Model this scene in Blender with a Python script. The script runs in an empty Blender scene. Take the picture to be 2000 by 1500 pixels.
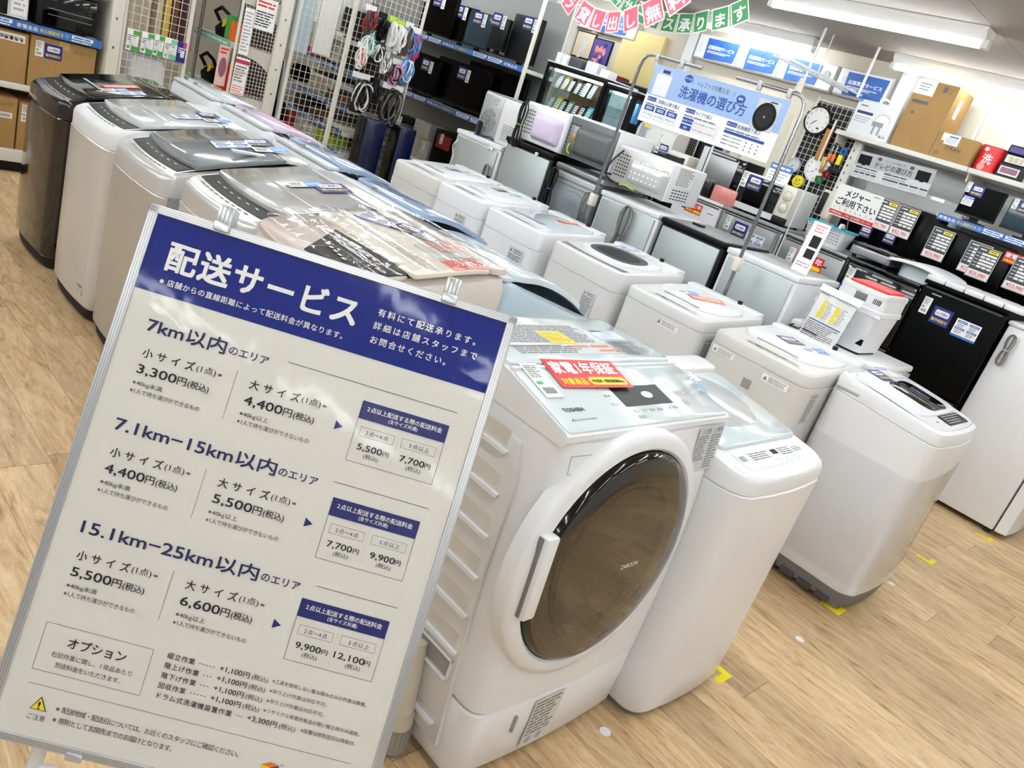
import bpy, bmesh, math, random
from mathutils import Vector, Matrix
random.seed(11)
S = bpy.context.scene
COL = S.collection
PI = math.pi

# ------------------------------------------------------------------ camera, world, lights, exposure
cam = bpy.data.objects.new('camera', bpy.data.cameras.new('camera'))
COL.objects.link(cam)
cam.data.sensor_width = 36.0
cam.data.lens = 28.08
cam.data.clip_start = 0.02
CR = Vector((0.695186, -0.650175, 0.306578)); CU = Vector((0.035252, 0.456819, 0.888861)); CF = Vector((0.717965, 0.607116, -0.340494))
cam.matrix_world = Matrix((( CR.x, CU.x, -CF.x, 0), (CR.y, CU.y, -CF.y, 0), (CR.z, CU.z, -CF.z, 1.55), (0, 0, 0, 1)))
S.camera = cam
S.view_settings.view_transform = 'Standard'
S.view_settings.look = 'None'
S.view_settings.gamma = 1.0
S.view_settings.use_curve_mapping = False
S.view_settings.exposure = 1.28
W = bpy.data.worlds.new('daylight'); S.world = W; W.use_nodes = True
W.node_tree.nodes['Background'].inputs[0].default_value = (0.95, 0.97, 1.0, 1)
W.node_tree.nodes['Background'].inputs[1].default_value = 0.15
TUBE_POWER = 14.0
S.cycles.max_bounces = 7
S.cycles.diffuse_bounces = 3
S.cycles.glossy_bounces = 3
S.cycles.transparent_max_bounces = 12
S.cycles.use_denoising = True

# ------------------------------------------------------------------ materials
def lin(c):
    c = c / 255.0
    return c / 12.92 if c <= 0.04045 else ((c + 0.055) / 1.055) ** 2.4
def rgb(r, g, b): return (lin(r), lin(g), lin(b), 1.0)
MATS = {}
def mk(name, c, rough=0.5, metal=0.0, coat=0.0, spec=0.5, emit=0.0, trans=0.0, alpha=1.0, bump=0.0, bscale=60, var=0.0, vscale=8.0):
    m = bpy.data.materials.new(name); m.use_nodes = True
    nt = m.node_tree; b = nt.nodes['Principled BSDF']
    b.inputs['Base Color'].default_value = rgb(*c)
    b.inputs['Roughness'].default_value = rough
    b.inputs['Metallic'].default_value = metal
    b.inputs['Coat Weight'].default_value = coat
    b.inputs['Coat Roughness'].default_value = 0.04
    b.inputs['Specular IOR Level'].default_value = spec
    b.inputs['Transmission Weight'].default_value = trans
    b.inputs['Alpha'].default_value = alpha
    if emit:
        b.inputs['Emission Color'].default_value = rgb(*c); b.inputs['Emission Strength'].default_value = emit
    if bump or var:
        tc = nt.nodes.new('ShaderNodeTexCoord'); n = nt.nodes.new('ShaderNodeTexNoise')
        nt.links.new(tc.outputs['Object'], n.inputs['Vector'])
        n.inputs['Detail'].default_value = 4
        if bump:
            n.inputs['Scale'].default_value = bscale
            bp = nt.nodes.new('ShaderNodeBump'); bp.inputs['Strength'].default_value = bump; bp.inputs['Distance'].default_value = 0.01
            nt.links.new(n.outputs['Fac'], bp.inputs['Height']); nt.links.new(bp.outputs['Normal'], b.inputs['Normal'])
            if coat: nt.links.new(bp.outputs['Normal'], b.inputs['Coat Normal'])
        if var:
            n2 = nt.nodes.new('ShaderNodeTexNoise'); n2.inputs['Scale'].default_value = vscale; n2.inputs['Detail'].default_value = 5
            nt.links.new(tc.outputs['Object'], n2.inputs['Vector'])
            mx = nt.nodes.new('ShaderNodeMix'); mx.data_type = 'RGBA'
            d = rgb(*[max(0, v * (1 - var)) for v in c])
            mx.inputs['A'].default_value = rgb(*c); mx.inputs['B'].default_value = d
            nt.links.new(n2.outputs['Fac'], mx.inputs['Factor']); nt.links.new(mx.outputs['Result'], b.inputs['Base Color'])
    MATS[name] = m
    return m
for args in [
    ('white', (231, 233, 236), .28), ('white_warm', (220, 220, 219), .3), ('ivory', (214, 213, 209), .3), ('white_matte', (240, 240, 238), .6),
    ('pearl', (216, 216, 215), .22, .35), ('silver_body', (198, 196, 193), .3, .45), ('beige_body', (214, 206, 196), .32), ('pink_beige', (206, 190, 182), .3, .3),
    ('light_grey', (205, 208, 211), .35), ('grey', (150, 153, 155), .4), ('mid_grey', (120, 124, 126), .45), ('dark_grey', (70, 73, 76), .4), ('charcoal', (28, 29, 31), .4, 0, 0, .25),
    ('black', (7, 7, 8), .35, 0, 0, .2), ('black_gloss', (5, 5, 6), .08, 0, .3), ('black_matte', (7, 8, 9), .5, 0, 0, .08), ('rubber', (26, 26, 28), .75), ('foot_grey', (118, 116, 113), .6),
    ('brown_black', (32, 25, 21), .1, 0, .6), ('glass_panel', (214, 226, 230), .1, 0, .7), ('icy', (212, 224, 230), .12, 0, .5), ('blue_tint', (150, 172, 202), .14, 0, .4), ('rim_highlight', (176, 166, 124), .15, 0, .5), ('pale_blue', (190, 210, 224), .16, 0, .35),
    ('lavender', (214, 202, 226), .16, 0, .35), ('unit_dark', (104, 95, 86), .7), ('unit_grey', (132, 131, 128), .6), ('pink', (226, 160, 202), .22, 0, .25), ('lid_grey', (126, 134, 139), .1, 0, .6), ('lid_silver', (176, 175, 174), .18, .2, .4),
    ('lid_pale', (196, 201, 204), .12, 0, .6), ('cream', (228, 222, 206), .4), ('galv', (178, 186, 188), .36, .5), ('galv_dark', (104, 110, 110), .4, .4), ('chrome', (158, 159, 161), .22, 1),
    ('alu', (206, 209, 211), .32, .75), ('steel', (160, 162, 162), .35, .8), ('hole', (24, 24, 25), .9, 0, 0, .1), ('gap', (90, 91, 92), .8), ('seam', (165, 166, 168), .7),
    ('navy', (38, 44, 138), .4), ('navy2', (24, 36, 112), .4), ('header_navy', (26, 42, 132), .5, 0, 0, .2), ('poster_paper', (226, 225, 218), .6), ('blue', (46, 110, 196), .4), ('sky', (88, 158, 226), .4), ('strip_blue', (58, 112, 190), .4), ('pale_sky', (158, 186, 230), .45),
    ('banner_blue', (14, 86, 168), .35), ('deep_blue', (18, 74, 166), .4), ('red', (222, 30, 36), .4), ('dark_red', (140, 22, 30), .4), ('yellow', (246, 224, 40), .45), ('tape_yellow', (250, 236, 20), .5), ('orange', (240, 120, 40), .45),
    ('green', (70, 176, 84), .45), ('flag_green', (62, 152, 88), .5), ('dark_green', (50, 120, 70), .5), ('flag_pink', (228, 98, 122), .5), ('salmon', (236, 150, 140), .4), ('mint', (130, 210, 190), .4), ('lime', (190, 226, 60), .45), ('magenta', (214, 50, 110), .45), ('turquoise', (60, 200, 220), .4),
    ('ink', (22, 24, 40), .6), ('ink_blue', (28, 34, 90), .6), ('ink_grey', (120, 122, 126), .7), ('ink_light', (176, 178, 182), .7), ('paper', (246, 246, 244), .6), ('cardboard', (182, 145, 92), .75, 0, 0, .3, 0, 0, 1, 0, 60, .1, 12), ('cardboard_dark', (150, 116, 68), .75), ('cardboard_tape', (196, 166, 116), .3),
    ('gondola', (222, 219, 208), .45), ('gondola_grey', (150, 152, 150), .5), ('gondola_back', (242, 243, 242), .5), ('shelf_white', (224, 222, 214), .45), ('wire_white', (228, 226, 218), .4), ('wire_grey', (170, 170, 168), .45), ('ceiling', (166, 158, 148), .8), ('wall', (200, 193, 177), .75), ('wall_trim', (214, 216, 218), .5), ('yellow_wall', (224, 204, 142), .7),
    ('screen', (4, 4, 5), .25, 0, 0, .12), ('tv_blue', (40, 60, 74), .2, 0, .3), ('wood', (186, 132, 70), .5), ('roll_blue', (12, 22, 70), .22, 0, .3), ('roll_black', (6, 6, 10), .25, 0, .1), ('skin_pink', (238, 200, 190), .5), ('cloth_beige', (216, 202, 178), .85), ('cloth_dark', (92, 52, 58), .85), ('cloth_yellow', (228, 200, 90), .85), ('cloth_brown', (120, 82, 66), .85), ('cloth_pink', (226, 196, 186), .85),
    ('gold', (190, 156, 80), .35, .6), ('cable', (22, 22, 24), .5), ('cable_grey', (120, 118, 112), .5), ('cable_blue', (40, 90, 190), .5), ('hose', (206, 200, 182), .45), ('hose_cap', (158, 154, 146), .5),
    ('dot_white', (236, 240, 246), .5), ('purple', (86, 72, 150), .5), ('photo_a', (150, 96, 120), .5), ('photo_b', (214, 196, 170), .6), ('clear_grey', (190, 194, 196), .15)]:
    mk(*args)
mk('tube', (248, 253, 255), .3, emit=TUBE_POWER)
mk('case_light', (225, 244, 244), .3, emit=16)

def glassy(name, tint, mixfac, rough=0.03, bump=0.0, bscale=18.0):
    """thin clear sheet: mostly see-through, with a fresnel sheen"""
    m = bpy.data.materials.new(name); m.use_nodes = True; nt = m.node_tree
    for n in list(nt.nodes): nt.nodes.remove(n)
    o = nt.nodes.new('ShaderNodeOutputMaterial'); mx = nt.nodes.new('ShaderNodeMixShader')
    t = nt.nodes.new('ShaderNodeBsdfTransparent'); t.inputs[0].default_value = rgb(*tint)
    g = nt.nodes.new('ShaderNodeBsdfGlossy'); g.inputs['Roughness'].default_value = rough
    fr = nt.nodes.new('ShaderNodeLayerWeight'); fr.inputs['Blend'].default_value = .5
    pw = nt.nodes.new('ShaderNodeMath'); pw.operation = 'POWER'; pw.inputs[1].default_value = 4.0
    ma = nt.nodes.new('ShaderNodeMath'); ma.operation = 'MULTIPLY_ADD'; ma.inputs[1].default_value = 1 - mixfac; ma.inputs[2].default_value = mixfac; ma.use_clamp = True
    nt.links.new(fr.outputs['Facing'], pw.inputs[0]); nt.links.new(pw.outputs[0], ma.inputs[0])
    nt.links.new(ma.outputs[0], mx.inputs[0]); nt.links.new(t.outputs[0], mx.inputs[1]); nt.links.new(g.outputs[0], mx.inputs[2]); nt.links.new(mx.outputs[0], o.inputs[0])
    if bump:
        tc = nt.nodes.new('ShaderNodeTexCoord'); n = nt.nodes.new('ShaderNodeTexNoise'); n.inputs['Scale'].default_value = bscale; n.inputs['Detail'].default_value = 2.5; n.inputs['Distortion'].default_value = 1.2
        b = nt.nodes.new('ShaderNodeBump'); b.inputs['Strength'].default_value = bump; b.inputs['Distance'].default_value = 0.02
        nt.links.new(tc.outputs['Object'], n.inputs['Vector']); nt.links.new(n.outputs['Fac'], b.inputs['Height'])
        nt.links.new(b.outputs['Normal'], g.inputs['Normal']); nt.links.new(b.outputs['Normal'], fr.inputs['Normal'])
    MATS[name] = m
glassy('glass', (240, 247, 247), .05)
glassy('smoke_glass', (128, 114, 90), .14)
glassy('film', (250, 250, 251), .05, .1, .28, 9)
glassy('sleeve', (252, 252, 252), .014, .06, .07, 6)
glassy('tint_lid', (176, 196, 206), .06)

def floor_material():
    m = bpy.data.materials.new('wood_floor'); m.use_nodes = True; nt = m.node_tree; L = nt.links.new
    b = nt.nodes['Principled BSDF']
    def N(t, **k):
        n = nt.nodes.new('ShaderNode' + t)
        for a, v in k.items(): setattr(n, a, v)
        return n
    def M(op, a, bb=None, c=None):
        n = N('Math', operation=op)
        for i, v in enumerate((a, bb, c)):
            if v is None: continue
            if isinstance(v, (int, float)): n.inputs[i].default_value = v
            else: L(v, n.inputs[i])
        return n.outputs[0]
    tc = N('TexCoord'); sp = N('SeparateXYZ'); L(tc.outputs['Object'], sp.inputs[0])
    px = M('DIVIDE', M('ADD', sp.outputs['X'], .046), .1705); row = M('FLOOR', px); fx = M('FRACT', px)
    wn = N('TexWhiteNoise', noise_dimensions='1D'); L(row, wn.inputs['W'])
    py = M('ADD', M('DIVIDE', sp.outputs['Y'], 1.22), M('MULTIPLY', wn.outputs['Value'], 7.3)); brd = M('FLOOR', py); fy = M('FRACT', py)
    cb = N('CombineXYZ'); L(row, cb.inputs[0]); L(brd, cb.inputs[1])
    w2 = N('TexWhiteNoise', noise_dimensions='2D'); L(cb.outputs[0], w2.inputs['Vector'])
    n3 = N('TexNoise'); n3.inputs['Scale'].default_value = 1.0; n3.inputs['Detail'].default_value = 6; n3.inputs['Roughness'].default_value = .75
    # grain stretched along the board
    off = M('MULTIPLY', w2.outputs['Value'], 40.0)
    gx = N('CombineXYZ'); L(M('MULTIPLY', sp.outputs['X'], 27.0), gx.inputs[0]); L(M('ADD', M('MULTIPLY', sp.outputs['Y'], 5.0), off), gx.inputs[1])
    n1 = N('TexNoise'); n1.inputs['Scale'].default_value = 1.0; n1.inputs['Detail'].default_value = 8; n1.inputs['Roughness'].default_value = .68; n1.inputs['Distortion'].default_value = 1.1; L(gx.outputs[0], n1.inputs['Vector'])
    g3 = N('CombineXYZ'); L(M('MULTIPLY', sp.outputs['X'], 150.0), g3.inputs[0]); L(M('ADD', M('MULTIPLY', sp.outputs['Y'], 22.0), off), g3.inputs[1]); L(g3.outputs[0], n3.inputs['Vector'])
    g2 = N('CombineXYZ'); L(M('MULTIPLY', sp.outputs['X'], 7.0), g2.inputs[0]); L(M('ADD', M('MULTIPLY', sp.outputs['Y'], 1.3), off), g2.inputs[1])
    n2 = N('TexNoise'); n2.inputs['Scale'].default_value = 1.0; n2.inputs['Detail'].default_value = 4; L(g2.outputs[0], n2.inputs['Vector'])
    r1 = N('ValToRGB'); L(M('ADD', M('MULTIPLY', n1.outputs['Fac'], .72), M('MULTIPLY', n3.outputs['Fac'], .28)), r1.inputs[0])
    e = r1.color_ramp.elements
    e[0].position = .30; e[0].color = rgb(108, 80, 52); e[1].position = .72; e[1].color = rgb(240, 220, 184)
    x = r1.color_ramp.elements.new(.42); x.color = rgb(196, 164, 122)
    x = r1.color_ramp.elements.new(.54); x.color = rgb(224, 196, 152)
    tone = N('Mix', data_type='RGBA', blend_type='MULTIPLY'); tone.inputs['Factor'].default_value = 1.0
    L(r1.outputs[0], tone.inputs['A'])
    r2 = N('ValToRGB'); L(M('ADD', M('MULTIPLY', w2.outputs['Value'], .55), M('MULTIPLY', n2.outputs['Fac'], .5)), r2.inputs[0])
    r2.color_ramp.elements[0].color = (.66, .62, .60, 1); r2.color_ramp.elements[1].color = (1.10, 1.08, 1.06, 1)
    r2.color_ramp.elements[0].position = .1; r2.color_ramp.elements[1].position = .85
    L(r2.outputs[0], tone.inputs['B'])
    sx = M('LESS_THAN', M('MINIMUM', fx, M('SUBTRACT', 1.0, fx)), .006); sy = M('LESS_THAN', M('MINIMUM', fy, M('SUBTRACT', 1.0, fy)), .0012)
    sm = M('MULTIPLY', M('MAXIMUM', sx, sy), .55)
    fin = N('Mix', data_type='RGBA'); L(sm, fin.inputs['Factor']); L(tone.outputs['Result'], fin.inputs['A']); fin.inputs['B'].default_value = rgb(70, 48, 28)
    L(fin.outputs['Result'], b.inputs['Base Color'])
    rr = N('MapRange'); L(n1.outputs['Fac'], rr.inputs['Value']); rr.inputs['To Min'].default_value = .3; rr.inputs['To Max'].default_value = .42
    L(rr.outputs[0], b.inputs['Roughness']); b.inputs['Specular IOR Level'].default_value = .45
    bp = N('Bump'); bp.inputs['Strength'].default_value = .12; bp.inputs['Distance'].default_value = .004; L(n1.outputs['Fac'], bp.inputs['Height']); L(bp.outputs[0], b.inputs['Normal'])
    MATS['floor'] = m
floor_material()

# ------------------------------------------------------------------ mesh builder
def rot_z(a): return Matrix.Rotation(a, 4, 'Z')
def frame(o, r, u):
    """matrix with local x = r, local y = u, local z = r x u, origin o"""
    r = Vector(r).normalized(); n = r.cross(Vector(u)).normalized(); u = n.cross(r)
    return Matrix(((r.x, u.x, n.x, o[0]), (r.y, u.y, n.y, o[1]), (r.z, u.z, n.z, o[2]), (0, 0, 0, 1)))
TEXTS = {}
def text_mesh(s, bold):
    k = (s, bold)
    if k not in TEXTS:
        c = bpy.data.curves.new('t', 'FONT'); c.body = s; c.size = 1; c.offset = bold; c.resolution_u = 3
        o = bpy.data.objects.new('t', c); me = bpy.data.meshes.new_from_object(o)
        vs = [(v.co.x, v.co.y) for v in me.vertices]; fs = [tuple(p.vertices) for p in me.polygons]
        bpy.data.objects.remove(o); bpy.data.curves.remove(c); bpy.data.meshes.remove(me)
        TEXTS[k] = (vs, fs)
    return TEXTS[k]
class MB:
    def __init__(s, mat='white', tf=None):
        s.bm = bmesh.new(); s.names = []; s.m = mat; s.tf = tf
    def idx(s, m):
        m = m or s.m
        if m not in s.names: s.names.append(m)
        return s.names.index(m)
    def v(s, p):
        p = Vector(p)
        return s.bm.verts.new(s.tf @ p if s.tf else p)
    def face(s, vs, i):
        try:
            f = s.bm.faces.new(vs); f.material_index = i; return f
        except ValueError: return None
    def poly(s, pts, m=None): s.face([s.v(p) for p in pts], s.idx(m)); return s
    def box(s, x0, x1, y0, y1, z0, z1, m=None, bev=0.0, seg=2):
        i = s.idx(m); x0, x1 = min(x0, x1), max(x0, x1); y0, y1 = min(y0, y1), max(y0, y1); z0, z1 = min(z0, z1), max(z0, z1)
        V = [s.v((x, y, z)) for z in (z0, z1) for y in (y0, y1) for x in (x0, x1)]
        F = [s.face([V[k] for k in q], i) for q in ((0, 2, 3, 1), (4, 5, 7, 6), (0, 1, 5, 4), (2, 6, 7, 3), (0, 4, 6, 2), (1, 3, 7, 5))]
        if bev:
            es = list({e for f in F for e in f.edges})
            r = bmesh.ops.bevel(s.bm, geom=es, offset=min(bev, .49 * min(x1 - x0, y1 - y0, z1 - z0)), segments=seg, affect='EDGES', profile=.5)
            for f in r['faces']: f.material_index = i
        return s
    def loft(s, rings, m=None, cap0=True, cap1=True, closed=False):
        i = s.idx(m); R = [[s.v(p) for p in r] for r in rings]; n = len(R[0])
        pairs = list(zip(R, R[1:])) + ([(R[-1], R[0])] if closed else [])
        for a, b in pairs:
            for k in range(n): s.face((a[k], a[(k + 1) % n], b[(k + 1) % n], b[k]), i)
        if not closed:
            if cap0: s.face(R[0][::-1], i)
            if cap1: s.face(R[-1], i)
        return s
    def cyl(s, a, b, r, m=None, n=12, r2=None, caps=True):
        a = Vector(a); b = Vector(b); d = (b - a).normalized(); u = d.orthogonal().normalized(); w = d.cross(u); r2 = r if r2 is None else r2
        rg = [[c + (u * math.cos(2 * PI * k / n) + w * math.sin(2 * PI * k / n)) * q for k in range(n)] for c, q in ((a, r), (b, r2))]
        return s.loft(rg, m, caps, caps)
    def tube(s, pts, r, m=None, n=8, closed=False):
        P = [Vector(p) for p in pts]; rg = []; u = None
        for k, p in enumerate(P):
            a = P[k - 1] if (k > 0 or closed) else p; b = P[(k + 1) % len(P)] if (k < len(P) - 1 or closed) else p
            d = (b - a).normalized()
            u = d.orthogonal().normalized() if u is None else (u - d * u.dot(d)).normalized()
            w = d.cross(u)
            rg.append([p + (u * math.cos(2 * PI * j / n) + w * math.sin(2 * PI * j / n)) * r for j in range(n)])
        return s.loft(rg, m, closed=closed)
    def lathe(s, prof, o, ax, m=None, n=32, cap0=False, cap1=False, mats=None):
        """prof = [(radius, height along ax)]"""
        o = Vector(o); ax = Vector(ax).normalized(); u = ax.orthogonal().normalized(); w = ax.cross(u)
        rg = [[o + ax * h + (u * math.cos(2 * PI * k / n) + w * math.sin(2 * PI * k / n)) * r for k in range(n)] for r, h in prof]
        return s.loft(rg, m, cap0, cap1)
    def sphere(s, c, r, m=None, n=12, sc=(1, 1, 1)):
        i = s.idx(m); c = Vector(c); h = n // 2
        rg = []
        for a in range(1, h):
            t = PI * a / h
            rg.append([c + Vector((r * sc[0] * math.sin(t) * math.cos(2 * PI * k / n), r * sc[1] * math.sin(t) * math.sin(2 * PI * k / n), -r * sc[2] * math.cos(t))) for k in range(n)])
        return s.loft(rg, m)
    def prism(s, pts, z0, z1, m=None):
        """pts in xy, extruded in z"""
        return s.loft([[(x, y, z0) for x, y in pts], [(x, y, z1) for x, y in pts]], m)
    def slab(s, x0, x1, y0, y1, f, o0, o1, r=.02, bev=.004, m=None, bow=0.0, ns=6, nf=4, bowb=0.0, under=True):
        """rounded plate following the height curve f(y), from f+o0 to f+o1; bow pushes the front edge out, bowb the back edge"""
        i = s.idx(m); cx = (x0 + x1) / 2; hw = (x1 - x0) / 2; hd = (y1 - y0) / 2; cy = (y0 + y1) / 2
        def half(ins):
            w = hw - ins; a, b = y0 + ins, y1 - ins; q = max(.001, min(r - ins * .5, w, (b - a) / 2 - .0005)); P = []
            for k in range(1, nf): P.append(((w - q) * k / nf, a))
            for k in range(6): t = PI / 2 * k / 5; P.append((w - q + q * math.sin(t), a + q - q * math.cos(t)))
            for k in range(1, ns): P.append((w, a + q + (b - a - 2 * q) * k / ns))
            for k in range(6): t = PI / 2 * k / 5; P.append((w - q + q * math.cos(t), b - q + q * math.sin(t)))
            for k in range(nf - 1, 0, -1): P.append(((w - q) * k / nf, b))
            out = []
            for x, y in P:
                t = (y - cy) / hd
                e = 1 - (x / hw) ** 2
                y2 = y - bow * e * max(0, -t) + bowb * e * max(0, t)
                out.append((x, y2))
            return out
        def ring(ins, off):
            H = half(ins); return [s.v((cx + x, y, f(y) + off)) for x, y in H], [s.v((cx - x, y, f(y) + off)) for x, y in H]
        RS = [ring(0, o0), ring(0, o1 - bev), ring(bev * .3, o1 - bev * .3), ring(bev, o1)] if bev else [ring(0, o0), ring(0, o1)]
        for (a, c), (b, d) in zip(RS, RS[1:]):
            A = a + c[::-1]; B = b + d[::-1]; n = len(A)
            for k in range(n): s.face((A[k], A[(k + 1) % n], B[(k + 1) % n], B[k]), i)
        a, c = RS[-1]
        for k in range(len(a) - 1): s.face((a[k], a[k + 1], c[k + 1], c[k]), i)
        if under:
            a, c = RS[0]
            for k in range(len(a) - 1): s.face((a[k + 1], a[k], c[k], c[k + 1]), i)
        return s
    def arc(s, x0, x1, yf, yb, f, o0, o1, m=None, bowf=0.0, bowb=0.0, nx=14, taper=0.0):
        """strip across the width whose front and back edges are arcs"""
        i = s.idx(m); cx = (x0 + x1) / 2; hw = (x1 - x0) / 2; T = []; B = []
        for k in range(nx + 1):
            t = -1 + 2 * k / nx; e = 1 - t * t; x = cx + hw * t
            a = yf - bowf * e; b = yb - bowb * e
            if taper: q = (1 - abs(t) ** 6) * 1.0 + .0; mid = (a + b) / 2; a = mid + (a - mid) * max(.02, q ** taper); b = mid + (b - mid) * max(.02, q ** taper)
            ys = [a + (b - a) * j / 4 for j in range(5)]
            T.append([s.v((x, y, f(y) + o1)) for y in ys]); B.append([s.v((x, ys[0], f(ys[0]) + o0)), s.v((x, ys[-1], f(ys[-1]) + o0))])
        for k in range(nx):
            for j in range(4): s.face((T[k][j], T[k + 1][j], T[k + 1][j + 1], T[k][j + 1]), i)
            s.face((B[k][0], B[k + 1][0], T[k + 1][0], T[k][0]), i); s.face((B[k + 1][1], B[k][1], T[k][4], T[k + 1][4]), i)
        s.face((B[0][0], T[0][0], T[0][1], T[0][2], T[0][3], T[0][4], B[0][1]), i); s.face((B[nx][0], B[nx][1], T[nx][4], T[nx][3], T[nx][2], T[nx][1], T[nx][0]), i)
        return s
    def text(s, t, M, x, y, size, m='ink', width=None, bold=0.012, align='l', z=.0006):
        """flat lettering on the plane M (local x right, y up); x,y = baseline start; width stretches letter spacing"""
        vs, fs = text_mesh(t, 0.0); i = s.idx(m)
        if not vs: return s
        d = bold * size * .75
        for q, (dx, dy) in enumerate(((-d, -d), (d, -d), (d, d), (-d, d)) if bold > .009 else ((0, 0),)): s._text(vs, fs, M, x + dx, y + dy, size, i, width, align, z + .0001 * q)
        return s
    def _text(s, vs, fs, M, x, y, size, i, width, align, z):
        x0 = min(p[0] for p in vs); x1 = max(p[0] for p in vs); w = (x1 - x0) * size; sx = 1.0
        if width: sx = width / w; w = width
        ox = x - (0 if align == 'l' else w / 2 if align == 'c' else w)
        V = [s.v(M @ Vector((ox + (a - x0) * size * sx, y + b * size, z))) for a, b in vs]
        for q in fs: s.face([V[k] for k in q], i)
        return s
    def spaced(s, t, M, x, y, size, width, m='ink', bold=0.012, z=.0006):
        """lettering with letter spacing so that the line fills width"""
        n = len(t)
        if n < 2: return s.text(t, M, x, y, size, m, None, bold, z=z)
        A = [.62 if ord(ch) < 128 else 1.0 for ch in t]
        gap = (width - size * (sum(A) - .06)) / (n - 1); X = x
        for k, ch in enumerate(t):
            if ch.strip():
                vs, _ = text_mesh(ch, 0.0)
                if not vs: continue
                c0 = min(p[0] for p in vs)
                s.text(ch, M, X + (c0 * size if c0 > 0 else 0), y, size, m, None, bold, z=z)
            X += A[k] * size + gap
        return s
    def quad(s, M, x0, y0, x1, y1, m=None, z=0.0):
        return s.poly([M @ Vector(p) for p in ((x0, y0, z), (x1, y0, z), (x1, y1, z), (x0, y1, z))], m)
    def lines(s, M, x0, y0, x1, y1, n, m='ink_grey', z=.0005, fill=.45, ragged=.3, seed=1):
        """rows of tiny print too small to read"""
        rd = random.Random(seed); h = (y1 - y0) / n
        for k in range(n):
            a = x0; y = y1 - (k + .5) * h; e = x1 - (x1 - x0) * ragged * rd.random()
            while a < e - h * .3:
                b = min(e, a + h * (1.2 + 3.5 * rd.random())); s.quad(M, a, y - h * fill / 2, b, y + h * fill / 2, m, z); a = b + h * .35
        return s
    def plate(s, M, x0, y0, x1, y1, th, m=None):
        i = s.idx(m); P = [(x0, y0), (x1, y0), (x1, y1), (x0, y1)]
        a = [s.v(M @ Vector((x, y, -th))) for x, y in P]; b = [s.v(M @ Vector((x, y, 0))) for x, y in P]
        s.face(a[::-1], i); s.face(b, i)
        for k in range(4): s.face((a[k], a[(k + 1) % 4], b[(k + 1) % 4], b[k]), i)
        return s
    def disc(s, M, x, y, r, m=None, z=.0005, n=16, ry=None):
        return s.poly([M @ Vector((x + r * math.cos(2 * PI * k / n), y + (ry or r) * math.sin(2 * PI * k / n), z)) for k in range(n)], m)
    def mesh(s, name, smooth=35):
        bmesh.ops.recalc_face_normals(s.bm, faces=s.bm.faces[:])
        me = bpy.data.meshes.new(name); s.bm.to_mesh(me); s.bm.free()
        for n in s.names: me.materials.append(MATS[n])
        if smooth:
            me.shade_smooth(); me.set_sharp_from_angle(angle=math.radians(smooth))
        return me

    def build(s, name, parent=None, smooth=35, loc=None):
        return link(name, s.mesh(name, smooth), parent, loc)
def link(name, me, parent=None, loc=None, mat=None):
    o = bpy.data.objects.new(name, me); COL.objects.link(o)
    if parent is not None: o.parent = parent
    if loc is not None: o.location = loc
    if mat is not None: o.matrix_local = mat
    return o
def tag(o, label, cat, group=None, kind=None):
    if label: o['label'] = label
    if cat: o['category'] = cat
    if group: o['group'] = group
    if kind: o['kind'] = kind
    return o
def thing(name, label, cat, loc=(0, 0, 0), rz=0.0, group=None):
    o = bpy.data.objects.new(name, None); COL.objects.link(o); o.empty_display_size = .1
    o.location = loc; o.rotation_euler = (0, 0, rz)
    return tag(o, label, cat, group)
def struct(name, mb, smooth=0): return tag(mb.build(name, None, smooth), None, None, None, 'structure')
def solid(name, mb, label, cat, group=None, smooth=35): return tag(mb.build(name, None, smooth), label, cat, group)
def copy_tree(o, parent=None):
    c = o.copy(); COL.objects.link(c)
    if parent is not None: c.parent = parent
    for ch in list(o.children): copy_tree(ch, c)
    return c

# ------------------------------------------------------------------ the shop itself
FLAT = lambda y: 0.0
mb = MB('floor'); mb.box(-4, 9, -4.5, 10, -.05, 0); struct('floor', mb)
mb = MB('ceiling'); mb.box(-4, 7.0, -4.5, 10, 2.6, 2.68)
for k in range(-4, 10): mb.box(-4, 6.87, k * .91 - .002, k * .91 + .002, 2.5985, 2.6005, 'seam')
struct('ceiling', mb)
mb = MB('wall'); mb.box(6.87, 7.0, -4.5, 10, 0, 2.6); struct('wall_back', mb)
mb = MB('wall'); mb.box(-4, 6.87, 9.6, 9.75, 0, 2.6); struct('wall_left', mb)
mb = MB('wall_trim'); mb.box(6.79, 6.87, 4.96, 5.07, 0, 2.6, bev=.01); struct('trim_1', mb)
mb = MB('wall_trim'); mb.box(6.79, 6.87, 2.84, 2.96, 0, 2.6, bev=.01); struct('trim_2', mb)
mb = MB('yellow_wall'); mb.box(6.80, 6.87, 5.33, 5.86, 0, 2.37, bev=.006); struct('trim_3', mb)
mb = MB('wall')                                              # folding curtain partition at the back
for k in range(14):
    y = 6.9 + k * .13
    mb.prism([(6.85, y), (6.80, y + .065), (6.85, y + .13), (6.868, y + .13), (6.868, y)], 0, 2.6, 'wall')
struct('wall_partition', mb)
mb = MB('cream')                                             # pleated cream panels under the wall units
for k in range(12):
    y = 3.46 + k * .13
    mb.prism([(6.85, y), (6.81, y + .065), (6.85, y + .13), (6.868, y + .13), (6.868, y)], 0, 2.02)
struct('wall_panelling', mb)

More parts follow.
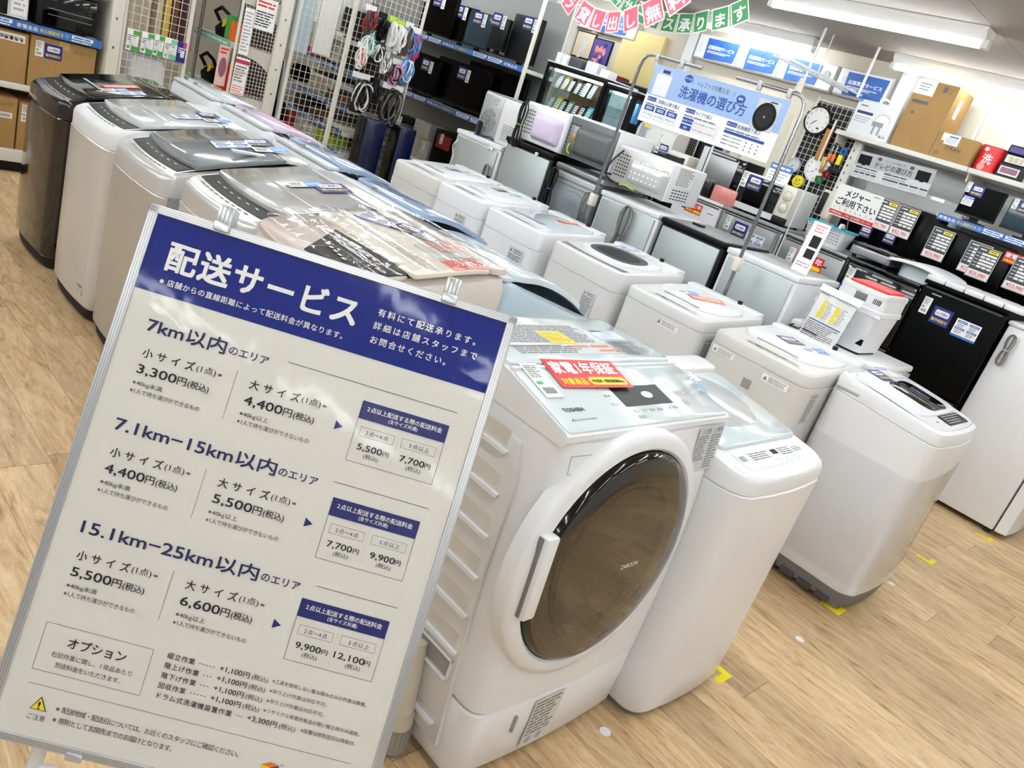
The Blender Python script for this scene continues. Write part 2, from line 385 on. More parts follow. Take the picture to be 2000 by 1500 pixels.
def lamp(x, y, ln, label, along='Y', grp='fluorescent battens on the ceiling'):
    t = thing('ceiling_light', label, 'ceiling light', (x, y, 2.6), 0 if along == 'Y' else -PI / 2, grp)
    b = MB('white_matte'); h = ln / 2
    b.prism([(-.075, -h), (.075, -h), (.075, h), (-.075, h)], -.02, 0)
    b.loft([[(-.075, s, -.02), (-.035, s, -.062), (.035, s, -.062), (.075, s, -.02)] for s in (-h, h)])
    b.build('housing', t, 20)
    for s in (-1, 1): e = MB('white_matte'); e.box(-.03, .03, s * h - .02, s * h + .02, -.105, -.055, bev=.006); e.build('lamp_holder', t)
    u = MB('tube'); u.cyl((0, -h + .03, -.085), (0, h - .03, -.085), .019, n=10); u.build('tube', t)
    return t
lamp(5.09, 2.545, 1.40, 'long lit batten light nearest the top right corner')
lamp(6.45, 2.2, 1.40, 'lit batten light above the tall brown carton')
lamp(6.55, 4.18, 1.10, 'lit batten light in front of the blue banners')
lamp(6.30, 6.2, 1.2, 'lit batten light behind the pink flags')
off = 'unseen ceiling batten added to light the shop'  # extra battens beyond the view, added to brighten the shop
for x in (-2.6, -1.0, .6, 2.1, 3.6):
    for y in (-3.6, -1.9, -.2, 1.5, 3.3, 5.0, 6.8): lamp(x, y, 1.40, off, 'Y', 'added battens out of view')
for x, y in ((5.1, .2), (5.1, -2.2), (5.1, 4.9), (5.1, 7.2), (6.45, -.2)): lamp(x, y, 1.40, off, 'Y', 'added battens out of view')

# ------------------------------------------------------------------ printed cards, built once and shared
I4 = Matrix.Identity(4)
CARDS = {}
def card(kind):
    if kind in CARDS: return CARDS[kind]
    b = MB('paper')
    if kind == 'price':
        b.plate(I4, -.021, -.045, .021, .045, .0006, 'paper'); b.lines(I4, -.017, .005, .015, .04, 7, 'ink_grey'); b.quad(I4, -.017, -.012, -.002, -.004, 'green', .0005)
        for k in range(9): b.quad(I4, -.014 + k * .0032, -.036, -.0125 + k * .0032, -.02, 'ink', .0005)
    elif kind == 'navy':
        b.plate(I4, -.05, -.045, .05, .045, .0006, 'navy'); b.slab(-.036, .036, .0, .031, FLAT, 0, .0008, .008, 0, 'paper')
        b.text('6ヶ月間の', I4, 0, .009, .0145, 'navy', .058, .02, 'c', .0013); b.text('動作保証付', I4, 0, -.03, .018, 'yellow', .082, .025, 'c', .0008)
    elif kind == 'info':
        b.plate(I4, -.06, -.045, .06, .045, .0006, 'paper')
        for x, y in ((-.053, .012), (.006, .012), (-.053, -.022), (.006, -.022)):
            b.quad(I4, x, y + .014, x + .047, y + .026, 'blue', .0005); b.lines(I4, x + .004, y + .017, x + .042, y + .023, 1, 'paper', .0009); b.lines(I4, x + .004, y - .006, x + .04, y + .01, 2, 'ink_grey')
        b.quad(I4, -.06, -.045, .06, -.034, 'blue', .0005)
    elif kind == 'sky':
        b.plate(I4, -.06, -.026, .06, .026, .0006, 'paper'); b.quad(I4, .0, -.026, .06, .026, 'sky', .0004); b.lines(I4, .006, -.01, .054, .012, 2, 'paper', .0008); b.lines(I4, -.053, -.015, -.006, .016, 3, 'ink_blue')
    elif kind == 'orange':
        b.plate(I4, -.085, -.03, .085, .03, .0006, 'orange'); b.quad(I4, -.085, -.03, -.03, .03, 'red', .0004); b.lines(I4, -.075, -.018, .078, .02, 2, 'paper', .0008)
    elif kind == 'red':
        b.plate(I4, -.105, -.044, .105, .044, .0006, 'red'); b.text('家電1年保証', I4, -.094, .002, .040, 'paper', .186, .035, 'l', .0006)
        b.text('対象商品', I4, -.094, -.034, .022, 'yellow', .07, .03, 'l', .0006); b.slab(-.015, .098, -.036, -.012, FLAT, 0, .0008, .012, 0, 'yellow'); b.text('中古家具・家電 販売業界No.1', I4, -.008, -.029, .0105, 'ink', .099, .02, 'l', .0012)
    elif kind == 'warn':
        b.plate(I4, -.04, -.075, .04, .075, .0004, 'light_grey'); b.poly([(-.034, .058, .0006), (-.02, .058, .0006), (-.027, .07, .0006)], 'ink_grey'); b.lines(I4, -.012, .055, .034, .072, 2, 'ink_grey'); b.lines(I4, -.036, -.07, .036, .05, 16, 'ink_grey', .0005, .5)
    elif kind == 'warn_wide':
        b.plate(I4, -.06, -.016, .06, .016, .0004, 'paper'); b.poly([(-.054, -.009, .0006), (-.036, -.009, .0006), (-.045, .009, .0006)], 'ink_grey'); b.lines(I4, -.03, -.012, .055, .012, 4, 'ink_grey')
    elif kind == 'spec':
        b.plate(I4, -.05, -.075, .05, .075, .0004, 'light_grey'); b.lines(I4, -.046, -.07, .046, .07, 18, 'ink_grey', .0005, .5, .15)
    elif kind == 'guarantee':                                # tall red guarantee card
        b.plate(I4, -.1, -.05, .1, .05, .0006, 'red'); b.text('家電1年', I4, -.09, .002, .046, 'paper', .18, .035, 'l', .0006); b.text('対象商品', I4, -.09, -.038, .026, 'yellow', .09, .03, 'l', .0006); b.slab(.01, .095, -.04, -.014, FLAT, 0, .0008, .012, 0, 'yellow')
    elif kind == 'leaflet':
        b.plate(I4, -.06, -.05, .06, .05, .0006, 'paper'); b.quad(I4, -.06, .022, .06, .05, 'blue', .0004); b.lines(I4, -.05, .028, .05, .044, 1, 'paper', .0008, .6); b.lines(I4, -.05, -.04, .05, .015, 4, 'ink_light')
    CARDS[kind] = b.mesh(kind + '_card', 0)
    return CARDS[kind]
PARTNAME = {'price': 'price_card', 'navy': 'warranty_card', 'info': 'information_card', 'sky': 'delivery_card', 'orange': 'guarantee_card', 'red': 'guarantee_card', 'guarantee': 'guarantee_card', 'warn': 'caution_sticker', 'warn_wide': 'caution_sticker', 'spec': 'caution_sticker', 'leaflet': 'leaflet'}
def stick(kind, parent, o, r, u, sc=1.0, name=None):
    """a printed card at o, its reading direction r and its up direction u (parent space)"""
    return link(name or PARTNAME[kind], card(kind), parent, None, frame(o, r, u) @ Matrix.Scale(sc, 4))
def rail_strip(mb, M, x0, x1, h, per):
    """blue price rail print repeated along a shelf edge"""
    mb.quad(M, x0, 0, x1, h, 'strip_blue', .0006)
    x = x0
    while x < x1 - .05:
        w = min(per, x1 - x)
        mb.text('家電全品', M, x + .02 * per, h * .28, h * .52, 'paper', per * .19, .02, 'l', .0016)
        if w > .5 * per:
            mb.text('安心保証付き', M, x + .23 * per, h * .28, h * .52, 'yellow', per * .22, .02, 'l', .0016); mb.disc(M, x + .485 * per, h * .5, h * .3, 'sky', .0009)
        for a in (.53, .77):
            if a + .21 < w / per: mb.quad(M, x + a * per, h * .42, x + (a + .21) * per, h * .85, 'paper', .0009); mb.lines(M, x + (a + .02) * per, h * .5, x + (a + .19) * per, h * .78, 1, 'blue', .0012, .6); mb.lines(M, x + a * per, h * .08, x + (a + .2) * per, h * .32, 1, 'paper', .0009, .6)
        x += per
    return mb

# ------------------------------------------------------------------ delivery price sign in front
SO = Vector((0.55752, 1.35831, 1.17498)); SU = Vector((0.71910, -0.69490, 0)); SV = Vector((-0.26818, -0.27752, -0.92253))
SW, SH = .652, .919
t = thing('price_sign', 'large framed delivery price poster in the foreground', 'sign')
PM = frame(SO, SU, -SV)                                       # local x right, y up (negative below the top edge), z towards the viewer
PMF = PM @ Matrix.Translation((0, 0, -.002))
b = MB('alu', PM)
for x0, x1, y0, y1 in ((0, SW, -.0145, 0), (0, SW, -SH, -SH + .0145), (0, .0165, -SH, 0), (SW - .0165, SW, -SH, 0)):
    b.box(x0, x1, y0, y1, -.019, .004, 'alu', .0015, 1)
    for k in (.3, .55, .8):                                   # extrusion grooves
        if x1 - x0 > .1: yy = y0 + (y1 - y0) * k; b.box(x0 + .004, x1 - .004, yy - .0005, yy + .0005, .0035, .0044, 'steel')
        else: xx = x0 + (x1 - x0) * k; b.box(xx - .0005, xx + .0005, y0 + .004, y1 - .004, .0035, .0044, 'steel')
b.build('frame', t)
b = MB('paper', None)
b.plate(PM, .015, -SH + .013, SW - .015, -.013, .004, 'poster_paper')
b.quad(PM, .0165, -.144, SW - .0165, -.0145, 'header_navy', .0006)
Z = .0012
def mm(s, x, y, sz, w=None, m='ink', bo=.012, sp=False):
    """x,y in mm from the panel's top left, baseline y; sz em mm; w line width mm"""
    if sp: b.spaced(s, PM, x / 1000, -y / 1000, sz / 1000, w / 1000, m, bo, Z)
    else: b.text(s, PM, x / 1000, -y / 1000, sz / 1000, m, w / 1000 if w else None, bo, 'l', Z)
mm('配送サービス', 50, 97, 54, 335, 'paper', .034, True)
mm('※店舗からの直線距離によって配送料金が異なります。', 52, 126, 12.5, 326, 'paper', .012, True)
mm('有料にて配送承ります。', 416, 68, 14.5, 186, 'paper', .014, True)
mm('詳細は店舗スタッフまで', 415, 92, 14.5, 188, 'paper', .014, True)
mm('お問合せください。', 416, 117, 14.5, 146, 'paper', .014, True)
def hline(x0, x1, y, m='ink_blue', th=.9): b.quad(PM, x0 / 1000, -(y + th / 2) / 1000, x1 / 1000, -(y - th / 2) / 1000, m, Z)
def vline(x, y0, y1, m='ink_blue', th=.7): b.quad(PM, (x - th / 2) / 1000, -y1 / 1000, (x + th / 2) / 1000, -y0 / 1000, m, Z)
def rect(x0, y0, x1, y1, m='ink_blue', th=.7):
    hline(x0, x1, y0, m, th); hline(x0, x1, y1, m, th); vline(x0, y0, y1, m, th); vline(x1, y0, y1, m, th)
AREAS = [(0, '7km以内', 134, 196, 68, 296, '3,300', 66, '4,400', 66, '5,500', '7,700', 56),
         (174, '7.1km−15km以内', 275, 336, 68, 430, '4,400', 66, '5,500', 67, '7,700', '9,900', 56),
         (353, '15.1km−25km以内', 299, 361, 67, 455, '5,500', 66, '6,600', 67, '9,900', '12,100', 66)]
for dy, hd, hw, ex, ew, lx, p1, w1, p2, w2, p3, p4, w4 in AREAS:
    mm(hd, 56, 208 + dy, 28.5, hw, 'ink_blue', .02); mm('のエリア', ex, 206 + dy, 17, ew, 'ink_blue', .014)
    hline(lx, 599, 191 + dy)
    for x, sz, p, w, n1, n2, n2w in ((62, '小サイズ', p1, w1, '※40kg未満', '※1人で持ち運びができるもの', 118), (245, '大サイズ', p2, w2, '※40kg以上', '※1人で持ち運びができないもの', 125)):
        mm(sz, x, 252 + dy, 17.5, 88, 'ink', .014, True); mm('(1点)', x + 92, 250 + dy, 14, 33, 'ink', .008); mm('※', x + 128, 249 + dy, 9, 8, 'ink', 0)
        mm(p, x, 281 + dy, 21.5, w, 'ink', .016); mm('円', x + w + 2, 280 + dy, 16, 15, 'ink', .012); mm('(税込)', x + w + 20, 280 + dy, 14, 36, 'ink', .01)
        mm(n1, x - 1, 301 + dy, 9.5, 50, 'ink', .006); mm(n2, x - 1, 315 + dy, 9.5, n2w, 'ink', .006)
    vline(220, 230 + dy, 316 + dy, 'ink', .6)
    q = lambda x, y: PM @ Vector((x / 1000, -(y + dy) / 1000, Z))
    b.poly([q(403, 263), q(403, 279), q(417, 271)], 'navy2')
    rect(437.5, 217 + dy, 592, 323.5 + dy); b.quad(PM, .4375, -(248 + dy) / 1000, .592, -(217 + dy) / 1000, 'navy2', Z)
    zz = Z; Z = .0018; mm('2点以上配送する際の配送料金', 448, 232.5 + dy, 10, 134, 'paper', .014, True); mm('(全サイズ共通)', 489, 242 + dy, 8, 52, 'paper', .012); Z = zz
    rect(447, 261 + dy, 507, 277 + dy, 'ink_blue', .45); rect(521, 260.5 + dy, 582, 276.5 + dy, 'ink_blue', .45)
    mm('2点〜4点', 457, 273 + dy, 9.5, 40, 'ink_blue', .008, True); mm('5点以上', 535, 272.5 + dy, 9.5, 36, 'ink_blue', .008, True)
    mm(p3, 450, 300.5 + dy, 15.5, 44, 'ink', .014); mm('円', 496, 300 + dy, 10.5, 10, 'ink', .01); mm('(税込)', 465, 312.5 + dy, 9.5, 26, 'ink', .008)
    mm(p4, 526 - (w4 - 56) * .9, 300 + dy, 15.5, w4 - 12, 'ink', .014); mm('円', 571, 299.5 + dy, 10.5, 10, 'ink', .01); mm('(税込)', 541, 311.5 + dy, 9.5, 26, 'ink', .008)
    for k in range(24): b.quad(PM, .5131, -(250 + dy + k * 3) / 1000, .5136, -(248.6 + dy + k * 3) / 1000, 'ink_light', Z)
rect(50, 717, 228, 796, 'ink', .6)
mm('オプション', 91, 749, 20, 98, 'ink', .014, True); mm('右記作業に関し、1商品あたり', 72, 769, 10, 135, 'ink', .008, True); mm('別途料金をいただきます。', 83, 785, 10, 114, 'ink', .008, True)
for k, (n, nw, dots, px, pr, rem, rx, rw) in enumerate([('組立作業', 46, '·····', 341, '+1,100', '※工具を使用しない重ね積みのみの作業は無償。', 431, 165), ('階上げ作業', 58, '···', 341, '+1,100', '※吊り上げ作業は対応不可。', 431, 100), ('階下げ作業', 58, '···', 341, '+1,100', '※吊り上げ作業は対応不可。', 431, 100), ('回収作業', 46, '·····', 341, '+1,100', '※リサイクル家電対象品の買い替え時のみ適用。', 431, 168), ('ドラム式洗濯機設置作業', 130, '···', 409, '+3,300', '※設置は原則翌日以降取付。', 501, 96)]):
    y = 724 + k * 17; mm(n, 252, y, 11, nw, 'ink', .01, True); mm(dots, 252 + nw + 8, y, 12, px - 252 - nw - 17, 'ink', .004)
    mm(pr, px, y - 1, 12.5, 38, 'ink', .012); mm('円', px + 40, y - 1, 11.5, 11, 'ink', .01); mm('(税込)', px + 55, y - 1.5, 10.5, 28, 'ink', .008); mm(rem, rx, y - 4, 8, rw, 'ink', .004)
hline(52, 600, 819, 'ink', .6)
def tri(ins, m, z):
    P = [(79.5, 836.5), (66, 859.5), (93, 859.5)]; cx, cy = 79.5, 852
    b.poly([PM @ Vector(((cx + (x - cx) * ins) / 1000, -(cy + (y - cy) * ins) / 1000, z)) for x, y in P], m)
tri(1.0, 'ink', Z); tri(.84, 'yellow', Z + .0004); Z = .0022; mm('!', 77.8, 857, 17, 3.4, 'ink', .02); Z = .0012
mm('ご注意', 64, 875.5, 10.5, 31, 'ink', .008, True)
mm('※配送地域・配送日については、お近くのスタッフにご確認ください。', 106, 854, 11, 314, 'ink', .008, True); mm('※原則として玄関先までのお届けとなります。', 106, 872, 11, 206, 'ink', .008, True)
# the little box mark and lettering at the foot of the poster
P3 = lambda x, y: PM @ Vector((x / 1000, -y / 1000, Z))
b.poly([P3(455, 856), P3(470, 858), P3(470, 880), P3(456, 877)], 'yellow'); b.poly([P3(470, 858), P3(484, 852), P3(484, 873), P3(470, 880)], 'dark_grey'); b.poly([P3(455, 856), P3(469, 849), P3(484, 852), P3(470, 858)], 'orange')
Z = .0018; mm('T', 458, 874, 17, 9, 'ink', .03); mm('F', 473, 871, 15, 8, 'paper', .03); mm('レ', 487, 851, 6, 5, 'ink', .01); mm('トレジャー', 488, 877, 22, 100, 'ink', .04, True); Z = .0012
b.build('poster', t, 0)
b = MB('sleeve'); b.quad(PM, .016, -SH + .014, SW - .016, -.014, None, .0032); b.build('clear_cover', t, 0)

t = thing('display_stand', 'floor stand with clips holding the delivery price poster', 'stand')
PB = PM @ Matrix.Translation((0, 0, -.022))
b = MB('clear_grey', PM)
def clip(x, y, up, nm):
    c = MB('alu', PM)
    c.box(x - .0135, x + .0135, y - .012 * up, y + .004 * up, .0045, .012, 'alu', .002)
    c.box(x - .0135, x + .0135, y + .002 * up, y + .034 * up, -.026, .009, 'alu', .004)
    for k in (-.007, 0, .007): c.box(x + k - .0012, x + k + .0012, y + .005 * up, y + .032 * up, .0085, .0098, 'steel', .0004, 1)
    return c.build(nm, t)
clip(.124, 0, 1, 'top_clip'); clip(.527, 0, 1, 'top_clip')
for x in (.159, .492):
    c = MB('alu', PM); c.box(x - .014, x + .014, -SH - .006, -SH + .009, .0045, .009, 'alu', .003); c.build('bottom_clip', t)
def W3(x, y, z): return PM @ Vector((x, y, z))
for x in (.09, .56):
    p0 = W3(x, -.02, -.035); p1 = W3(x, -SH - .30, -.035); p1 = p0 + (p1 - p0) * ((p0.z - .012) / (p0.z - p1.z))
    c = MB('white_warm'); c.cyl(p0, p1, .0125, n=14); c.build('front_leg', t)
    c = MB('rubber'); c.cyl((p1.x, p1.y, 0), (p1.x, p1.y, .03), .016, n=14); c.build('rubber_foot', t)
    q0 = W3(x, -.10, -.05); back = Vector((SV.x, SV.y, 0)).normalized() * -.20
    q1 = Vector((q0.x, q0.y, .012)) + back
    c = MB('white_warm'); c.cyl(q0, q1, .0125, n=14); c.build('rear_leg', t)
for y in (-.25, -SH - .05):
    c = MB('white_warm'); c.cyl(W3(.09, y, -.035), W3(.56, y, -.035), .009, n=10); c.build('cross_bar', t)

# ------------------------------------------------------------------ washing machines
def rr(w, d, r, n=5, bow=0.0, x0=0.0, y0=0.0, nf=4):
    """rounded rectangle outline, counter-clockwise, front edge (−y) optionally bowed out"""
    P = []
    for cx, cy, a in ((w / 2 - r, -d / 2 + r, -PI / 2), (w / 2 - r, d / 2 - r, 0), (-w / 2 + r, d / 2 - r, PI / 2), (-w / 2 + r, -d / 2 + r, PI)):
        for k in range(n + 1): t = a + PI / 2 * k / n; P.append((cx + r * math.cos(t), cy + r * math.sin(t)))
    for k in range(1, nf): P.append((-w / 2 + r + (w - 2 * r) * k / nf, -d / 2))
    if bow: P = [(x, y - bow * (1 - (2 * x / w) ** 2) * max(0, -2 * y / d)) for x, y in P]
    return [(x + x0, y + y0) for x, y in P]
def height(D, hf, hb, p=1.0, flat=0.0):
    def f(y):
        t = max(0.0, min(1.0, (y + D / 2) / (D * (1 - flat)))); return hf + (hb - hf) * t ** p
    return f
def washer_body(t, W, D, f, seam, r, body, bow=0.0, base='foot_grey', base_h=.055, taper=0.0, feet=True):
    b = MB(body)
    q = lambda z, ins, yo=0: [(x, y, z) for x, y in rr(W - 2 * ins, D - 2 * ins, max(.012, r - ins), 6, bow)]
    b.loft([q(base_h, .012 + taper), q(base_h + .012, .003 + taper), q(base_h + .1, taper * .8), q(seam - .002, .0), q(seam + .001, .004)], None, True, True)
    b.build('cabinet', t)
    c = MB(base); c.loft([q(.012, .022 + taper), q(base_h + .004, .013 + taper)]); c.build('base', t)
    if feet:
        for sx in (-1, 1):
            for sy in (-1, 1):
                g = MB('rubber'); g.cyl((sx * (W / 2 - .07), sy * (D / 2 - .07), 0), (sx * (W / 2 - .07), sy * (D / 2 - .07), .02), .022, n=12); g.build('foot', t)
def washer_top(t, W, D, f, seam, r, top, bow=0.0, ins=.004, edge=.018):
    b = MB(top)
    P = [rr(W - 2 * i, D - 2 * i, max(.012, r - i), 6, bow) for i in (ins, ins, ins + edge * .3, ins + edge)]
    g = [[(x, y, seam + .003) for x, y in P[0]]] + [[(x, y, f(y) - o) for x, y in P[k]] for k, o in ((1, edge), (2, edge * .35), (3, 0))]
    b.loft(g, None, True, False)
    b.slab(-W / 2 + ins + edge, W / 2 - ins - edge, -D / 2 + ins + edge, D / 2 - ins - edge, f, -.001, .0002, max(.01, r - ins - edge), 0, None, bow, 8, 4, 0, False)
    return b.build('top_cover', t)
def buttons(t, pts, f, o, m, name='button', r=.006):
    b = MB(m)
    for x, y in pts: b.cyl((x, y, f(y) + o - .001), (x, y, f(y) + o + .0012), r, n=10)
    return b.build(name + 's' if len(pts) > 1 else name, t)
def slope(f, y, e=.02):
    return (f(y + e) - f(y - e)) / (2 * e)
def stick_top(kind, t, f, x, y, o, ang=0.0, sc=1.0):
    """card lying on the sloping top, reading direction turned by ang"""
    s = slope(f, y); ca, sa = math.cos(ang), math.sin(ang)
    return stick(kind, t, (x, y, f(y) + o), (ca, sa, sa * s), (-sa, ca, ca * s), sc)
R1 = 'tall washing machines of the left row'
R2 = 'compact washing machines of the middle row'

# --- left row, fronts to the left: drawn in their own frame, front towards -y, right hand towards +x
def left_row(label, y0, y1, hf, hb, body, top, lid, panel, kind, X=1.23, D=.60, p=.8, wrap=False):
    W = y1 - y0; seam = hf - .075
    t = thing('washing_machine', label, 'washing machine', (X + D / 2, (y0 + y1) / 2, 0), -PI / 2, R1)
    f = height(D, hf, hb, p, .2); r = .055
    washer_body(t, W, D, f, seam, r, body, .018, 'rubber', .06, .0)
    washer_top(t, W, D, f, seam, r, top, .018)
    yb = D / 2
    # control strip: pale button rim, dark display band, then the lid
    b = MB(panel); b.arc(-W / 2 + .035, W / 2 - .035, -D / 2 + .06, -D / 2 + .15, f, -.004, .0022, None, .014, .02, 16); b.build('control_panel', t)
    b = MB('ink_grey')
    for k in range(9): x = -W / 2 + .10 + k * (W - .2) / 8; e = 1 - (2 * x / W) ** 2; y = -D / 2 + .052 - .018 * e; b.box(x - .012, x + .012, y - .004, y + .004, f(y), f(y) + .0012)
    b.build('button_row', t, 0)
    b = MB('paper')
    for k in range(6): x = -W / 2 + .12 + k * (W - .24) / 5; y = -D / 2 + .105 - .026 * (1 - (2 * x / W) ** 2); b.box(x - .01, x + .01, y - .002, y + .002, f(y) + .002, f(y) + .003); b.box(x - .007, x + .007, y + .01, y + .013, f(y) + .002, f(y) + .003)
    b.build('display_print', t, 0)
    b = MB(lid); b.slab(-W / 2 + .012, W / 2 - .012, -D / 2 + .128, D / 2 - .13, f, .001, .015, .018, .005, None, .026, 8, 8); o = b.build('lid', t)
    if kind == 'grip':
        g = MB('grey'); g.slab(-W / 2 + .17, W / 2 - .17, -D / 2 + .17, -D / 2 + .215, f, .0145, .0152, .02, 0, None, .012); g.build('lid_grip', o)
        g = MB(lid); g.slab(-W / 2 + .03, W / 2 - .03, -D / 2 + .245, D / 2 - .145, f, .0142, .0165, .012, .001); g.build('lid_panel', o)
    if kind == 'glass':
        g = MB('lid_grey'); g.slab(-W / 2 + .018, W / 2 - .018, -D / 2 + .136, D / 2 - .14, f, .014, .018, .014, .002, None, .026, 8, 8); g.build('glass_panel', o)
    g = MB('mid_grey'); g.box(-W / 2 + .03, W / 2 - .03, D / 2 - .138, D / 2 - .120, f(D / 2 - .13) + .002, f(D / 2 - .13) + .013, None, .004); g.build('hinge', t)
    g = MB(top); g.slab(-W / 2 + .02, W / 2 - .02, D / 2 - .12, D / 2 - .012, f, -.001, .014, .02, .005); g.build('rear_console', t)
    return t, f, W, D
t, f, W, D = left_row('glossy black tall washer at the far end of the left row', 4.14, 4.66, .815, .93, 'brown_black', 'brown_black', 'black_gloss', 'black', 'plain')
stick_top('orange', t, f, .05, .02, .018, PI / 2); stick_top('sky', t, f, .12, -.03, .018, PI / 2); stick_top('info', t, f, .19, .03, .018, PI / 2, .9)
b = MB('silver_body'); b.box(-.12, .12, -D / 2 + .20, -D / 2 + .215, f(-.1) + .018, f(-.1) + .021); b.build('lid_trim', t)
stick('warn', t, (.12, -D / 2 - .008, .16), (1, 0, 0), (0, 0, 1), 1)
t, f, W, D = left_row('white tall washer with pale lid next to the glossy black one', 3.49, 4.00, .85, .955, 'pearl', 'white', 'lid_pale', 'black', 'grip')
stick_top('info', t, f, .10, .06, .02, PI / 2); stick_top('navy', t, f, .06, .17, .02, PI / 2, .9); stick_top('sky', t, f, .16, .17, .02, PI / 2)
b = MB('ink_grey'); b.box(.10, .18, -D / 2 - .012, -D / 2 - .008, .145, .152); b.build('caution_line', t)
stick('warn_wide', t, (.14, -D / 2 - .010, .12), (1, 0, 0), (0, 0, 1), .8)
t, f, W, D = left_row('pearl tall washer with slate grey glass lid in the left row', 2.93, 3.45, .835, .965, 'silver_body', 'pearl', 'mid_grey', 'black', 'glass')
stick_top('info', t, f, .02, .05, .022, PI / 2 - .15, 1.2); stick_top('navy', t, f, .01, .16, .022, PI / 2 - .15, 1.2); stick_top('sky', t, f, .12, .17, .022, PI / 2 - .15, 1.2)
b = MB('white'); b.box(.16, .19, -.02, .20, f(.1) + .015, f(.1) + .022); b.build('lid_label', t)
stick('spec', t, (W / 2 + .001, -D / 2 + .06, .72), (0, 1, 0), (0, 0, 1), .7)
t, f, W, D = left_row('silver lidded tall washer just behind the left clip of the poster', 2.27, 2.80, .885, .985, 'pearl', 'pearl', 'lid_silver', 'black', 'grip')
stick_top('sky', t, f, -.02, .04, .022, PI / 2 - .1, 1.1); stick_top('navy', t, f, .03, .12, .022, PI / 2 - .1, 1.2)

# --- the beige machine behind the poster: pinkish front hood and slanted dark display
t = thing('washing_machine', 'beige washer with pink front hood and slanted dark display behind the poster', 'washing machine', (1.53, 1.965, 0), -PI / 2, R1)
W, D = .58, .62; f = height(D, .905, .99, .7, .25); seam = .82
washer_body(t, W, D, f, seam, .07, 'beige_body', .02, 'rubber', .06, .012); washer_top(t, W, D, f, seam, .07, 'beige_body', .02, .004, .045)
b = MB('pink_beige'); b.slab(-W / 2 + .015, W / 2 - .015, -D / 2 + .012, -D / 2 + .225, f, .0, .010, .05, .006, None, .02); b.build('front_hood', t)
b = MB('black'); q = [(.0, -.28), (.25, -.26), (.262, -.10), (.176, -.092), (-.118, -.112)]; b.loft([[(x, y, f(y) + o) for x, y in q] for o in (.004, .0125)]); b.build('display', t)
b = MB('paper')
for k in range(4): x, y = -.07 + k * .032, -.135 + .004 * k; b.box(x, x + .018, y - .006, y + .006, f(y) + .0124, f(y) + .0135)
for k in range(5): x, y = -.02 + k * .03, -.20 - .004 * k; b.box(x, x + .016, y - .005, y + .005, f(y) + .0124, f(y) + .0135)
b.build('display_print', t, 0)
b = MB('cream'); b.slab(-W / 2 + .015, W / 2 - .015, -.085, .20, f, .001, .014, .012, .004); b.build('lid', t)
b = MB('beige_body'); b.slab(-W / 2 + .02, W / 2 - .02, .20, D / 2 - .02, f, .0, .02, .03, .006); b.build('rear_console', t)
stick_top('info', t, f, -.19, .085, .016, .45, 1.1); stick_top('navy', t, f, -.085, .135, .016, .45, 1.0); stick_top('sky', t, f, .02, .165, .016, .45, 1.1)
b = MB('ivory'); b.slab(.05, .18, .06, .20, f, .014, .019, .01, .002); b.lines(frame((.06, .07, f(.13) + .0195), (1, 0, 0), (0, 1, slope(f, .13))), .0, .0, .11, .12, 5, 'salmon'); b.build('caution_plate', t)
b = MB('salmon'); b.slab(.19, .27, .06, .20, f, .014, .0155, .004, 0); b.lines(frame((.19, .06, f(.06) + .0165), (1, 0, 0), (0, 1, slope(f, .13))), .004, .004, .076, .13, 9, 'red'); b.build('caution_label', t, 0)
b = MB('film'); b.slab(-W / 2 + .01, W / 2 - .01, -D / 2 + .04, D / 2 - .01, lambda y: f(y) + .012 * math.sin(y * 23) ** 2, .022, .0225, .03, 0, None, 0, 30, 4, 0, False); b.build('plastic_cover', t)

# --- second line, back to back with the left row, fronts to the right
def back_row(label, y0, y1, hf, hb, top, lid, strip='black_gloss', X1=2.40, D=.56, window=False, p=.55):
    W = y1 - y0; seam = hf - .08
    t = thing('washing_machine', label, 'washing machine', (X1 - D / 2, (y0 + y1) / 2, 0), PI / 2, 'washing machines back to back with the left row')
    f = lambda y: hf + (hb - hf) * math.sin(PI / 2 * min(1.12, max(0.0, (y + D / 2) / D) * 1.25 + .04))
    washer_body(t, W, D, f, seam, .05, 'white', .01); washer_top(t, W, D, f, seam, .05, top, .01, .004, .03)
    b = MB(lid); b.slab(-W / 2 + .02, W / 2 - .02, -D / 2 + .09, D / 2 - .075, f, .0, .022, .05, .008, None, .05, 12, 8); o = b.build('lid', t)
    if window: g = MB('hole'); g.slab(-.10, .10, -D / 2 + .115, -D / 2 + .15, f, .019, .0235, .01, 0); g.build('lid_grip', o)
    b = MB(strip); b.slab(-W / 2 + .05, W / 2 - .05, -D / 2 + .02, -D / 2 + .075, f, .0, .003, .01, .001, None, .012); b.build('control_panel', t)
    b = MB('light_grey'); b.slab(-W / 2 + .03, W / 2 - .03, D / 2 - .07, D / 2 - .012, f, .0, .012, .015, .004); b.build('rear_console', t)
    g = MB('grey'); g.cyl((.05, D / 2 - .05, f(.2) + .018), (.05, D / 2 - .05, f(.2) + .032), .011, n=12); g.build('inlet', t)
    return t, f, W, D
back_row('white washer with a curved dark control strip beside the black machine', 3.98, 4.52, .84, 1.0, 'white', 'icy')
t, f, W, D = back_row('washer with pink and lavender lid beside the wire display', 3.42, 3.94, .84, 1.0, 'white', 'lavender')
stick_top('sky', t, f, -.05, .02, .02, -PI / 2, .8)
b = MB('pink'); b.slab(-W / 2 + .04, W / 2 - .04, -D / 2 + .11, .12, f, .021, .024, .05, .002, None, .04, 10); b.build('lid_tint', t)
back_row('washer with steel blue clear lid below the dark blue rolls', 2.84, 3.38, .84, .99, 'white', 'blue_tint')
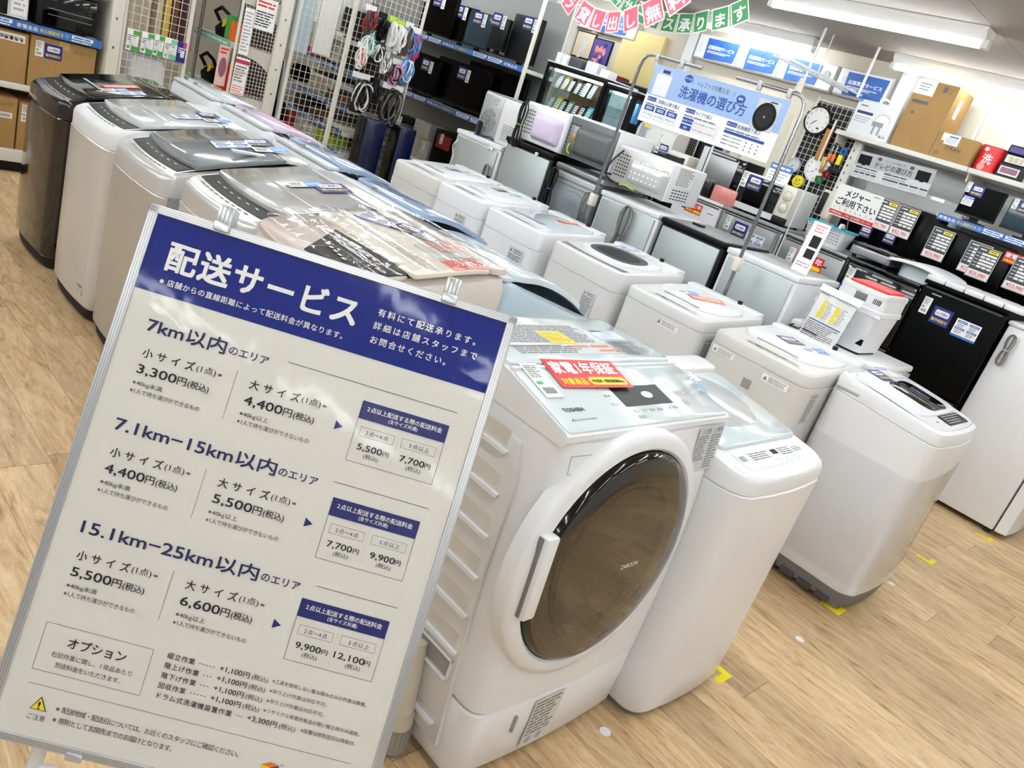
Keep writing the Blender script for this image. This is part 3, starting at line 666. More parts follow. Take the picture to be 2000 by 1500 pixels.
back_row('washer with greyish blue lid further along the inner row', 2.28, 2.80, .84, .98, 'pale_blue', 'blue_tint')
back_row('pale blue washer with a rounded lid and dark grip slot', 1.72, 2.24, .80, .955, 'pale_blue', 'icy', 'pale_blue', window=True)

# --- drum washer at the end of the left island, front towards the viewer
t = thing('drum_washing_machine', 'large white front loading drum washer with smoky round door', 'washing machine', (1.525, .80, 0), 0)
W, D = .64, .56                                               # local: front plane at y=0, depth to +y
HW = W / 2
def prof(z):                                                  # front plane leans back a little above the door
    return 0.044 * max(0.0, (z - .45) / .5) ** 2
b = MB('white')
def sect(z, ins=0.0, y1=.50, fr=0.0):
    P = []
    y0 = prof(z) + fr; w = HW - ins
    for k in range(9): a = PI / 2 * k / 8; P.append((w - .045 + .045 * math.sin(a), y0 + .05 - .05 * math.cos(a)))
    P += [(w, y0 + .16), (w - .005, y1 - .06), (w - .03, y1 - .01), (w - .06, y1)]
    L = [(-x, y) for x, y in P[::-1]]
    F = [(-(w - .045) + (2 * (w - .045)) * k / 8, y0 - .012 * (1 - (2 * k / 8 - 1) ** 2)) for k in range(1, 8)]
    return [(x, y, z) for x, y in P + L + F]
zs = [.24, .26, .32, .42, .52, .62, .72, .80, .87, .93]
b.loft([sect(.236, .006, fr=.006)] + [sect(z, .004 * (1 - math.sin(PI * min(1, (z - .2) / .75)))) for z in zs], 'white', True, True)
b.build('cabinet', t)
b = MB('white'); b.loft([sect(.02, .02, fr=.02), sect(.05, .006, fr=.004), sect(.15, .002, fr=.0), sect(.225, .002, fr=.002), sect(.231, .006, fr=.006)]); b.build('plinth', t)
for sx in (-1, 1):
    for y in (.08, .44): g = MB('rubber'); g.cyl((sx * .25, y, 0), (sx * .25, y, .024), .025, n=14); g.build('foot', t)
# top: sloping glass control panel, then the flat rear cover
TF = lambda y: .962 + (y - .03) * .30 if y < .235 else 1.0235
b = MB('white')
b.loft([[(x, y, z) for y, z in ((.045, .925), (.036, .94), (.037, .952), (.046, .957), (.233, .999), (.27, 1.004), (.47, 1.004), (.498, .985), (.5, .925))] for x in (-HW + .001, HW - .001)])
b.build('panel_base', t)
b = MB('glass_panel'); b.slab(-HW + .006, HW - .006, .042, .233, lambda y: .957 + (y - .046) * .23, -.002, .004, .012, .002, None, 0, 4, 4); cp = b.build('control_panel', t)
pf = lambda y: .9612 + (y - .046) * .23
PMx = lambda x, y: frame((x, y, pf(y) + .0005), (1, 0, 0), (0, 1, .23))
b = MB('charcoal'); M = PMx(.033, .130); b.slab(-.105, .105, -.032, .032, FLAT, 0, .001, .008, 0, 'charcoal') if False else b.slab(0, .001, 0, .001, FLAT, 0, .0001, .0001, 0) if False else b.plate(M, -.095, -.034, .095, .034, .0004, 'charcoal'); b.disc(M, .022, .0, .021, 'paper', .0006, 16, .012); b.build('display', cp, 0)
b = MB('ink_grey'); M = PMx(0, 0); s = 1.044
def pan(x, y): return (x, y * s - .0)
b.text('TOSHIBA', PMx(-.276, .097), 0, 0, .0165, 'ink', None, .014); b.text('ULTRA FINE BUBBLE', PMx(-.262, .070), 0, 0, .0075, 'ink_grey', None, .004)
M2 = PMx(-.278, .070)
for k in range(3): b.disc(M2, .004 + k * .004, .002 + (k % 2) * .004, .0022, 'ink_grey')
for k, w in enumerate(['洗い', 'すすぎ', '脱水', '乾燥', '槽洗浄', '予約']): b.text(w, PMx(-.055 + k * .032, .076), 0, 0, .011, 'ink', .022, .004)
b.text('風呂水', PMx(-.055, .058), 0, 0, .011, 'ink', .03, .006)
for k, w in enumerate(['コース', '温水', '仕上']): b.text(w, PMx(-.108, .160 - k * .028), 0, 0, .009, 'ink', .03, .004)
for x, y, r, w in ((.185, .160, .013, '水量'), (.195, .128, .013, '洗濯'), (.195, .092, .013, '乾燥'), (.225, .128, .012, ''), (.256, .128, .021, 'スタート'), (.298, .125, .012, '切'), (.322, .124, .011, '入')):
    M = PMx(x - .015, y); n = 24
    for k in range(n):
        a, c = 2 * PI * k / n, 2 * PI * (k + 1) / n
        b.poly([M @ Vector((q * math.cos(g), q * .8 * math.sin(g), .0004)) for q, g in ((r, a), (r, c), (r - .0012, c), (r - .0012, a))], 'ink_grey')
    b.text(w, M, 0, -.003, r * .7, 'ink_grey', r * 1.3, .004, 'c')
b.build('panel_print', cp, 0)
stick('red', t, (-.095, .205, pf(.205) + .006), (1, -.08, 0), (.08, 1, .23), 1.12)
stick('price', t, (-.262, .195, pf(.195) + .003), (1, -.05, 0), (.05, 1, .23), 1.25)
b = MB('glass_panel'); b.slab(-HW + .012, HW - .014, .250, .515, FLAT, .985, 1.013, .02, .005); rc = b.build('rear_cover', t)
M = frame((0, .38, 1.0136), (1, 0, 0), (0, 1, 0)); b = MB('light_grey')
b.plate(M, -.24, -.095, .12, .08, .0004, 'light_grey'); b.lines(M, -.235, -.03, .115, .075, 12, 'ink_grey', .0005, .5, .1, 3); b.lines(M, -.235, -.09, .0, -.05, 4, 'ink_grey', .0005, .5, .2, 5)
b.quad(M, -.075, -.035, .015, .035, 'yellow', .0008); b.lines(M, -.07, -.03, .01, .03, 5, 'gold', .0011, .4, .1)
for x0, x1, y in ((-.04, .04, -.055), (.05, .12, -.055), (.06, .115, -.08), (.12, .14, -.08)): b.quad(M, x0, y, x1, y + .008, 'orange', .0008)
b.quad(M, -.24, .068, -.19, .076, 'ink', .0008); b.quad(M, -.24, -.05, -.06, -.045, 'ink_grey', .0008)
b.build('instruction_label', rc, 0)
b = MB('light_grey'); M = frame((.205, .36, 1.0136), (1, 0, 0), (0, 1, 0)); b.plate(M, -.06, .01, .05, .07, .0004, 'glass_panel'); b.quad(M, -.055, .06, .0, .066, 'ink_light'); b.lines(M, -.06, -.08, .06, .0, 8, 'ink_grey', .0005, .5, .2); b.build('diagram_label', rc, 0)
b = MB('white'); b.box(-HW + .008, HW - .008, .235, .247, .985, 1.0085, None, .003); b.build('cover_step', t)
# left side: pressed service panel with horizontal ribs and the framed grip
side = MB('white_warm'); M = frame((-HW - .001, .16, 0), (0, -1, 0), (0, 0, 1))
P = [(.02, .88), (-.24, .905), (-.36, .905), (-.36, .09), (.09, .09), (.07, .30), (.05, .55), (.045, .80)]
def spoly(P, z, m): side.poly([M @ Vector((x, y, z)) for x, y in P], m)
q = [(x * .985 - .003, .5 + (y - .5) * .985) for x, y in P]
side.loft([[M @ Vector((x, y, -.004)) for x, y in P], [M @ Vector((x, y, .004)) for x, y in P], [M @ Vector((x, y, .007)) for x, y in q]], 'white_warm', False, True)
sp = side.build('side_panel', t)
for k, (z, y) in enumerate(((.84, -.005), (.742, .01), (.642, .022), (.54, .034), (.44, .042), (.340, .05), (.132, .055))):
    g = MB('pearl'); h = .052 if k < 6 else .03
    g.tf = M
    g.box(-.34, y - .006, z, z + h, .0066, .0074, 'pearl')
    g.prism([(-.34, z), (y, z), (y + .006, z + .006), (y + .006, z + .010), (-.34, z + .010)], .007, .016, 'white')
    g.build('rib', sp)
g = MB('pearl'); g.tf = M
for a in ((-.2, .055, .262, .268), (-.2, .055, .318, .324), (.049, .055, .262, .324)): g.box(a[0], a[1], a[2], a[3], .006, .014, 'white', .002)
g.box(-.2, .045, .272, .314, .006, .0085, 'grey'); g.build('side_grip', sp)
# front: drawer, split lines, caution label
b = MB('seam')
def fp(x, z, o=.0005): return (x, prof(z) - .012 * (1 - (x / (HW - .045)) ** 2) * (abs(x) < HW - .045) - o, z)
def fline(pts, w=.0016, m='seam'): b.tube([fp(x, z, .0002) for x, z in pts], w / 2, m, 5)
fline([(-.285, .905), (-.17, .905), (-.172, .865), (-.285, .865), (-.285, .905)]); fline([(-.318, .82), (-.30, .81), (-.26, .812), (-.2, .822)])
b.build('panel_seams', t)
M = frame(fp(-.228, .85, .0015), (1, 0, 0), (0, 0, 1)); b = MB('ink'); b.text('洗剤投入ケース 引く', M, -.04, 0, .010, 'ink', .085, .004); b.build('drawer_print', t, 0)
M = frame(fp(.248, .872, .003), (1, .04, 0), (0, .10, 1)); b = MB('light_grey'); b.plate(M, -.062, -.062, .062, .062, .0004, 'light_grey')
b.text('⚠注意', M, -.05, .045, .014, 'ink', .045, .004); b.text('⚠警告', M, .01, .045, .014, 'ink', .045, .004); b.lines(M, -.058, -.03, -.004, .04, 12, 'ink_grey'); b.lines(M, .004, -.055, .058, .04, 13, 'ink_grey', seed=4); b.build('caution_label', t, 0)
M = frame((-.06, prof(.15) - .0135, .14), (1, 0, 0), (0, 0, 1)); b = MB('pearl'); b.plate(M, -.055, -.075, .055, .08, .0004, 'ivory'); b.lines(M, -.05, -.04, .05, .075, 10, 'ink_grey'); b.disc(M, -.03, -.055, .012, 'ink_light'); b.disc(M, .01, -.055, .012, 'ink_light'); b.build('drain_label', t, 0)
b = MB('grey'); b.box(-.175, -.167, -.014, .02, .145, .195, None, .002); b.build('drain_latch', t)
# door: white ring, black rim, smoky bowl
DC = Vector((-.055, .008, .632)); ax = Vector((0, -1, .055)).normalized()
b = MB('white'); b.lathe([(.322, -.03), (.322, .004), (.316, .012), (.300, .019), (.284, .020), (.278, .015), (.274, -.01)], DC, ax, None, 72); b.build('door_ring', t, 40)
g = MB('black_gloss'); g.lathe([(.274, -.01), (.275, .016), (.270, .026), (.262, .030)], DC, ax, None, 72); 
g.lathe([(.262, .0), (.2, -.012), (.12, -.02), (.001, -.022)], DC, ax, 'hole', 72); dr = g.build('door', t, 40)
g = MB('smoke_glass'); g.lathe([(.263, .030), (.255, .034), (.22, .041), (.15, .047), (.08, .0495), (.001, .05)], DC, ax, None, 72); g.build('door_glass', dr, 60)
g = MB('clear_grey'); g.lathe([(.200, .014), (.196, .024), (.188, .026), (.182, .016), (.172, -.004), (.12, -.012)], DC, ax, 'smoke_glass', 72); g.build('glass_bowl', dr, 60)
g = MB('rim_highlight'); g.lathe([(.197, .020), (.200, .024), (.196, .028), (.192, .024), (.197, .020)], DC, ax, None, 72); g.build('bowl_edge_highlight', dr, 60)  # bowl edge in a pale colour that paints in its highlight
M = frame(DC + ax * .0505 + Vector((.035, 0, -.012)), (1, 0, 0), (0, .05, 1)); g = MB('paper'); g.text('ZABOON', M, -.032, 0, .017, 'paper', .066, .004, 'l', .0012); g.build('door_lettering', dr, 0)
g = MB('white'); g.tf = frame(DC + ax * .018 + Vector((-.268, 0, .02)), (1, 0, 0), (0, .05, 1))
pts = [(-.005 - .02 * math.cos(a * .9), .115 * math.sin(a)) for a in [(-1 + 2 * k / 12) * PI / 2 for k in range(13)]]
g.box(-.02, .018, -.10, .10, -.006, .022, 'white', .006); g.box(-.0225, -.0195, -.096, .096, -.004, .010, 'ink_grey', .001); g.build('door_handle', t)
g = MB('white'); g.lathe([(.02, -.004), (.05, .012), (.07, .018)], DC + Vector((.262, -.012, .16)), ax, None, 24); 
# drain hose hanging at the left foot
b = MB('hose'); b.tube([(-HW - .03, .22, .30), (-HW - .035, .20, .20), (-HW - .035, .185, .10)], .033, None, 16); b.cyl((-HW - .035, .188, .115), (-HW - .035, .183, .075), .037, 'hose', 16); 
b.cyl((-HW - .035, .184, .078), (-HW - .035, .178, .004), .036, 'hose_cap', 18)
for k in range(18): a = 2 * PI * k / 18; b.cyl((-HW - .035 + .036 * math.cos(a), .183 + .036 * math.sin(a), .074), (-HW - .035 + .035 * math.cos(a), .179 + .035 * math.sin(a), .008), .003, 'hose_cap', 5)
b.build('drain_hose', t)

# --- compact white washer beside it
t = thing('washing_machine', 'compact white top loader standing right beside the drum washer', 'washing machine', (2.085, .985, 0), 0, 'washers facing the front aisle')
W, D = .51, .54; f = height(D, .835, .905, 1.0, .1); seam = .78
washer_body(t, W, D, f, seam, .065, 'white', .02, 'foot_grey', .03, .006); washer_top(t, W, D, f, seam, .065, 'white', .02, .003, .02)
b = MB('icy'); b.slab(-W / 2 + .03, W / 2 - .03, -D / 2 + .115, D / 2 - .10, f, .0, .012, .03, .005, None, 0, 8, 6, 0); o = b.build('lid', t)
g = MB('clear_grey'); g.slab(-.16, .16, -.09, .16, f, .011, .0135, .13, .002); g.build('lid_window', o)
stick_top('sky', t, f, -.03, .10, .0145, .1, 1.1); stick_top('leaflet', t, f, .02, .02 + .14, .0145, .1, .8)
b = MB('white'); b.slab(-W / 2 + .02, W / 2 - .02, D / 2 - .095, D / 2 - .01, f, .0, .022, .02, .005); b.build('rear_console', t)
M = frame((0, -D / 2 + .063, f(-D / 2 + .063) + .0012), (1, 0, 0), (0, 1, slope(f, -.2))); b = MB('glass_panel')
b.plate(M, -.19, -.035, .19, .032, .0004, 'white'); b.quad(M, -.18, .0, -.15, .02, 'grey', .0005); b.quad(M, .0, .005, .032, .024, 'ink', .0006)
rw = [(-.13, -.005, -.02, .025), (-.13, .0, -.02, .0)]
b.lines(M, -.125, -.005, -.015, .026, 4, 'ink_grey'); b.lines(M, .04, -.005, .12, .026, 4, 'ink_grey', seed=7); b.lines(M, .125, .0, .175, .02, 3, 'ink_grey', seed=9)
for k, x in enumerate((.0, .03, .06, .105)):
    for j in range(16): a, c = 2 * PI * j / 16, 2 * PI * (j + 1) / 16; b.poly([M @ Vector((x - .01 + q * math.cos(g), -.022 + q * .8 * math.sin(g), .0006)) for q, g in ((.011, a), (.011, c), (.0098, c), (.0098, a))], 'ink_grey')
b.build('control_panel', t, 0)

# --- tall washer wrapped in film at the end of the middle row
t = thing('washing_machine', 'white top loader wrapped in clear film with dark window lid', 'washing machine', (3.505, .905, 0), 0, 'washers facing the front aisle')
W, D = .56, .45
def f(y):
    u = (y + D / 2) / D
    return .856 + .085 * u - .032 * u * u
g = lambda y: f(y) - .055 - .02 * (y + D / 2) / D
b = MB('white'); q = lambda z, ins: [(x, y, z) for x, y in rr(W - 2 * ins, D - 2 * ins, .07 - ins * .5, 6, .022)]
b.loft([q(.09, .008), q(.10, .002), q(.5, .0)] + [[(x, y, g(y) - .004) for x, y in rr(W, D, .07, 6, .022)], [(x, y, g(y)) for x, y in rr(W - .008, D - .008, .066, 6, .022)]]); b.build('cabinet', t)
b = MB('foot_grey'); b.loft([q(.03, .018), q(.092, .006)])
for k in range(4): b.box(-W / 2 + .006, -W / 2 + .02, -.16 + k * .085, -.10 + k * .085, .025, .05, 'dark_grey')
b.build('base', t)
for sx in (-1, 1):
    for sy in (-1, 1): c = MB('grey'); c.cyl((sx * .2, sy * .16, 0), (sx * .2, sy * .16, .034), .026, n=12); c.build('foot', t)
b = MB('white'); P = [rr(W - 2 * i, D - 2 * i, .07 - i, 6, .022) for i in (.002, .002, .008, .024)]
b.loft([[(x, y, g(y) + .002) for x, y in P[0]]] + [[(x, y, f(y) - o) for x, y in P[k]] for k, o in ((1, .02), (2, .006), (3, 0))], None, True, False)
b.slab(-W / 2 + .026, W / 2 - .026, -D / 2 + .026, D / 2 - .026, f, -.001, .0002, .046, 0, None, .022, 12, 4, 0, False); b.build('top_cover', t)
b = MB('white'); b.slab(-W / 2 + .05, W / 2 - .05, -D / 2 + .105, D / 2 - .05, f, .0, .010, .05, .005, None, .015, 10, 6); o = b.build('lid', t)
c = MB('black_gloss'); c.slab(-.09, .15, -.115, .09, f, .0095, .0125, .05, .002, None, .0, 8); c.build('lid_window', o)
c = MB('clear_grey'); c.slab(-.09, .05, -.1, .06, f, .0142, .015, .04, 0, None, .0, 8); c.build('window_glint', o) if False else c.bm.free()
b = MB('charcoal'); b.slab(-.06, .19, -D / 2 + .03, -D / 2 + .09, f, .0, .003, .01, .001); cp = b.build('control_panel', t)
M = frame((.065, -D / 2 + .06, f(-D / 2 + .06) + .0035), (1, 0, 0), (0, 1, slope(f, -.24))); b = MB('paper'); b.lines(M, -.11, -.025, .11, .025, 4, 'pearl'); b.build('panel_print', cp, 0)
b = MB('ink_grey'); b.box(-.14, -.115, -D / 2 + .06, -D / 2 + .064, f(-D / 2 + .06) + .0005, f(-D / 2 + .06) + .002); b.build('brand_mark', t)
stick_top('navy', t, f, -.03, .14, .013, -.1, 1.0); stick_top('leaflet', t, f, .09, .16, .013, -.1, .8)
b = MB('light_grey'); b.box(-W / 2 - .001, -W / 2 + .004, .10, .20, .845, .862, 'pearl', .002); b.box(-W / 2 - .0015, -W / 2, .105, .195, .847, .853, 'grey'); b.cyl((-W / 2 - .001, .07, .848), (-W / 2 + .004, .07, .848), .009, 'white', 12); b.build('carry_handle', t)
b = MB('film')
for k, (z0, z1) in enumerate(((.15, .66),)):
    R0 = [(x, y, z0 + .03 * math.sin(3 * x + k) + .02 * math.cos(5 * y)) for x, y in rr(W + .006 + .002 * k, D + .006 + .002 * k, .073, 6, .022)]
    R1_ = [(x, y, z + z1 - z0) for x, y, z in R0]; b.loft([R0, R1_], None, False, False)
b.build('stretch_film', t)

# --- middle row, fronts to the left
def mid(label, y0, y1, h, body, kind, rise=.03, X=3.04, D=.55, seam=.10, r=.045, logo=False):
    W = y1 - y0
    t = thing('washing_machine', label, 'washing machine', (X + D / 2, (y0 + y1) / 2, 0), -PI / 2, R2)
    f = height(D, h, h + rise, 1.0, .1); s = h - seam
    washer_body(t, W, D, f, s, r, body, .008, 'foot_grey', .04, .004); washer_top(t, W, D, f, s, r, body, .008, .002, .014)
    if kind == 'flat':
        b = MB('white'); b.slab(-W / 2 + .02, W / 2 - .02, -D / 2 + .11, D / 2 - .10, f, .0, .010, .02, .004); o = b.build('lid', t)
        g = MB('light_grey'); g.slab(-W / 2 + .08, W / 2 - .08, -D / 2 + .035, -D / 2 + .09, f, .0, .0015, .006, .0005); g.lines(frame((0, -D / 2 + .0625, f(-D / 2 + .0625) + .002), (1, 0, 0), (0, 1, 0)), -W / 2 + .1, -.02, W / 2 - .1, .02, 3, 'ink_grey'); g.build('control_panel', t, 20)
        g = MB('pearl'); g.slab(-.09, .09, -D / 2 + .125, -D / 2 + .16, f, .0095, .0115, .008, .001); g.build('lid_grip', o)
    if kind == 'slot':
        b = MB('icy'); b.slab(-W / 2 + .025, W / 2 - .025, -D / 2 + .085, D / 2 - .10, f, .0, .011, .02, .004); o = b.build('lid', t)
        g = MB('grey'); g.slab(-.10, .10, -D / 2 + .10, -D / 2 + .15, f, .010, .012, .006, .0005); g.build('lid_window', o)
        g = MB('light_grey'); g.slab(-W / 2 + .08, W / 2 - .08, -D / 2 + .03, -D / 2 + .07, f, .0, .0012, .006, 0); g.lines(frame((0, -D / 2 + .05, f(-D / 2 + .05) + .0018), (1, 0, 0), (0, 1, 0)), -W / 2 + .1, -.015, W / 2 - .1, .015, 2, 'ink_grey'); g.build('control_panel', t, 20)
    if kind == 'oval':
        b = MB('mid_grey'); b.arc(-W / 2 + .03, W / 2 - .03, -D / 2 + .035, -D / 2 + .08, f, -.001, .002, None, .008, .03, 14); b.build('control_panel', t)
        b = MB('white'); b.slab(-W / 2 + .04, W / 2 - .04, -D / 2 + .09, D / 2 - .085, f, .0, .013, .17, .006); o = b.build('lid', t)
        g = MB('dark_grey'); g.slab(-.15, .15, -D / 2 + .125, .10, f, .0125, .0155, .105, .0015); g.slab(-.12, .12, -D / 2 + .15, .06, f, .0152, .0162, .09, 0, 'charcoal'); g.build('lid_window', o)
    if kind == 'round':
        b = MB('white'); b.slab(-W / 2 + .03, W / 2 - .03, -D / 2 + .11, D / 2 - .07, f, .0, .010, .16, .005); o = b.build('lid', t)
        g = MB('white'); g.slab(-.16, .16, -D / 2 + .14, .14, f, .0095, .013, .14, .003); g.build('lid_panel', o)
        g = MB('grey'); g.slab(-.10, .10, -D / 2 + .118, -D / 2 + .135, f, .0095, .0118, .005, 0); g.build('lid_grip', o)
        M = frame((0, -D / 2 + .06, f(-D / 2 + .06) + .0008), (1, 0, 0), (0, 1, 0)); g = MB('light_grey'); g.lines(M, -.10, -.02, .15, .02, 3, 'ink_grey'); g.quad(M, -.06, -.008, -.03, .006, 'ink'); g.build('panel_print', t, 0)
    b = MB('white'); b.slab(-W / 2 + .015, W / 2 - .015, D / 2 - .085, D / 2 - .008, f, .0, .014, .015, .004); b.build('rear_console', t)
    g = MB('charcoal'); g.cyl((.08, D / 2 - .04, f(D / 2) + .012), (.08, D / 2 - .04, f(D / 2) + .03), .012, n=10); g.build('inlet', t)
    if logo: g = MB('grey'); g.box(-.02, .02, -D / 2 - .010, -D / 2 - .006, s - .11, s - .07); g.build('badge', t)
    return t, f, W, D, s
t, f, W, D, s = mid('white compact washer furthest along the middle row', 3.60, 4.05, .90, 'ivory', 'flat')
stick_top('navy', t, f, -.05, .05, .012, PI / 2, .8); stick_top('leaflet', t, f, .02, .12, .012, PI / 2 + .2, .8); stick_top('sky', t, f, .05, .18, .012, PI / 2, .7)
t, f, W, D, s = mid('white compact washer with black banded sticker on its front', 3.18, 3.60, .90, 'white', 'flat')
stick('warn', t, (.07, -D / 2 - .0085, s - .10), (1, 0, 0), (0, 0, 1), 1.15); stick_top('navy', t, f, -.08, .10, .012, PI / 2, .8); stick_top('sky', t, f, .02, .13, .012, PI / 2, .8)
b = MB('ink'); b.box(.03, .115, -D / 2 - .0105, -D / 2 - .0085, s - .125, s - .11); b.box(.03, .115, -D / 2 - .0105, -D / 2 - .0085, s - .20, s - .19); b.build('caution_band', t, 0)
t, f, W, D, s = mid('white washer with a grey slot window in its lid', 2.71, 3.155, .895, 'white', 'slot')
stick('warn', t, (.10, -D / 2 - .0085, s - .13), (1, 0, 0), (0, 0, 1), 1.35); stick_top('orange', t, f, .03, .12, .013, PI / 2 - .2, .8)
t, f, W, D, s = mid('white washer with a large dark oval lid window', 2.15, 2.63, .895, 'white_warm', 'oval')
stick('warn', t, (.10, -D / 2 - .0085, s - .12), (1, 0, 0), (0, 0, 1), 1.0); stick_top('sky', t, f, -.12, .12, .016, PI / 2, .8); stick_top('leaflet', t, f, -.04, .17, .016, PI / 2, .8)
t, f, W, D, s = mid('white washer with red and blue cards on its round lid', 1.66, 2.11, .872, 'white_warm', 'round', seam=.055)
stick('warn_wide', t, (.06, -D / 2 - .0075, s - .03), (1, 0, 0), (0, 0, 1), 1.0); stick('warn', t, (W / 2 + .0005, -D / 2 + .10, s - .09), (0, 1, 0), (0, 0, 1), .9)
stick_top('orange', t, f, .02, .03, .0145, -.1 + PI / 2 - .4, 1.1); stick_top('sky', t, f, -.07, .0, .0145, PI / 2 - .4, .9)
t, f, W, D, s = mid('off white washer with small grey square badge on its front', 1.135, 1.61, .872, 'ivory', 'round', seam=.055, logo=True)
stick('warn_wide', t, (-.15, -D / 2 - .0075, s - .02), (1, 0, 0), (0, 0, 1), .9); stick('warn_wide', t, (.11, -D / 2 - .0075, s - .03), (1, 0, 0), (0, 0, 1), 1.0); stick('warn', t, (W / 2 + .0005, -D / 2 + .11, s - .09), (0, 1, 0), (0, 0, 1), .9)
stick_top('navy', t, f, -.04, .04, .0145, PI / 2 - .35, 1.0); stick_top('sky', t, f, .07, .06, .0145, PI / 2 - .35, 1.1)

# ------------------------------------------------------------------ fridges of the third row, backs to the viewer (their backs face -x)
R3 = 'small fridges standing with their backs to the washers'
def cord(parent, pts, m='cable', r=.004, name='power_cord', n=6):
    P = [Vector(p) for p in pts]; out = []
    for k in range(len(P) - 1):                               # smooth the path
        p0 = P[max(0, k - 1)]; p1 = P[k]; p2 = P[k + 1]; p3 = P[min(len(P) - 1, k + 2)]
        for j in range(4):
            u = j / 4; out.append(.5 * ((2 * p1) + (-p0 + p2) * u + (2 * p0 - 5 * p1 + 4 * p2 - p3) * u * u + (-p0 + 3 * p1 - 3 * p2 + p3) * u ** 3))
    out.append(P[-1]); b = MB(m); b.tube(out, r, None, n); return b.build(name, parent)
def bundle(parent, c, r, m, n=5, ax='x', tie='cable_blue', seed=1):
    """a coiled cord tied in the middle, hanging from c"""
    rd = random.Random(seed); b = MB(m)
    for k in range(n):
        w = r * (.25 + .5 * rd.random()); dx = (rd.random() - .5) * .02
        pts = []
        for j in range(17):
            a = 2 * PI * j / 16; pts.append((c[0] - .012 - .004 * k, c[1] + dx + w * math.sin(a) * (.35 + .65 * abs(math.cos(a))), c[2] - r * 1.6 + r * 1.6 * math.cos(a)))
        b.tube(pts[:-1], .0035, None, 5, True)
    o = b.build('power_cord', parent)
    g = MB(tie); g.tube([(c[0] - .02 + .018 * math.cos(2 * PI * j / 10), c[1] + .018 * math.sin(2 * PI * j / 10), c[2] - r * 1.6) for j in range(10)], .003, None, 5, True); g.build('cable_tie', o)
    return o
def fridge_back(label, y0, y1, h, body, back, style='plain', X=3.85, D=.50, rim='white'):
    """local frame: x = world x from the back plane, y = world y - y0"""
    t = thing('fridge', label, 'fridge', (X, y0, 0), 0, R3); w = y1 - y0
    b = MB(body); b.box(.012, D - .055, 0, w, .03, h - .03, None, .012); b.build('cabinet', t)
    b = MB(rim); b.box(0, D, -.002, w + .002, h - .032, h, None, .008); b.build('top', t)
    b = MB(body); b.box(D - .05, D, 0, w, .05, h - .035, None, .015); b.build('door', t)
    b = MB(back); b.box(0, .02, .022, w - .022, .12, h - .045, None, .003); p = b.build('back_panel', t)
    for y in (.05, w - .05):
        g = MB('rubber'); g.cyl((.06, y, 0), (.06, y, .035), .02, n=10); g.build('foot', t)
        g = MB('rubber'); g.cyl((D - .08, y, 0), (D - .08, y, .035), .02, n=10); g.build('foot', t)
    return t, p, w
t, p, w = fridge_back('small white fridge furthest left with a grey back plate', 4.02, 4.505, 1.12, 'white', 'galv')
cord(t, [(-.005, w - .05, 1.05), (-.03, w - .04, 1.0), (-.02, w - .06, .92), (-.025, w - .05, .86)], 'white_warm'); b = MB('white'); b.box(-.02, 0, w - .07, w - .03, .84, .87, None, .005); b.build('cord_clip', p)
bundle(t, (-.01, .05, .98), .10, 'cable_grey', 4, seed=3, tie='white_warm')
b = MB('white'); b.box(-.012, .004, .07, .11, 1.06, 1.09, None, .004); b.cyl((-.014, .09, 1.07), (0, .09, 1.07), .008, 'ink_grey'); b.build('hinge_bracket', t)
t, p, w = fridge_back('fridge with pale blue back plate and black top', 3.545, 4.005, 1.20, 'black', 'galv', rim='black')
b = MB('white'); b.cyl((-.012, .14, 1.165), (.0, .14, 1.165), .012); b.build('cap', t); b = MB('white'); b.box(-.006, .0, w - .035, w - .01, 1.13, 1.16, None, .003); b.build('hinge_bracket', t)
t, p, w = fridge_back('grey fridge whose back has a round raised disc', 3.095, 3.50, 1.175, 'dark_grey', 'galv', rim='steel')
b = MB('galv'); b.lathe([(.125, 0), (.12, -.006), (.10, -.009), (.06, -.012), (.03, -.006), (.001, -.004)], (-.0005, w * .45, .92), (1, 0, 0), None, 32); b.build('raised_disc', p)
b = MB('steel'); b.box(-.008, 0, .03, w - .03, 1.09, 1.10, None, .002); b.box(-.008, 0, .03, w - .03, 1.065, 1.07, None, .002); b.build('vent_ridge', p)
bundle(t, (-.01, w - .04, 1.14), .085, 'cable', 6, seed=5); bundle(t, (-.01, .05, 1.08), .10, 'cable_grey', 5, seed=6); cord(t, [(-.02, .06, .95), (-.02, .08, .88), (-.02, .12, .80), (-.02, .16, .72)], 'cable_grey', .006)
b = MB('film'); b.box(-.016, -.0155, .01, w - .01, .3, 1.12); b.build('plastic_cover', t)
t, p, w = fridge_back('white fridge with white rimmed top beneath the silver microwave', 2.63, 3.085, 1.125, 'white', 'galv')
bundle(t, (-.01, .20, 1.10), .11, 'cable_grey', 6, seed=8)
t, p, w = fridge_back('fridge with a black frame around a brushed silver back', 2.17, 2.61, 1.12, 'black', 'galv', rim='black'); b = MB('mid_grey'); b.slab(.01, .50, .01, w - .01, FLAT, 1.119, 1.123, .01, .001); b.build('top_mat', t); b = MB('charcoal'); b.box(.19, .24, .30, .36, 1.12, 1.135); b.build('top_hinge', t)
t, p, w = fridge_back('white cabinet fridge with steel back beside the right pole', 1.715, 2.15, 1.11, 'white', 'galv')
b = MB('clear_grey'); b.slab(.06, .48, .03, w - .03, FLAT, 1.11, 1.113, .01, .0005); b.build('clear_mat', t)
t, p, w = fridge_back('low white fridge carrying the red and white appliance', 1.18, 1.66, .87, 'white', 'galv')
b = MB('grey'); b.box(.30, .50, -.003, .05, .80, .83, None, .004); b.build('door_gap', t)

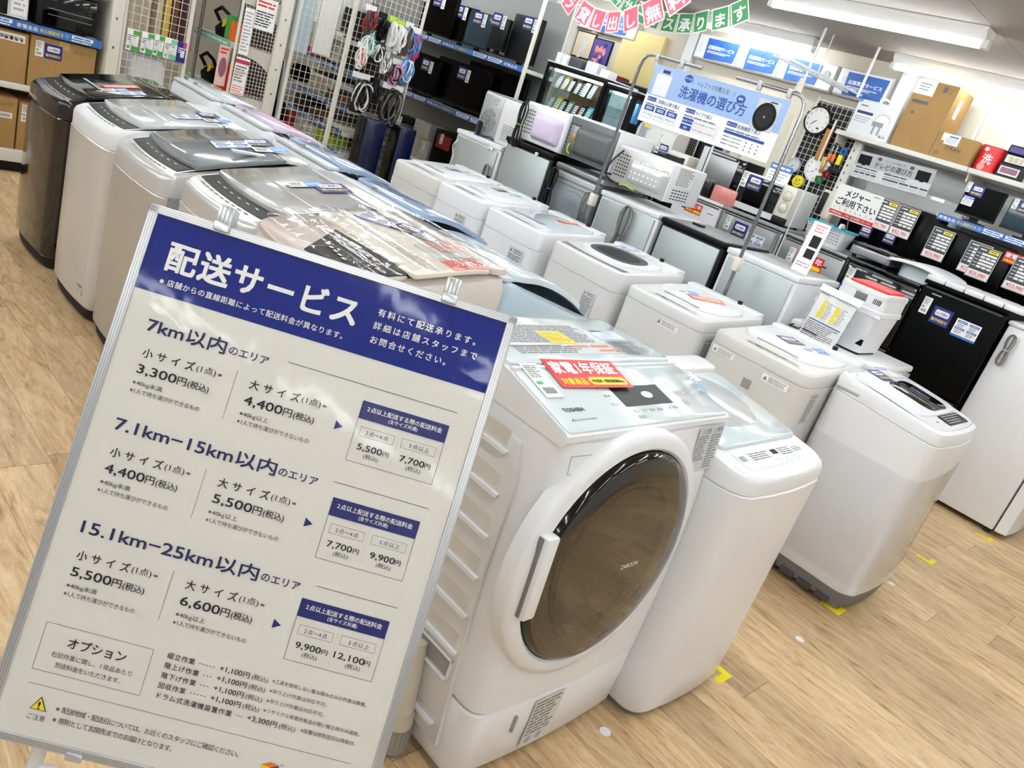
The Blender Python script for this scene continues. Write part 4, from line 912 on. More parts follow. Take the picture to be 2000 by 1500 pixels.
# ------------------------------------------------------------------ microwaves on the third row (backs to the viewer)
def wave_back(label, y0, y1, z0, h, body, back, hump, D=.34, X=3.90, cat='microwave oven', hx=(.28, .95), side=None):
    t = thing('microwave_oven', label, cat, (X, y0, z0), 0, 'microwaves turned back to front on the small fridges'); w = y1 - y0
    b = MB(body); b.box(.0, D, 0, w, .012, h, None, .008); b.build('shell', t)
    b = MB(back); b.box(-.004, .006, .008, w - .008, .016, h - .01, None, .002); p = b.build('back_panel', t)
    a, c = w * (1 - hx[1]), w * (1 - hx[0]); P = [(a, .04), (c, .04), (c, h - .05), (a, h - .05)]
    def R(i, x, r=.03):
        o = rr(c - a - 2 * i, h - .085 - 2 * i, max(.006, r - i * .6), 5, 0, (a + c) / 2, .04 + (h - .09) / 2); return [(x, y, z) for y, z in o]
    g = MB(hump); g.loft([R(0, -.003), R(.004, -.014), R(.02, -.040), R(.028, -.046), R(.05, -.048)], None, False, True); g.build('rear_bulge', t)
    v = MB('hole')
    for j in range(7):
        for k in range(5): y = w * (1 - .05 - .045 * k); z = h * (.25 + .09 * j); v.box(-.0052, -.004, y - .004, y + .004, z - .004, z + .004)
    v.build('vent_holes', p, 0)
    for y in (.05, w - .05):
        for x in (.04, D - .04): f_ = MB('rubber'); f_.cyl((x, y, 0), (x, y, .014), .014, n=10); f_.build('foot', t)
    return t, w
t, w = wave_back('white microwave with a lavender white rear bulge', 3.56, 3.95, 1.2, .255, 'white', 'white', 'lavender'); bundle(t, (-.03, w - .03, .24), .09, 'cable', 6, tie='lime', seed=9)
t, w = wave_back('dark grey microwave with a big square rear bulge', 3.125, 3.545, 1.205 + .003, .262, 'white', 'galv_dark', 'galv_dark', hx=(.22, .97))
b = MB('steel'); b.box(-.008, -.003, w - .12, w - .03, .06, .2, None, .004); b.box(-.009, -.004, w - .09, w - .05, .11, .15, 'gold', .002); b.build('vent_plate', t); cord(t, [(-.01, w - .06, .09), (-.03, w - .07, .05), (-.02, w - .09, .03)], 'lime', .005)
t, w = wave_back('silver microwave with rows of triangular vents in its bulge', 2.68, 3.10, 1.175, .225, 'white', 'silver_body', 'pearl', hx=(.30, .97))
b = MB('steel')
for r in range(4):
    for k in range(7): y = .05 + k * .032; z = .07 + r * .03; b.poly([(-.0485, y, z), (-.0485, y + .016, z), (-.0485, y + .008, z + .014)], 'paper')
b.build('vent_triangles', t, 0)
M = frame((.02, -.0008, .03), (1, 0, 0), (0, 0, 1)); g = MB('light_grey'); g.plate(M, .03, .08, .20, .19, .0004, 'paper'); g.lines(M, .035, .085, .195, .185, 12, 'ink_grey')
for r in range(4):
    for k in range(6): g.quad(M, .03 + k * .03, .055 - r * .017, .05 + k * .03, .061 - r * .017, 'hole')
g.build('rating_label', t, 0); cord(t, [(-.02, w - .05, .2), (-.06, w - .02, .12), (-.05, w - .0, .04), (-.03, w - .06, .01)], 'cable', .006); cord(t, [(-.02, w - .10, .01), (-.04, w - .16, .02), (-.03, w - .22, .01)], 'lime', .004)
t = thing('fan_heater', 'white cabinet with wire fan guard on the far left fridge', 'heater', (3.92, 3.97, 1.12), 0)
b = MB('white_warm'); b.box(0, .28, 0, .43, .0, .30, None, .012); b.build('housing', t)
b = MB('galv'); b.box(-.006, .004, .22, .42, .005, .29, None, .004); p = b.build('back_panel', t)
g = MB('chrome')
for r in (.02, .04, .06, .075): g.tube([(-.02 + .012 * (r / .075) ** 2, .32 + r * math.cos(2 * PI * k / 20), .12 + r * math.sin(2 * PI * k / 20)) for k in range(20)], .0016, None, 5, True)
for k in range(8): a = PI * k / 4; g.cyl((-.021, .32, .12), (-.008, .32 + .075 * math.cos(a), .12 + .075 * math.sin(a)), .0014, None, 5)
g.build('fan_guard', p); g = MB('paper'); M = frame((-.0065, .33, .22), (0, -1, 0), (0, 0, 1)); g.plate(M, .0, .0, .08, .06, .0004, 'light_grey'); g.lines(M, .004, .004, .076, .056, 6, 'ink_grey'); g.build('rating_label', p, 0)
g = MB('grey')
for k in range(8): g.box(-.002, .002, .03, .17, .03 + k * .014, .036 + k * .014)
g.build('louvre', t, 0); bundle(t, (-.01, .37, .10), .06, 'cable', 4, seed=12); cord(t, [(-.02, .36, .02), (-.03, .30, .012), (-.02, .24, .02), (-.03, .19, .012)], 'cable', .006)
b = MB('grey'); b.box(.005, .275, .005, .425, .30, .306, None, .002); b.build('top_plate', t)

# ------------------------------------------------------------------ hanging washer guide sign on two chrome poles
t = thing('sign_stand', 'two tall chrome poles with hooked arms carrying the washer guide board', 'sign stand', (3.70, 0, 0))
for y, s, ye in ((3.005, 1, 2.61), (1.98, -1, 2.39)):
    b = MB('chrome'); b.tube([(0, y, .02), (0, y, .9), (0, y, 1.82), (0, y - s * .008, 1.862), (0, y - s * .03, 1.887), (0, y - s * .06, 1.896), (0, y - s * .2, 1.896), (0, ye, 1.896)], .0095, None, 20); b.build('pole', t)
    b = MB('steel'); b.cyl((0, y, 0), (0, y, .02), .016, n=16); b.build('base', t)
    b = MB('cream'); b.box(-.02, .02, y - .018, y + .018, 1.03, 1.10, None, .005); b.build('pole_clamp', t)
    for yy in ((y - s * .1), (y - s * .27)):
        b = MB('clear_grey'); b.box(-.012, .012, yy - .012, yy + .012, 1.868, 1.91, None, .005); b.box(-.004, .004, yy - .016, yy + .016, 1.835, 1.87, None, .003); b.build('board_clip', t)
t = thing('guide_board', 'pale blue washer buying guide board hanging between chrome poles', 'sign', (3.69, 0, 0))
M = frame((0, 2.89, 1.857), (0, -1, 0), (0, 0, 1)); Wd, Hd = .842, .297
b = MB('paper'); b.plate(M, 0, -Hd, Wd, 0, .004, 'paper'); b.build('board', t, 0)
b = MB('ink'); Z1, Z2, Z3 = .0006, .0012, .0018
b.quad(M, 0, -.155, Wd, 0, 'pale_sky', Z1)
b.text('トレファクが教える!', M, .30, -.048, .030, 'ink', .20, .008, 'l', Z2); b.text('\\', M, .265, -.05, .03, 'ink', None, .0, 'l', Z2); b.text('/', M, .525, -.05, .03, 'ink', None, .0, 'l', Z2)
b.text('洗濯機の選び方', M, .205, -.122, .066, 'deep_blue', .42, .016, 'l', Z2)
for x, y, s in ((.235, -.028, 'サイズ?'), (.575, -.052, '種類?')): b.disc(M, x, y, .026, 'deep_blue', Z2, 20, .02); b.text(s, M, x, y - .005, .013, 'paper', None, .01, 'c', Z3)
# pictured machines
b.quad(M, .03, -.15, .13, -.045, 'white', Z2); b.poly([M @ Vector(p) for p in ((.03, -.045, Z2), (.13, -.045, Z2), (.12, -.02, Z2), (.045, -.02, Z2))], 'pale_blue'); b.quad(M, .06, -.035, .11, -.018, 'navy2', Z3)
b.quad(M, .675, -.165, .80, -.02, 'light_grey', Z2); b.disc(M, .735, -.10, .062, 'black', Z3, 28, .068); b.disc(M, .735, -.10, .045, 'charcoal', .0022, 24, .05); b.text('◎', M, .735, -.104, .012, 'paper', None, 0, 'c', .003); b.quad(M, .74, -.03, .78, -.024, 'ink', Z3)
for x, y, n, tt, tw in ((.02, -.186, 'ポイント1', 'ご家族の人数で選ぶ', .155), (.285, -.186, 'ポイント2', 'タイプで選ぶ', .105), (.55, -.186, 'ポイント3', '乾燥機能で選ぶ', .135)):
    b.slab(0, .001, 0, .001, FLAT, 0, .0001, .0001, 0, 'paper') if False else b.quad(M, x, y, x + .06, y + .022, 'deep_blue', Z1); b.text(n, M, x + .004, y + .005, .013, 'paper', .05, .01, 'l', Z2); b.text(tt, M, x + .066, y + .001, .022, 'deep_blue', tw, .01, 'l', Z1)
    b.lines(M, x, y - .022, x + .21, y - .008, 1, 'ink_grey', Z1, .5, .1)
for x in (.02, .098, .176): b.quad(M, x, -.272, x + .068, -.208, 'deep_blue', Z1); b.quad(M, x + .001, -.271, x + .067, -.236, 'paper', Z2); b.lines(M, x + .012, -.23, x + .056, -.214, 2, 'paper', Z2, .5, .1); 
for x, s in ((.02, '4.2〜5.5kg'), (.098, '6.0〜8.0kg'), (.176, '8.0kg以上')): b.text(s, M, x + .034, -.258, .014, 'deep_blue', .056, .006, 'c', Z3)
for y, s in ((-.238, 'ななめドラム'), (-.272, '縦型')): b.quad(M, .285, y, .355, y + .028, 'deep_blue', Z1); b.text(s, M, .32, y + .009, .012, 'paper', None, .01, 'c', Z2); b.quad(M, .355, y, .525, y + .001, 'ink_light', Z1); b.quad(M, .355, y + .027, .525, y + .028, 'ink_light', Z1); b.text('節水◎ 乾燥能力◎ 洗浄能力◯', M, .362, y + .010, .012, 'ink_grey', .155, .004, 'l', Z1)
b.quad(M, .55, -.222, .79, -.208, 'deep_blue', Z1)
for r in range(3):
    y = -.238 - r * .018; b.quad(M, .55, y - .006, .79, y - .0055, 'ink_light', Z1); b.lines(M, .555, y - .002, .60, y + .006, 1, 'ink_blue', Z1); b.lines(M, .605, y - .002, .67, y + .006, 1, 'ink_grey', Z1)
    for k in range(3): b.disc(M, .695 + k * .035, y + .001, .004, 'ink_grey' if (r + k) % 2 else 'deep_blue', Z1, 10)
b.build('board_print', t, 0)

# ------------------------------------------------------------------ fourth row: fridges facing the viewer, X = 5.3
R4 = 'fridges along the shelf wall facing the washers'
def fridge_front(label, y0, y1, h, col, split=None, X=5.30, D=.55, top=None, name='fridge', group=R4, handle='dark_grey'):
    """local: x = world x - X (front plane at 0), y = world y - y0"""
    t = thing(name, label, 'fridge', (X, y0, 0), 0, group); w = y1 - y0
    b = MB(col); b.box(.05, D, .004, w - .004, .03, h - .02, None, .006); b.build('cabinet', t)
    b = MB(top or col); b.box(-.01, D, 0, w, h - .022, h, None, .006); b.build('top', t)
    sp = split or [(.06, h - .03)]
    for z0, z1 in sp:
        b = MB(col); b.box(0, .05, .003, w - .003, z0, z1, None, .010); d = b.build('door', t)
        g = MB(handle); g.box(-.004, .004, .02, w - .02, z1 - .016, z1 - .006); g.build('door_handle', d)
    for y in (.05, w - .05):
        for x in (.08, D - .06): g = MB('rubber'); g.cyl((x, y, 0), (x, y, .034), .018, n=10); g.build('foot', t)
    return t, w
def on_front(kind, t, w, u, z, sc=1.0): return stick(kind, t, (-.0012, w - u, z), (0, -1, 0), (0, 0, 1), sc)
t, w = fridge_front('white fridge with a red card partly behind the silver microwave', 3.13, 3.56, 1.20, 'white', [(.06, .80), (.81, 1.17)])
on_front('guarantee', t, w, .20, 1.10, .75); b = MB('ink_grey'); b.box(-.001, .001, .05, .10, 1.1, 1.106); b.build('brand_mark', t)
t, w = fridge_front('grey fridge with navy and white cards under the black microwave', 2.60, 3.12, 1.20, 'steel', [(.06, .62), (.63, 1.17)], top='grey')
on_front('price', t, w, .08, 1.10, 1.1); on_front('navy', t, w, .19, 1.08, 1.15); on_front('info', t, w, .33, 1.04, 1.2)
b = MB('mid_grey'); b.box(-.02, 0, .02, .05, .3, 1.15, None, .008); b.build('edge_grip', t)
t, w = fridge_front('grey two door fridge with a red card under the basket', 2.12, 2.59, 1.19, 'steel', [(.06, .78), (.79, 1.16)], top='steel')
on_front('price', t, w, .10, 1.06, 1.1); on_front('guarantee', t, w, .24, 1.06, 1.0); b = MB('ink'); b.box(-.001, .001, .10, .15, 1.06, 1.07); b.build('brand_mark', t)
t, w = fridge_front('glossy black fridge with a mirrored door behind the red appliance', 1.625, 2.105, 1.19, 'black_gloss', [(.06, .74), (.75, 1.16)], top='black_gloss')
on_front('price', t, w, .05, 1.08, 1.2); on_front('navy', t, w, .06, .97, 1.0); on_front('info', t, w, .08, .86, 1.0); b = MB('ink_light'); b.box(-.002, .001, .16, .30, 1.13, 1.155, None, .002); b.build('door_label', t)
t, w = fridge_front('matte black fridge with three cards high on its door', 1.115, 1.615, 1.235, 'black_matte', [(.06, .62), (.63, 1.205)], top='black_matte')
on_front('price', t, w, .07, 1.09, 1.15); on_front('navy', t, w, .18, 1.06, 1.15); on_front('info', t, w, .34, 1.04, 1.2)
b = MB('paper'); b.text('maxzen', frame((-.0012, w - .06, 1.15), (0, -1, 0), (0, 0, 1)), 0, 0, .02, 'ink_light', None, .01) if False else b.box(-.001, .0005, w - .13, w - .07, 1.165, 1.172, 'ink_light'); b.build('brand_mark', t)
t, w = fridge_front('dark grey cabinet squeezed behind the white freezer', .64, 1.07, 1.20, 'dark_grey', X=5.93, D=.45)
# end freezer, door towards the front aisle
t = thing('freezer', 'white upright freezer at the right edge with a rounded door', 'freezer', (5.36, .56, 0))
b = MB('white'); b.box(0, .55, .07, .54, .035, 1.16, None, .01); b.build('cabinet', t)
b = MB('white')
def dsec(z): return [(.0, .06, z), (.0, .035, z)] + [(.02 + .53 * k / 8, -.03 * math.sin(PI * (.12 + .76 * k / 8)) + .01, z) for k in range(9)] + [(.555, .06, z)]
b.loft([dsec(.04), dsec(.6), dsec(1.15)], 'white'); b.build('door', t)
b = MB('white'); b.box(-.005, .56, .0, .55, 1.16, 1.19, None, .012); b.build('top', t)
for x in (.05, .5):
    for y in (.1, .48): g = MB('rubber'); g.cyl((x, y, 0), (x, y, .04), .02, n=10); g.build('foot', t)
bundle(t, (-.01, .48, 1.12), .06, 'cable_grey', 5, seed=21, tie='cream')

# things on the fourth row
G4 = 'appliances on top of the shelf side fridges'
t = thing('microwave_oven', 'black windowed white microwave with a cream dial panel', 'microwave oven', (5.34, 2.65, 1.20), 0, G4)
b = MB('white_warm'); b.box(.02, .33, 0, .445, .014, .275, None, .01); b.build('shell', t)
b = MB('white'); b.box(-.012, .02, .105, .445, .016, .275, None, .006); d = b.build('door', t); g = MB('black_gloss'); g.box(-.0145, -.01, .108, .435, .06, .262, None, .003); g.build('door_window', d); g = MB('black_matte'); g.box(-.0155, -.013, .17, .38, .09, .22, None, .002); g.build('window_mesh', d)
b = MB('cream'); b.box(-.010, .02, .0, .103, .06, .275, None, .006); p = b.build('control_panel', t)
for z, r in ((.205, .030), (.125, .030)): g = MB('cream'); g.lathe([(r, 0), (r, -.006), (r * .6, -.016), (.001, -.018)], (-.01, .052, z), (1, 0, 0), None, 24); g.tube([(-.0105, .052 + r * 1.15 * math.cos(2 * PI * k / 20), z + r * 1.15 * math.sin(2 * PI * k / 20)) for k in range(20)], .0012, 'ink_grey', 4, True); g.build('dial', p)
b = MB('charcoal'); b.box(-.011, .02, .0, .103, .016, .058, None, .004); b.build('lower_strip', t); stick('price', t, (-.017, .415, .22), (0, -1, 0), (0, 0, 1), 1.2); stick('navy', t, (-.017, .325, .215), (0, -1, 0), (0, 0, 1), 1.1)
for x in (.05, .29):
    for y in (.05, .39): g = MB('rubber'); g.cyl((x, y, 0), (x, y, .016), .014, n=10); g.build('foot', t)
stick('leaflet', t, (.10, .24, .315), (0, -1, 0), (.1, 0, 1), 1.5, 'leaflet')
t = thing('microwave_oven', 'silver and black microwave on a shelf behind the silver bulge one', 'microwave oven', (5.50, 3.20, 1.255), 0, G4)
b = MB('black'); b.box(.02, .30, 0, .345, .01, .28, None, .01); b.build('shell', t); b = MB('black_gloss'); b.box(0, .02, 0, .345, .01, .28, None, .006); d = b.build('door', t); g = MB('steel'); g.box(-.004, .002, .06, .33, .05, .25, None, .004); g.build('door_window', d); g = MB('galv'); g.cyl((-.02, .08, .262), (-.02, .32, .262), .008); g.build('door_handle', d)
b = MB('light_grey'); b.box(.0, .30, .347, .40, .0, .29, None, .004); b.build('side_panel', t)
for x in (.05, .27):
    for y in (.05, .30): g = MB('rubber'); g.cyl((x, y, 0), (x, y, .014), .014, n=10); g.build('foot', t)
b = MB('black'); b.box(5.49, 5.83, 3.16, 3.62, 1.2005, 1.2545, None, .006); solid('tray', b, 'black board under the silver windowed microwave', 'tray')
t = thing('toaster_oven', 'cream toaster oven with dark glass door and navy card behind the silver microwave', 'toaster oven', (5.50, 3.70, 1.242), 0, G4)
b = MB('cream'); b.box(.01, .26, 0, .34, .012, .19, None, .01); b.build('shell', t); b = MB('charcoal'); b.box(-.006, .012, .03, .33, .03, .16, None, .004); b.build('glass_door', t); b = MB('grey'); b.cyl((-.02, .05, .155), (-.02, .31, .155), .006); b.build('door_handle', t); stick('navy', t, (-.008, .25, .17), (0, -1, 0), (0, 0, 1), .9); stick('price', t, (-.009, .31, .17), (0, -1, 0), (0, 0, 1), .9)
for y in (.04, .3): g = MB('rubber'); g.cyl((.06, y, 0), (.06, y, .013), .012, n=10); g.build('foot', t)
t = thing('boxed_kettle', 'small black item in clear wrap beside the salmon package', 'appliance', (5.31, 3.295, 1.20), 0, G4); b = MB('charcoal'); b.box(0, .09, 0, .07, 0, .12, None, .015); b.build('body', t); b = MB('film'); b.box(-.006, .1, -.005, .08, 0, .14, None, .01); b.build('wrap', t)
t = thing('wrapped_package', 'salmon pink package in clear wrap on the white fridge', 'package', (5.31, 3.07, 1.20), 0, G4)
b = MB('salmon'); b.box(0, .10, .0, .20, .0, .115, None, .012); b.build('box', t); b = MB('film'); b.box(-.005, .106, -.006, .206, 0, .123, None, .012, 3); b.build('wrap', t)
t = thing('basket', 'white plastic basket with turquoise rim on the grey fridge', 'basket', (5.43, 2.36, 1.19))
b = MB('white')
def brect(z, ins): return [(x, y, z) for x, y in rr(.22 - 2 * ins, .30 - 2 * ins, .03, 5)]
b.loft([brect(.0, .03), brect(.004, .028), brect(.13, .004)], None, True, False); b.loft([brect(.006, .032), brect(.13, .008)], None, True, False)
for r in range(5):
    for k in range(12): y = -.11 + k * .02; b.box(-.083 - .021 * (r / 4.0) - .006, -.078 - .0175 * (r / 4.0) - .004, y - .005, y + .005, .03 + r * .02, .038 + r * .02, 'grey')
b.build('tub', t); g = MB('turquoise'); g.loft([brect(.126, -.004), brect(.138, -.006), brect(.138, .006), brect(.126, .006)], None, closed=True); g.build('rim', t)
for k, (y, c, l) in enumerate(((2.28, 'charcoal', 'black'), (2.34, 'navy', 'navy'), (2.40, 'grey', 'grey'), (2.31, 'cream', 'cream'))):
    z = 1.30 + (.028 if k == 3 else 0); b = MB(c); b.cyl((5.45 + .012 * k, y, z), (5.45 + .012 * k, y + .022, z), .03, n=16); b.box(5.415 + .012 * k, 5.44 + .012 * k, y + .008, y + .014, z - .02, z - .015, 'yellow'); solid('tape_measure', b, l + ' tape measure lying in the white basket', 'tape measure', 'tape measures in the basket')
t = thing('notice_board', 'white tape measure notice standing over the basket', 'sign', (5.46, 2.22, 1.31)); b = MB('paper')
M = frame((-.14, .17, .29), (0, -1, 0), (-.12, .0, 1)); Wd, Hd = .31, .205; b.plate(M, 0, -Hd, Wd, 0, .004, 'paper'); b.build('board', t, 0); b = MB('ink')
b.text('メジャー', M, .065, -.065, .05, 'ink', .17, .03, 'l'); b.text('ご利用下さい', M, .02, -.125, .052, 'ink', .275, .026, 'l')
for k in range(8): b.text(str(k + 1), M, .02 + k * .037, -.158, .022, 'red', None, .004, 'l')
b.quad(M, .105, -.165, .108, -.14, 'red', .0008); b.quad(M, 0, -.198, Wd, -.17, 'red', .0005); b.text('お客様用途品は、ご不明な点はお気軽にスタッフまで', M, .008, -.19, .016, 'paper', .29, .01, 'l', .001); b.lines(M, .25, -.02, .295, -.012, 1, 'ink'); b.build('notice_print', t, 0)
b = MB('steel'); b.cyl((0, 0.02, -.12), (-.135, .02, .12), .004); b.build('stem', t)
t = thing('card_stand', 'leaning white card with two dark pictures on the steel backed fridge', 'card', (4.02, 1.77, 1.11)); b = MB('paper')
M = frame((.0, .09, .0), (0, -1, 0), (.12, -.0, 1)); b.plate(M, 0, 0, .095, .27, .003, 'paper'); b.build('card', t, 0); b = MB('charcoal'); b.quad(M, .03, .14, .08, .20, 'charcoal', .0006); b.quad(M, .03, .08, .08, .128, 'charcoal', .0006); b.lines(M, .02, .215, .085, .26, 3, 'salmon'); b.lines(M, .01, .03, .09, .06, 2, 'ink_light'); b.build('card_print', t, 0)
t = thing('glass_hob', 'flat silver and black cooker on the grey two door fridge', 'cooker', (5.42, 1.90, 1.19)); b = MB('steel'); b.box(0, .4, 0, .28, .02, .08, None, .01); b.build('body', t); b = MB('black_gloss'); b.box(-.006, .41, -.008, .288, .078, .10, None, .005); b.build('top_plate', t); b = MB('grey'); b.box(-.004, .002, .02, .26, .03, .065, None, .003); b.build('front_panel', t)
for y in (.04, .26): g = MB('rubber'); g.cyl((.06, y, 0), (.06, y, .022), .015, n=10); g.build('foot', t)
t = thing('tray', 'large white curved tray lying on the glossy black fridge', 'tray', (5.56, 1.76, 1.19)); b = MB('white'); b.slab(-.24, .24, -.26, .16, lambda y: .06 + .03 * math.cos((y + .05) * 7), .0, .02, .10, .008, None, 0, 10); b.build('rim', t); b = MB('icy'); b.slab(-.16, .16, -.18, .08, lambda y: .0, .0, .085, .08, .01); b.build('bowl', t)
for k in range(5):
    b = MB('white'); y = 1.56 - k * .115; b.box(5.29, 5.70, y - .055, y + .055, 1.236, 1.27, None, .008); solid('flat_carton', b, ['flat white carton nearest the white tray', 'second flat white carton from the white tray', 'third flat white carton from the white tray', 'fourth flat white carton from the white tray', 'flat white carton furthest right on the black fridge'][k], 'carton', 'flat white cartons on the black fridge')
# rice cooker, pouch and small items near the low fridge
t = thing('rice_bin', 'white rice dispenser with a bright red lid on the low fridge', 'rice dispenser', (4.05, 1.42, .87)); b = MB('white')
def rs(z, w, d): return [(x, y, z) for x, y in rr(d, w, .035, 5)]
b.loft([rs(.012, .20, .26), rs(.02, .205, .265), rs(.20, .235, .30), rs(.205, .25, .31), rs(.225, .25, .31), rs(.23, .24, .30), rs(.29, .24, .295)], None); b.build('body', t)
b = MB('white_warm'); b.slab(-.148, .148, -.122, .122, lambda x: .0, .288, .315, .03, .008); b.build('lid', t); b = MB('red'); b.slab(-.12, .14, -.10, .10, lambda x: 0, .314, .327, .03, .006); b.build('red_cover', t); b = MB('mid_grey'); b.box(-.1505, -.147, -.03, .03, .25, .285, None, .003); b.build('display', t)
b = MB('hole'); b.box(-.136, -.131, -.10, -.07, .05, .08)
for k in range(5): b.box(-.149, -.147, -.10 + k * .008, -.096 + k * .008, .255, .28)
b.build('openings', t, 0); b = MB('white'); b.box(-.155, -.14, -.13, .13, .195, .21, None, .006); b.build('front_rail', t)
b = MB('rubber'); b.box(-.11, .11, -.09, .09, 0, .014); b.build('foot', t)
t = thing('manual_pouch', 'clear zip pouch with a printed manual leaning behind the badge washer', 'pouch', (3.80, 1.46, .87)); M = frame((-.02, .13, -.03), (0, -1, -.03), (.16, .03, 1)); b = MB('paper'); b.plate(M, .012, .0, .20, .25, .002, 'paper')
for x in (.045, .115): b.quad(M, x, .14, x + .025, .225, 'yellow', .0006); b.lines(M, x + .028, .14, x + .06, .225, 9, 'ink_light')
b.quad(M, .02, .12, .19, .126, 'blue', .0006); b.lines(M, .02, .03, .19, .115, 9, 'ink_grey'); b.quad(M, .02, .058, .10, .066, 'ink', .0008); b.quad(M, .02, .012, .19, .02, 'blue', .0006); b.quad(M, .02, .03, .03, .045, 'red', .0008); b.build('manual', t, 0)
b = MB('film')
N = 8
for s in (.006, -.004):
    G = [[b.v(M @ Vector((.215 * i / N, .29 * j / N, s + .006 * math.sin(i * 1.7 + j * 2.3)))) for i in range(N + 1)] for j in range(N + 1)]; q = b.idx('film')
    for j in range(N):
        for i in range(N): b.face((G[j][i], G[j][i + 1], G[j + 1][i + 1], G[j + 1][i]), q)
b.build('clear_bag', t); b = MB('paper'); b.plate(M @ Matrix.Translation((0, 0, .009)), .0, .262, .215, .295, .001, 'paper'); b.lines(M, .01, .255, .2, .262, 1, 'ink_grey', .0098); b.build('zip_strip', t, 0)
t = thing('boxed_appliance', 'small white and blue item peeking out between pouch and steel backed fridge', 'appliance', (3.86, 1.585, .87)); b = MB('white'); b.box(0, .2, 0, .08, 0, .045, None, .008); b.build('body', t); b = MB('charcoal'); b.tube([(-.006, .06, .02), (-.03, .07, .01), (-.02, .02, .012), (-.008, .02, .02)], .004); b.build('cord', t)

# ------------------------------------------------------------------ shelving along the far left, Y = 5.9
def gondola(label, x0, x1, y0, y1, face, ztop, decks, rails=(), per=.6, depth_in=0.0, back='gondola_back', ends=(1, 1), base=.15, lipc='shelf_white'):
    """open steel shelving; face '-y' or '-x' is the open side; decks = heights of shelf tops"""
    t = thing('shelf_unit', label, 'shelving')
    b = MB(back)
    if face == '-y': b.box(x0, x1, y1 - .02, y1, 0, ztop)
    else: b.box(x1 - .02, x1, y0, y1, 0, ztop)
    b.build('back_panel', t)
    if base: b = MB('shelf_white'); b.box(x0 + .005, x1 - .02, y0 + .003, y1 - .02, base - .075, base, None, .004); b.build('base_deck', t); b = MB('charcoal'); b.box(x0 + .05, x1 - .04, y0 + .06, y1 - .03, 0, base - .075); b.build('kick_plate', t)
    for k, z in enumerate(decks):
        b = MB(lipc); b.box(x0 + .004, x1 - .02, y0, y1 - .02, z - .035, z, None, .003); d = b.build('shelf_board', t)
        if z in rails:
            g = MB('strip_blue')
            if face == '-y': rail_strip(g, frame((x0 + .006, y0 - .0045, z - .042), (1, 0, 0), (0, 0, 1)), 0, x1 - x0 - .03, .05, per)
            else: rail_strip(g, frame((x0 - .0005, y1 - .03, z - .042), (0, -1, 0), (0, 0, 1)), 0, y1 - y0 - .05, .05, per)
            g.build('price_rail', d, 0)
    for e, on in enumerate(ends):
        if not on: continue
        b = MB('gondola')
        if face == '-y': x = (x0, x1)[e]; b.box(x - .004 if e == 0 else x - .016, x + .016 if e == 0 else x + .004, y1 - .08, y1 + .002, 0, ztop + .01)
        else: y = (y0, y1)[e]; b.box(x1 - .08, x1 + .002, y - .004 if e == 0 else y - .016, y + .016 if e == 0 else y + .004, 0, ztop + .01)
        b.build('upright', t)
    return t
gondola('white shelving with cartons and ovens at the far left', .85, 1.975, 5.90, 6.36, '-y', 1.75, (.567, .937, 1.235), (.937, 1.235), .60)
b = MB('gondola'); b.box(1.985, 2.058, 5.885, 6.40, 0, 1.9, None, .004)
for k in range(9): b.box(2.015, 2.022, 5.883, 5.886, .2 + k * .18, .215 + k * .18, 'hole')
solid('end_panel', b, 'broad off white post between the cartons and the wire rack', 'post')
def carton(label, x0, x1, y0, y1, z0, z1, cards=(), col='cardboard', group='brown cartons on the left shelving', marks=True, rx=(1, 0, 0)):
    t = thing('carton', label, 'carton', (x0, y0, z0), 0, group); w = x1 - x0; h = z1 - z0
    b = MB(col); b.box(0, w, 0, y1 - y0, 0, h, None, .004); b.build('box', t)
    b = MB('cardboard_tape'); b.box(w * .42, w * .58, -.0008, .0, h * .84, h, None); b.build('packing_tape', t)
    if marks:
        M = frame((0, -.0008, 0), (1, 0, 0), (0, 0, 1)); b = MB('cardboard_dark')
        for k in range(4): a = w - .05 - k * .028; b.quad(M, a, h - .055, a + .022, h - .033, 'cardboard_dark', .0003); b.quad(M, a + .003, h - .052, a + .019, h - .036, col, .0005); b.quad(M, a + .007, h - .051, a + .015, h - .039, 'cardboard_dark', .0007)
        b.lines(M, w * .4, .02, w * .65, .05, 2, 'cardboard_dark', .0004); b.build('print', t, 0)
    return t
t = carton('brown carton under the blue rail at the left edge', 1.02, 1.55, 5.93, 6.3, .567, .87); b = MB('paper'); M = frame((.36, -.0012, .245), (1, 0, 0), (0, 0, 1)); b.plate(M, 0, 0, .15, .045, .0004, 'paper'); b.text('保証書在中', M, .012, .012, .024, 'ink', .125, .02); b.build('slip', t, 0)
t = carton('brown carton with price and navy cards on its front', 1.56, 1.94, 5.93, 6.3, .567, .88); stick('price', t, (.05, -.001, .24), (1, 0, 0), (0, 0, 1), 1.05); stick('navy', t, (.13, -.001, .235), (1, 0, 0), (0, 0, 1), 1.0)
t = carton('brown carton on the lowest left shelf with a white barcode', 1.05, 1.525, 5.94, 6.3, .15, .47); b = MB('paper'); M = frame((.36, -.0012, .19), (1, 0, 0), (0, 0, 1)); b.plate(M, 0, 0, .09, .035, .0004, 'paper')
for k in range(14): b.quad(M, .01 + k * .005, .008, .0125 + k * .005, .027, 'ink', .0004)
b.build('barcode', t, 0)
t = carton('narrow brown carton tucked behind the black washer on the lowest shelf', 1.535, 1.93, 5.94, 6.3, .15, .455, marks=False); stick('price', t, (.04, -.001, .24), (1, 0, 0), (0, 0, 1), 1.2)
t = thing('oven', 'black toaster oven with a wide glass door on the left shelf', 'oven', (1.575, 5.92, .937)); b = MB('black_matte'); b.box(0, .335, .02, .36, .012, .225, None, .008); b.build('shell', t)
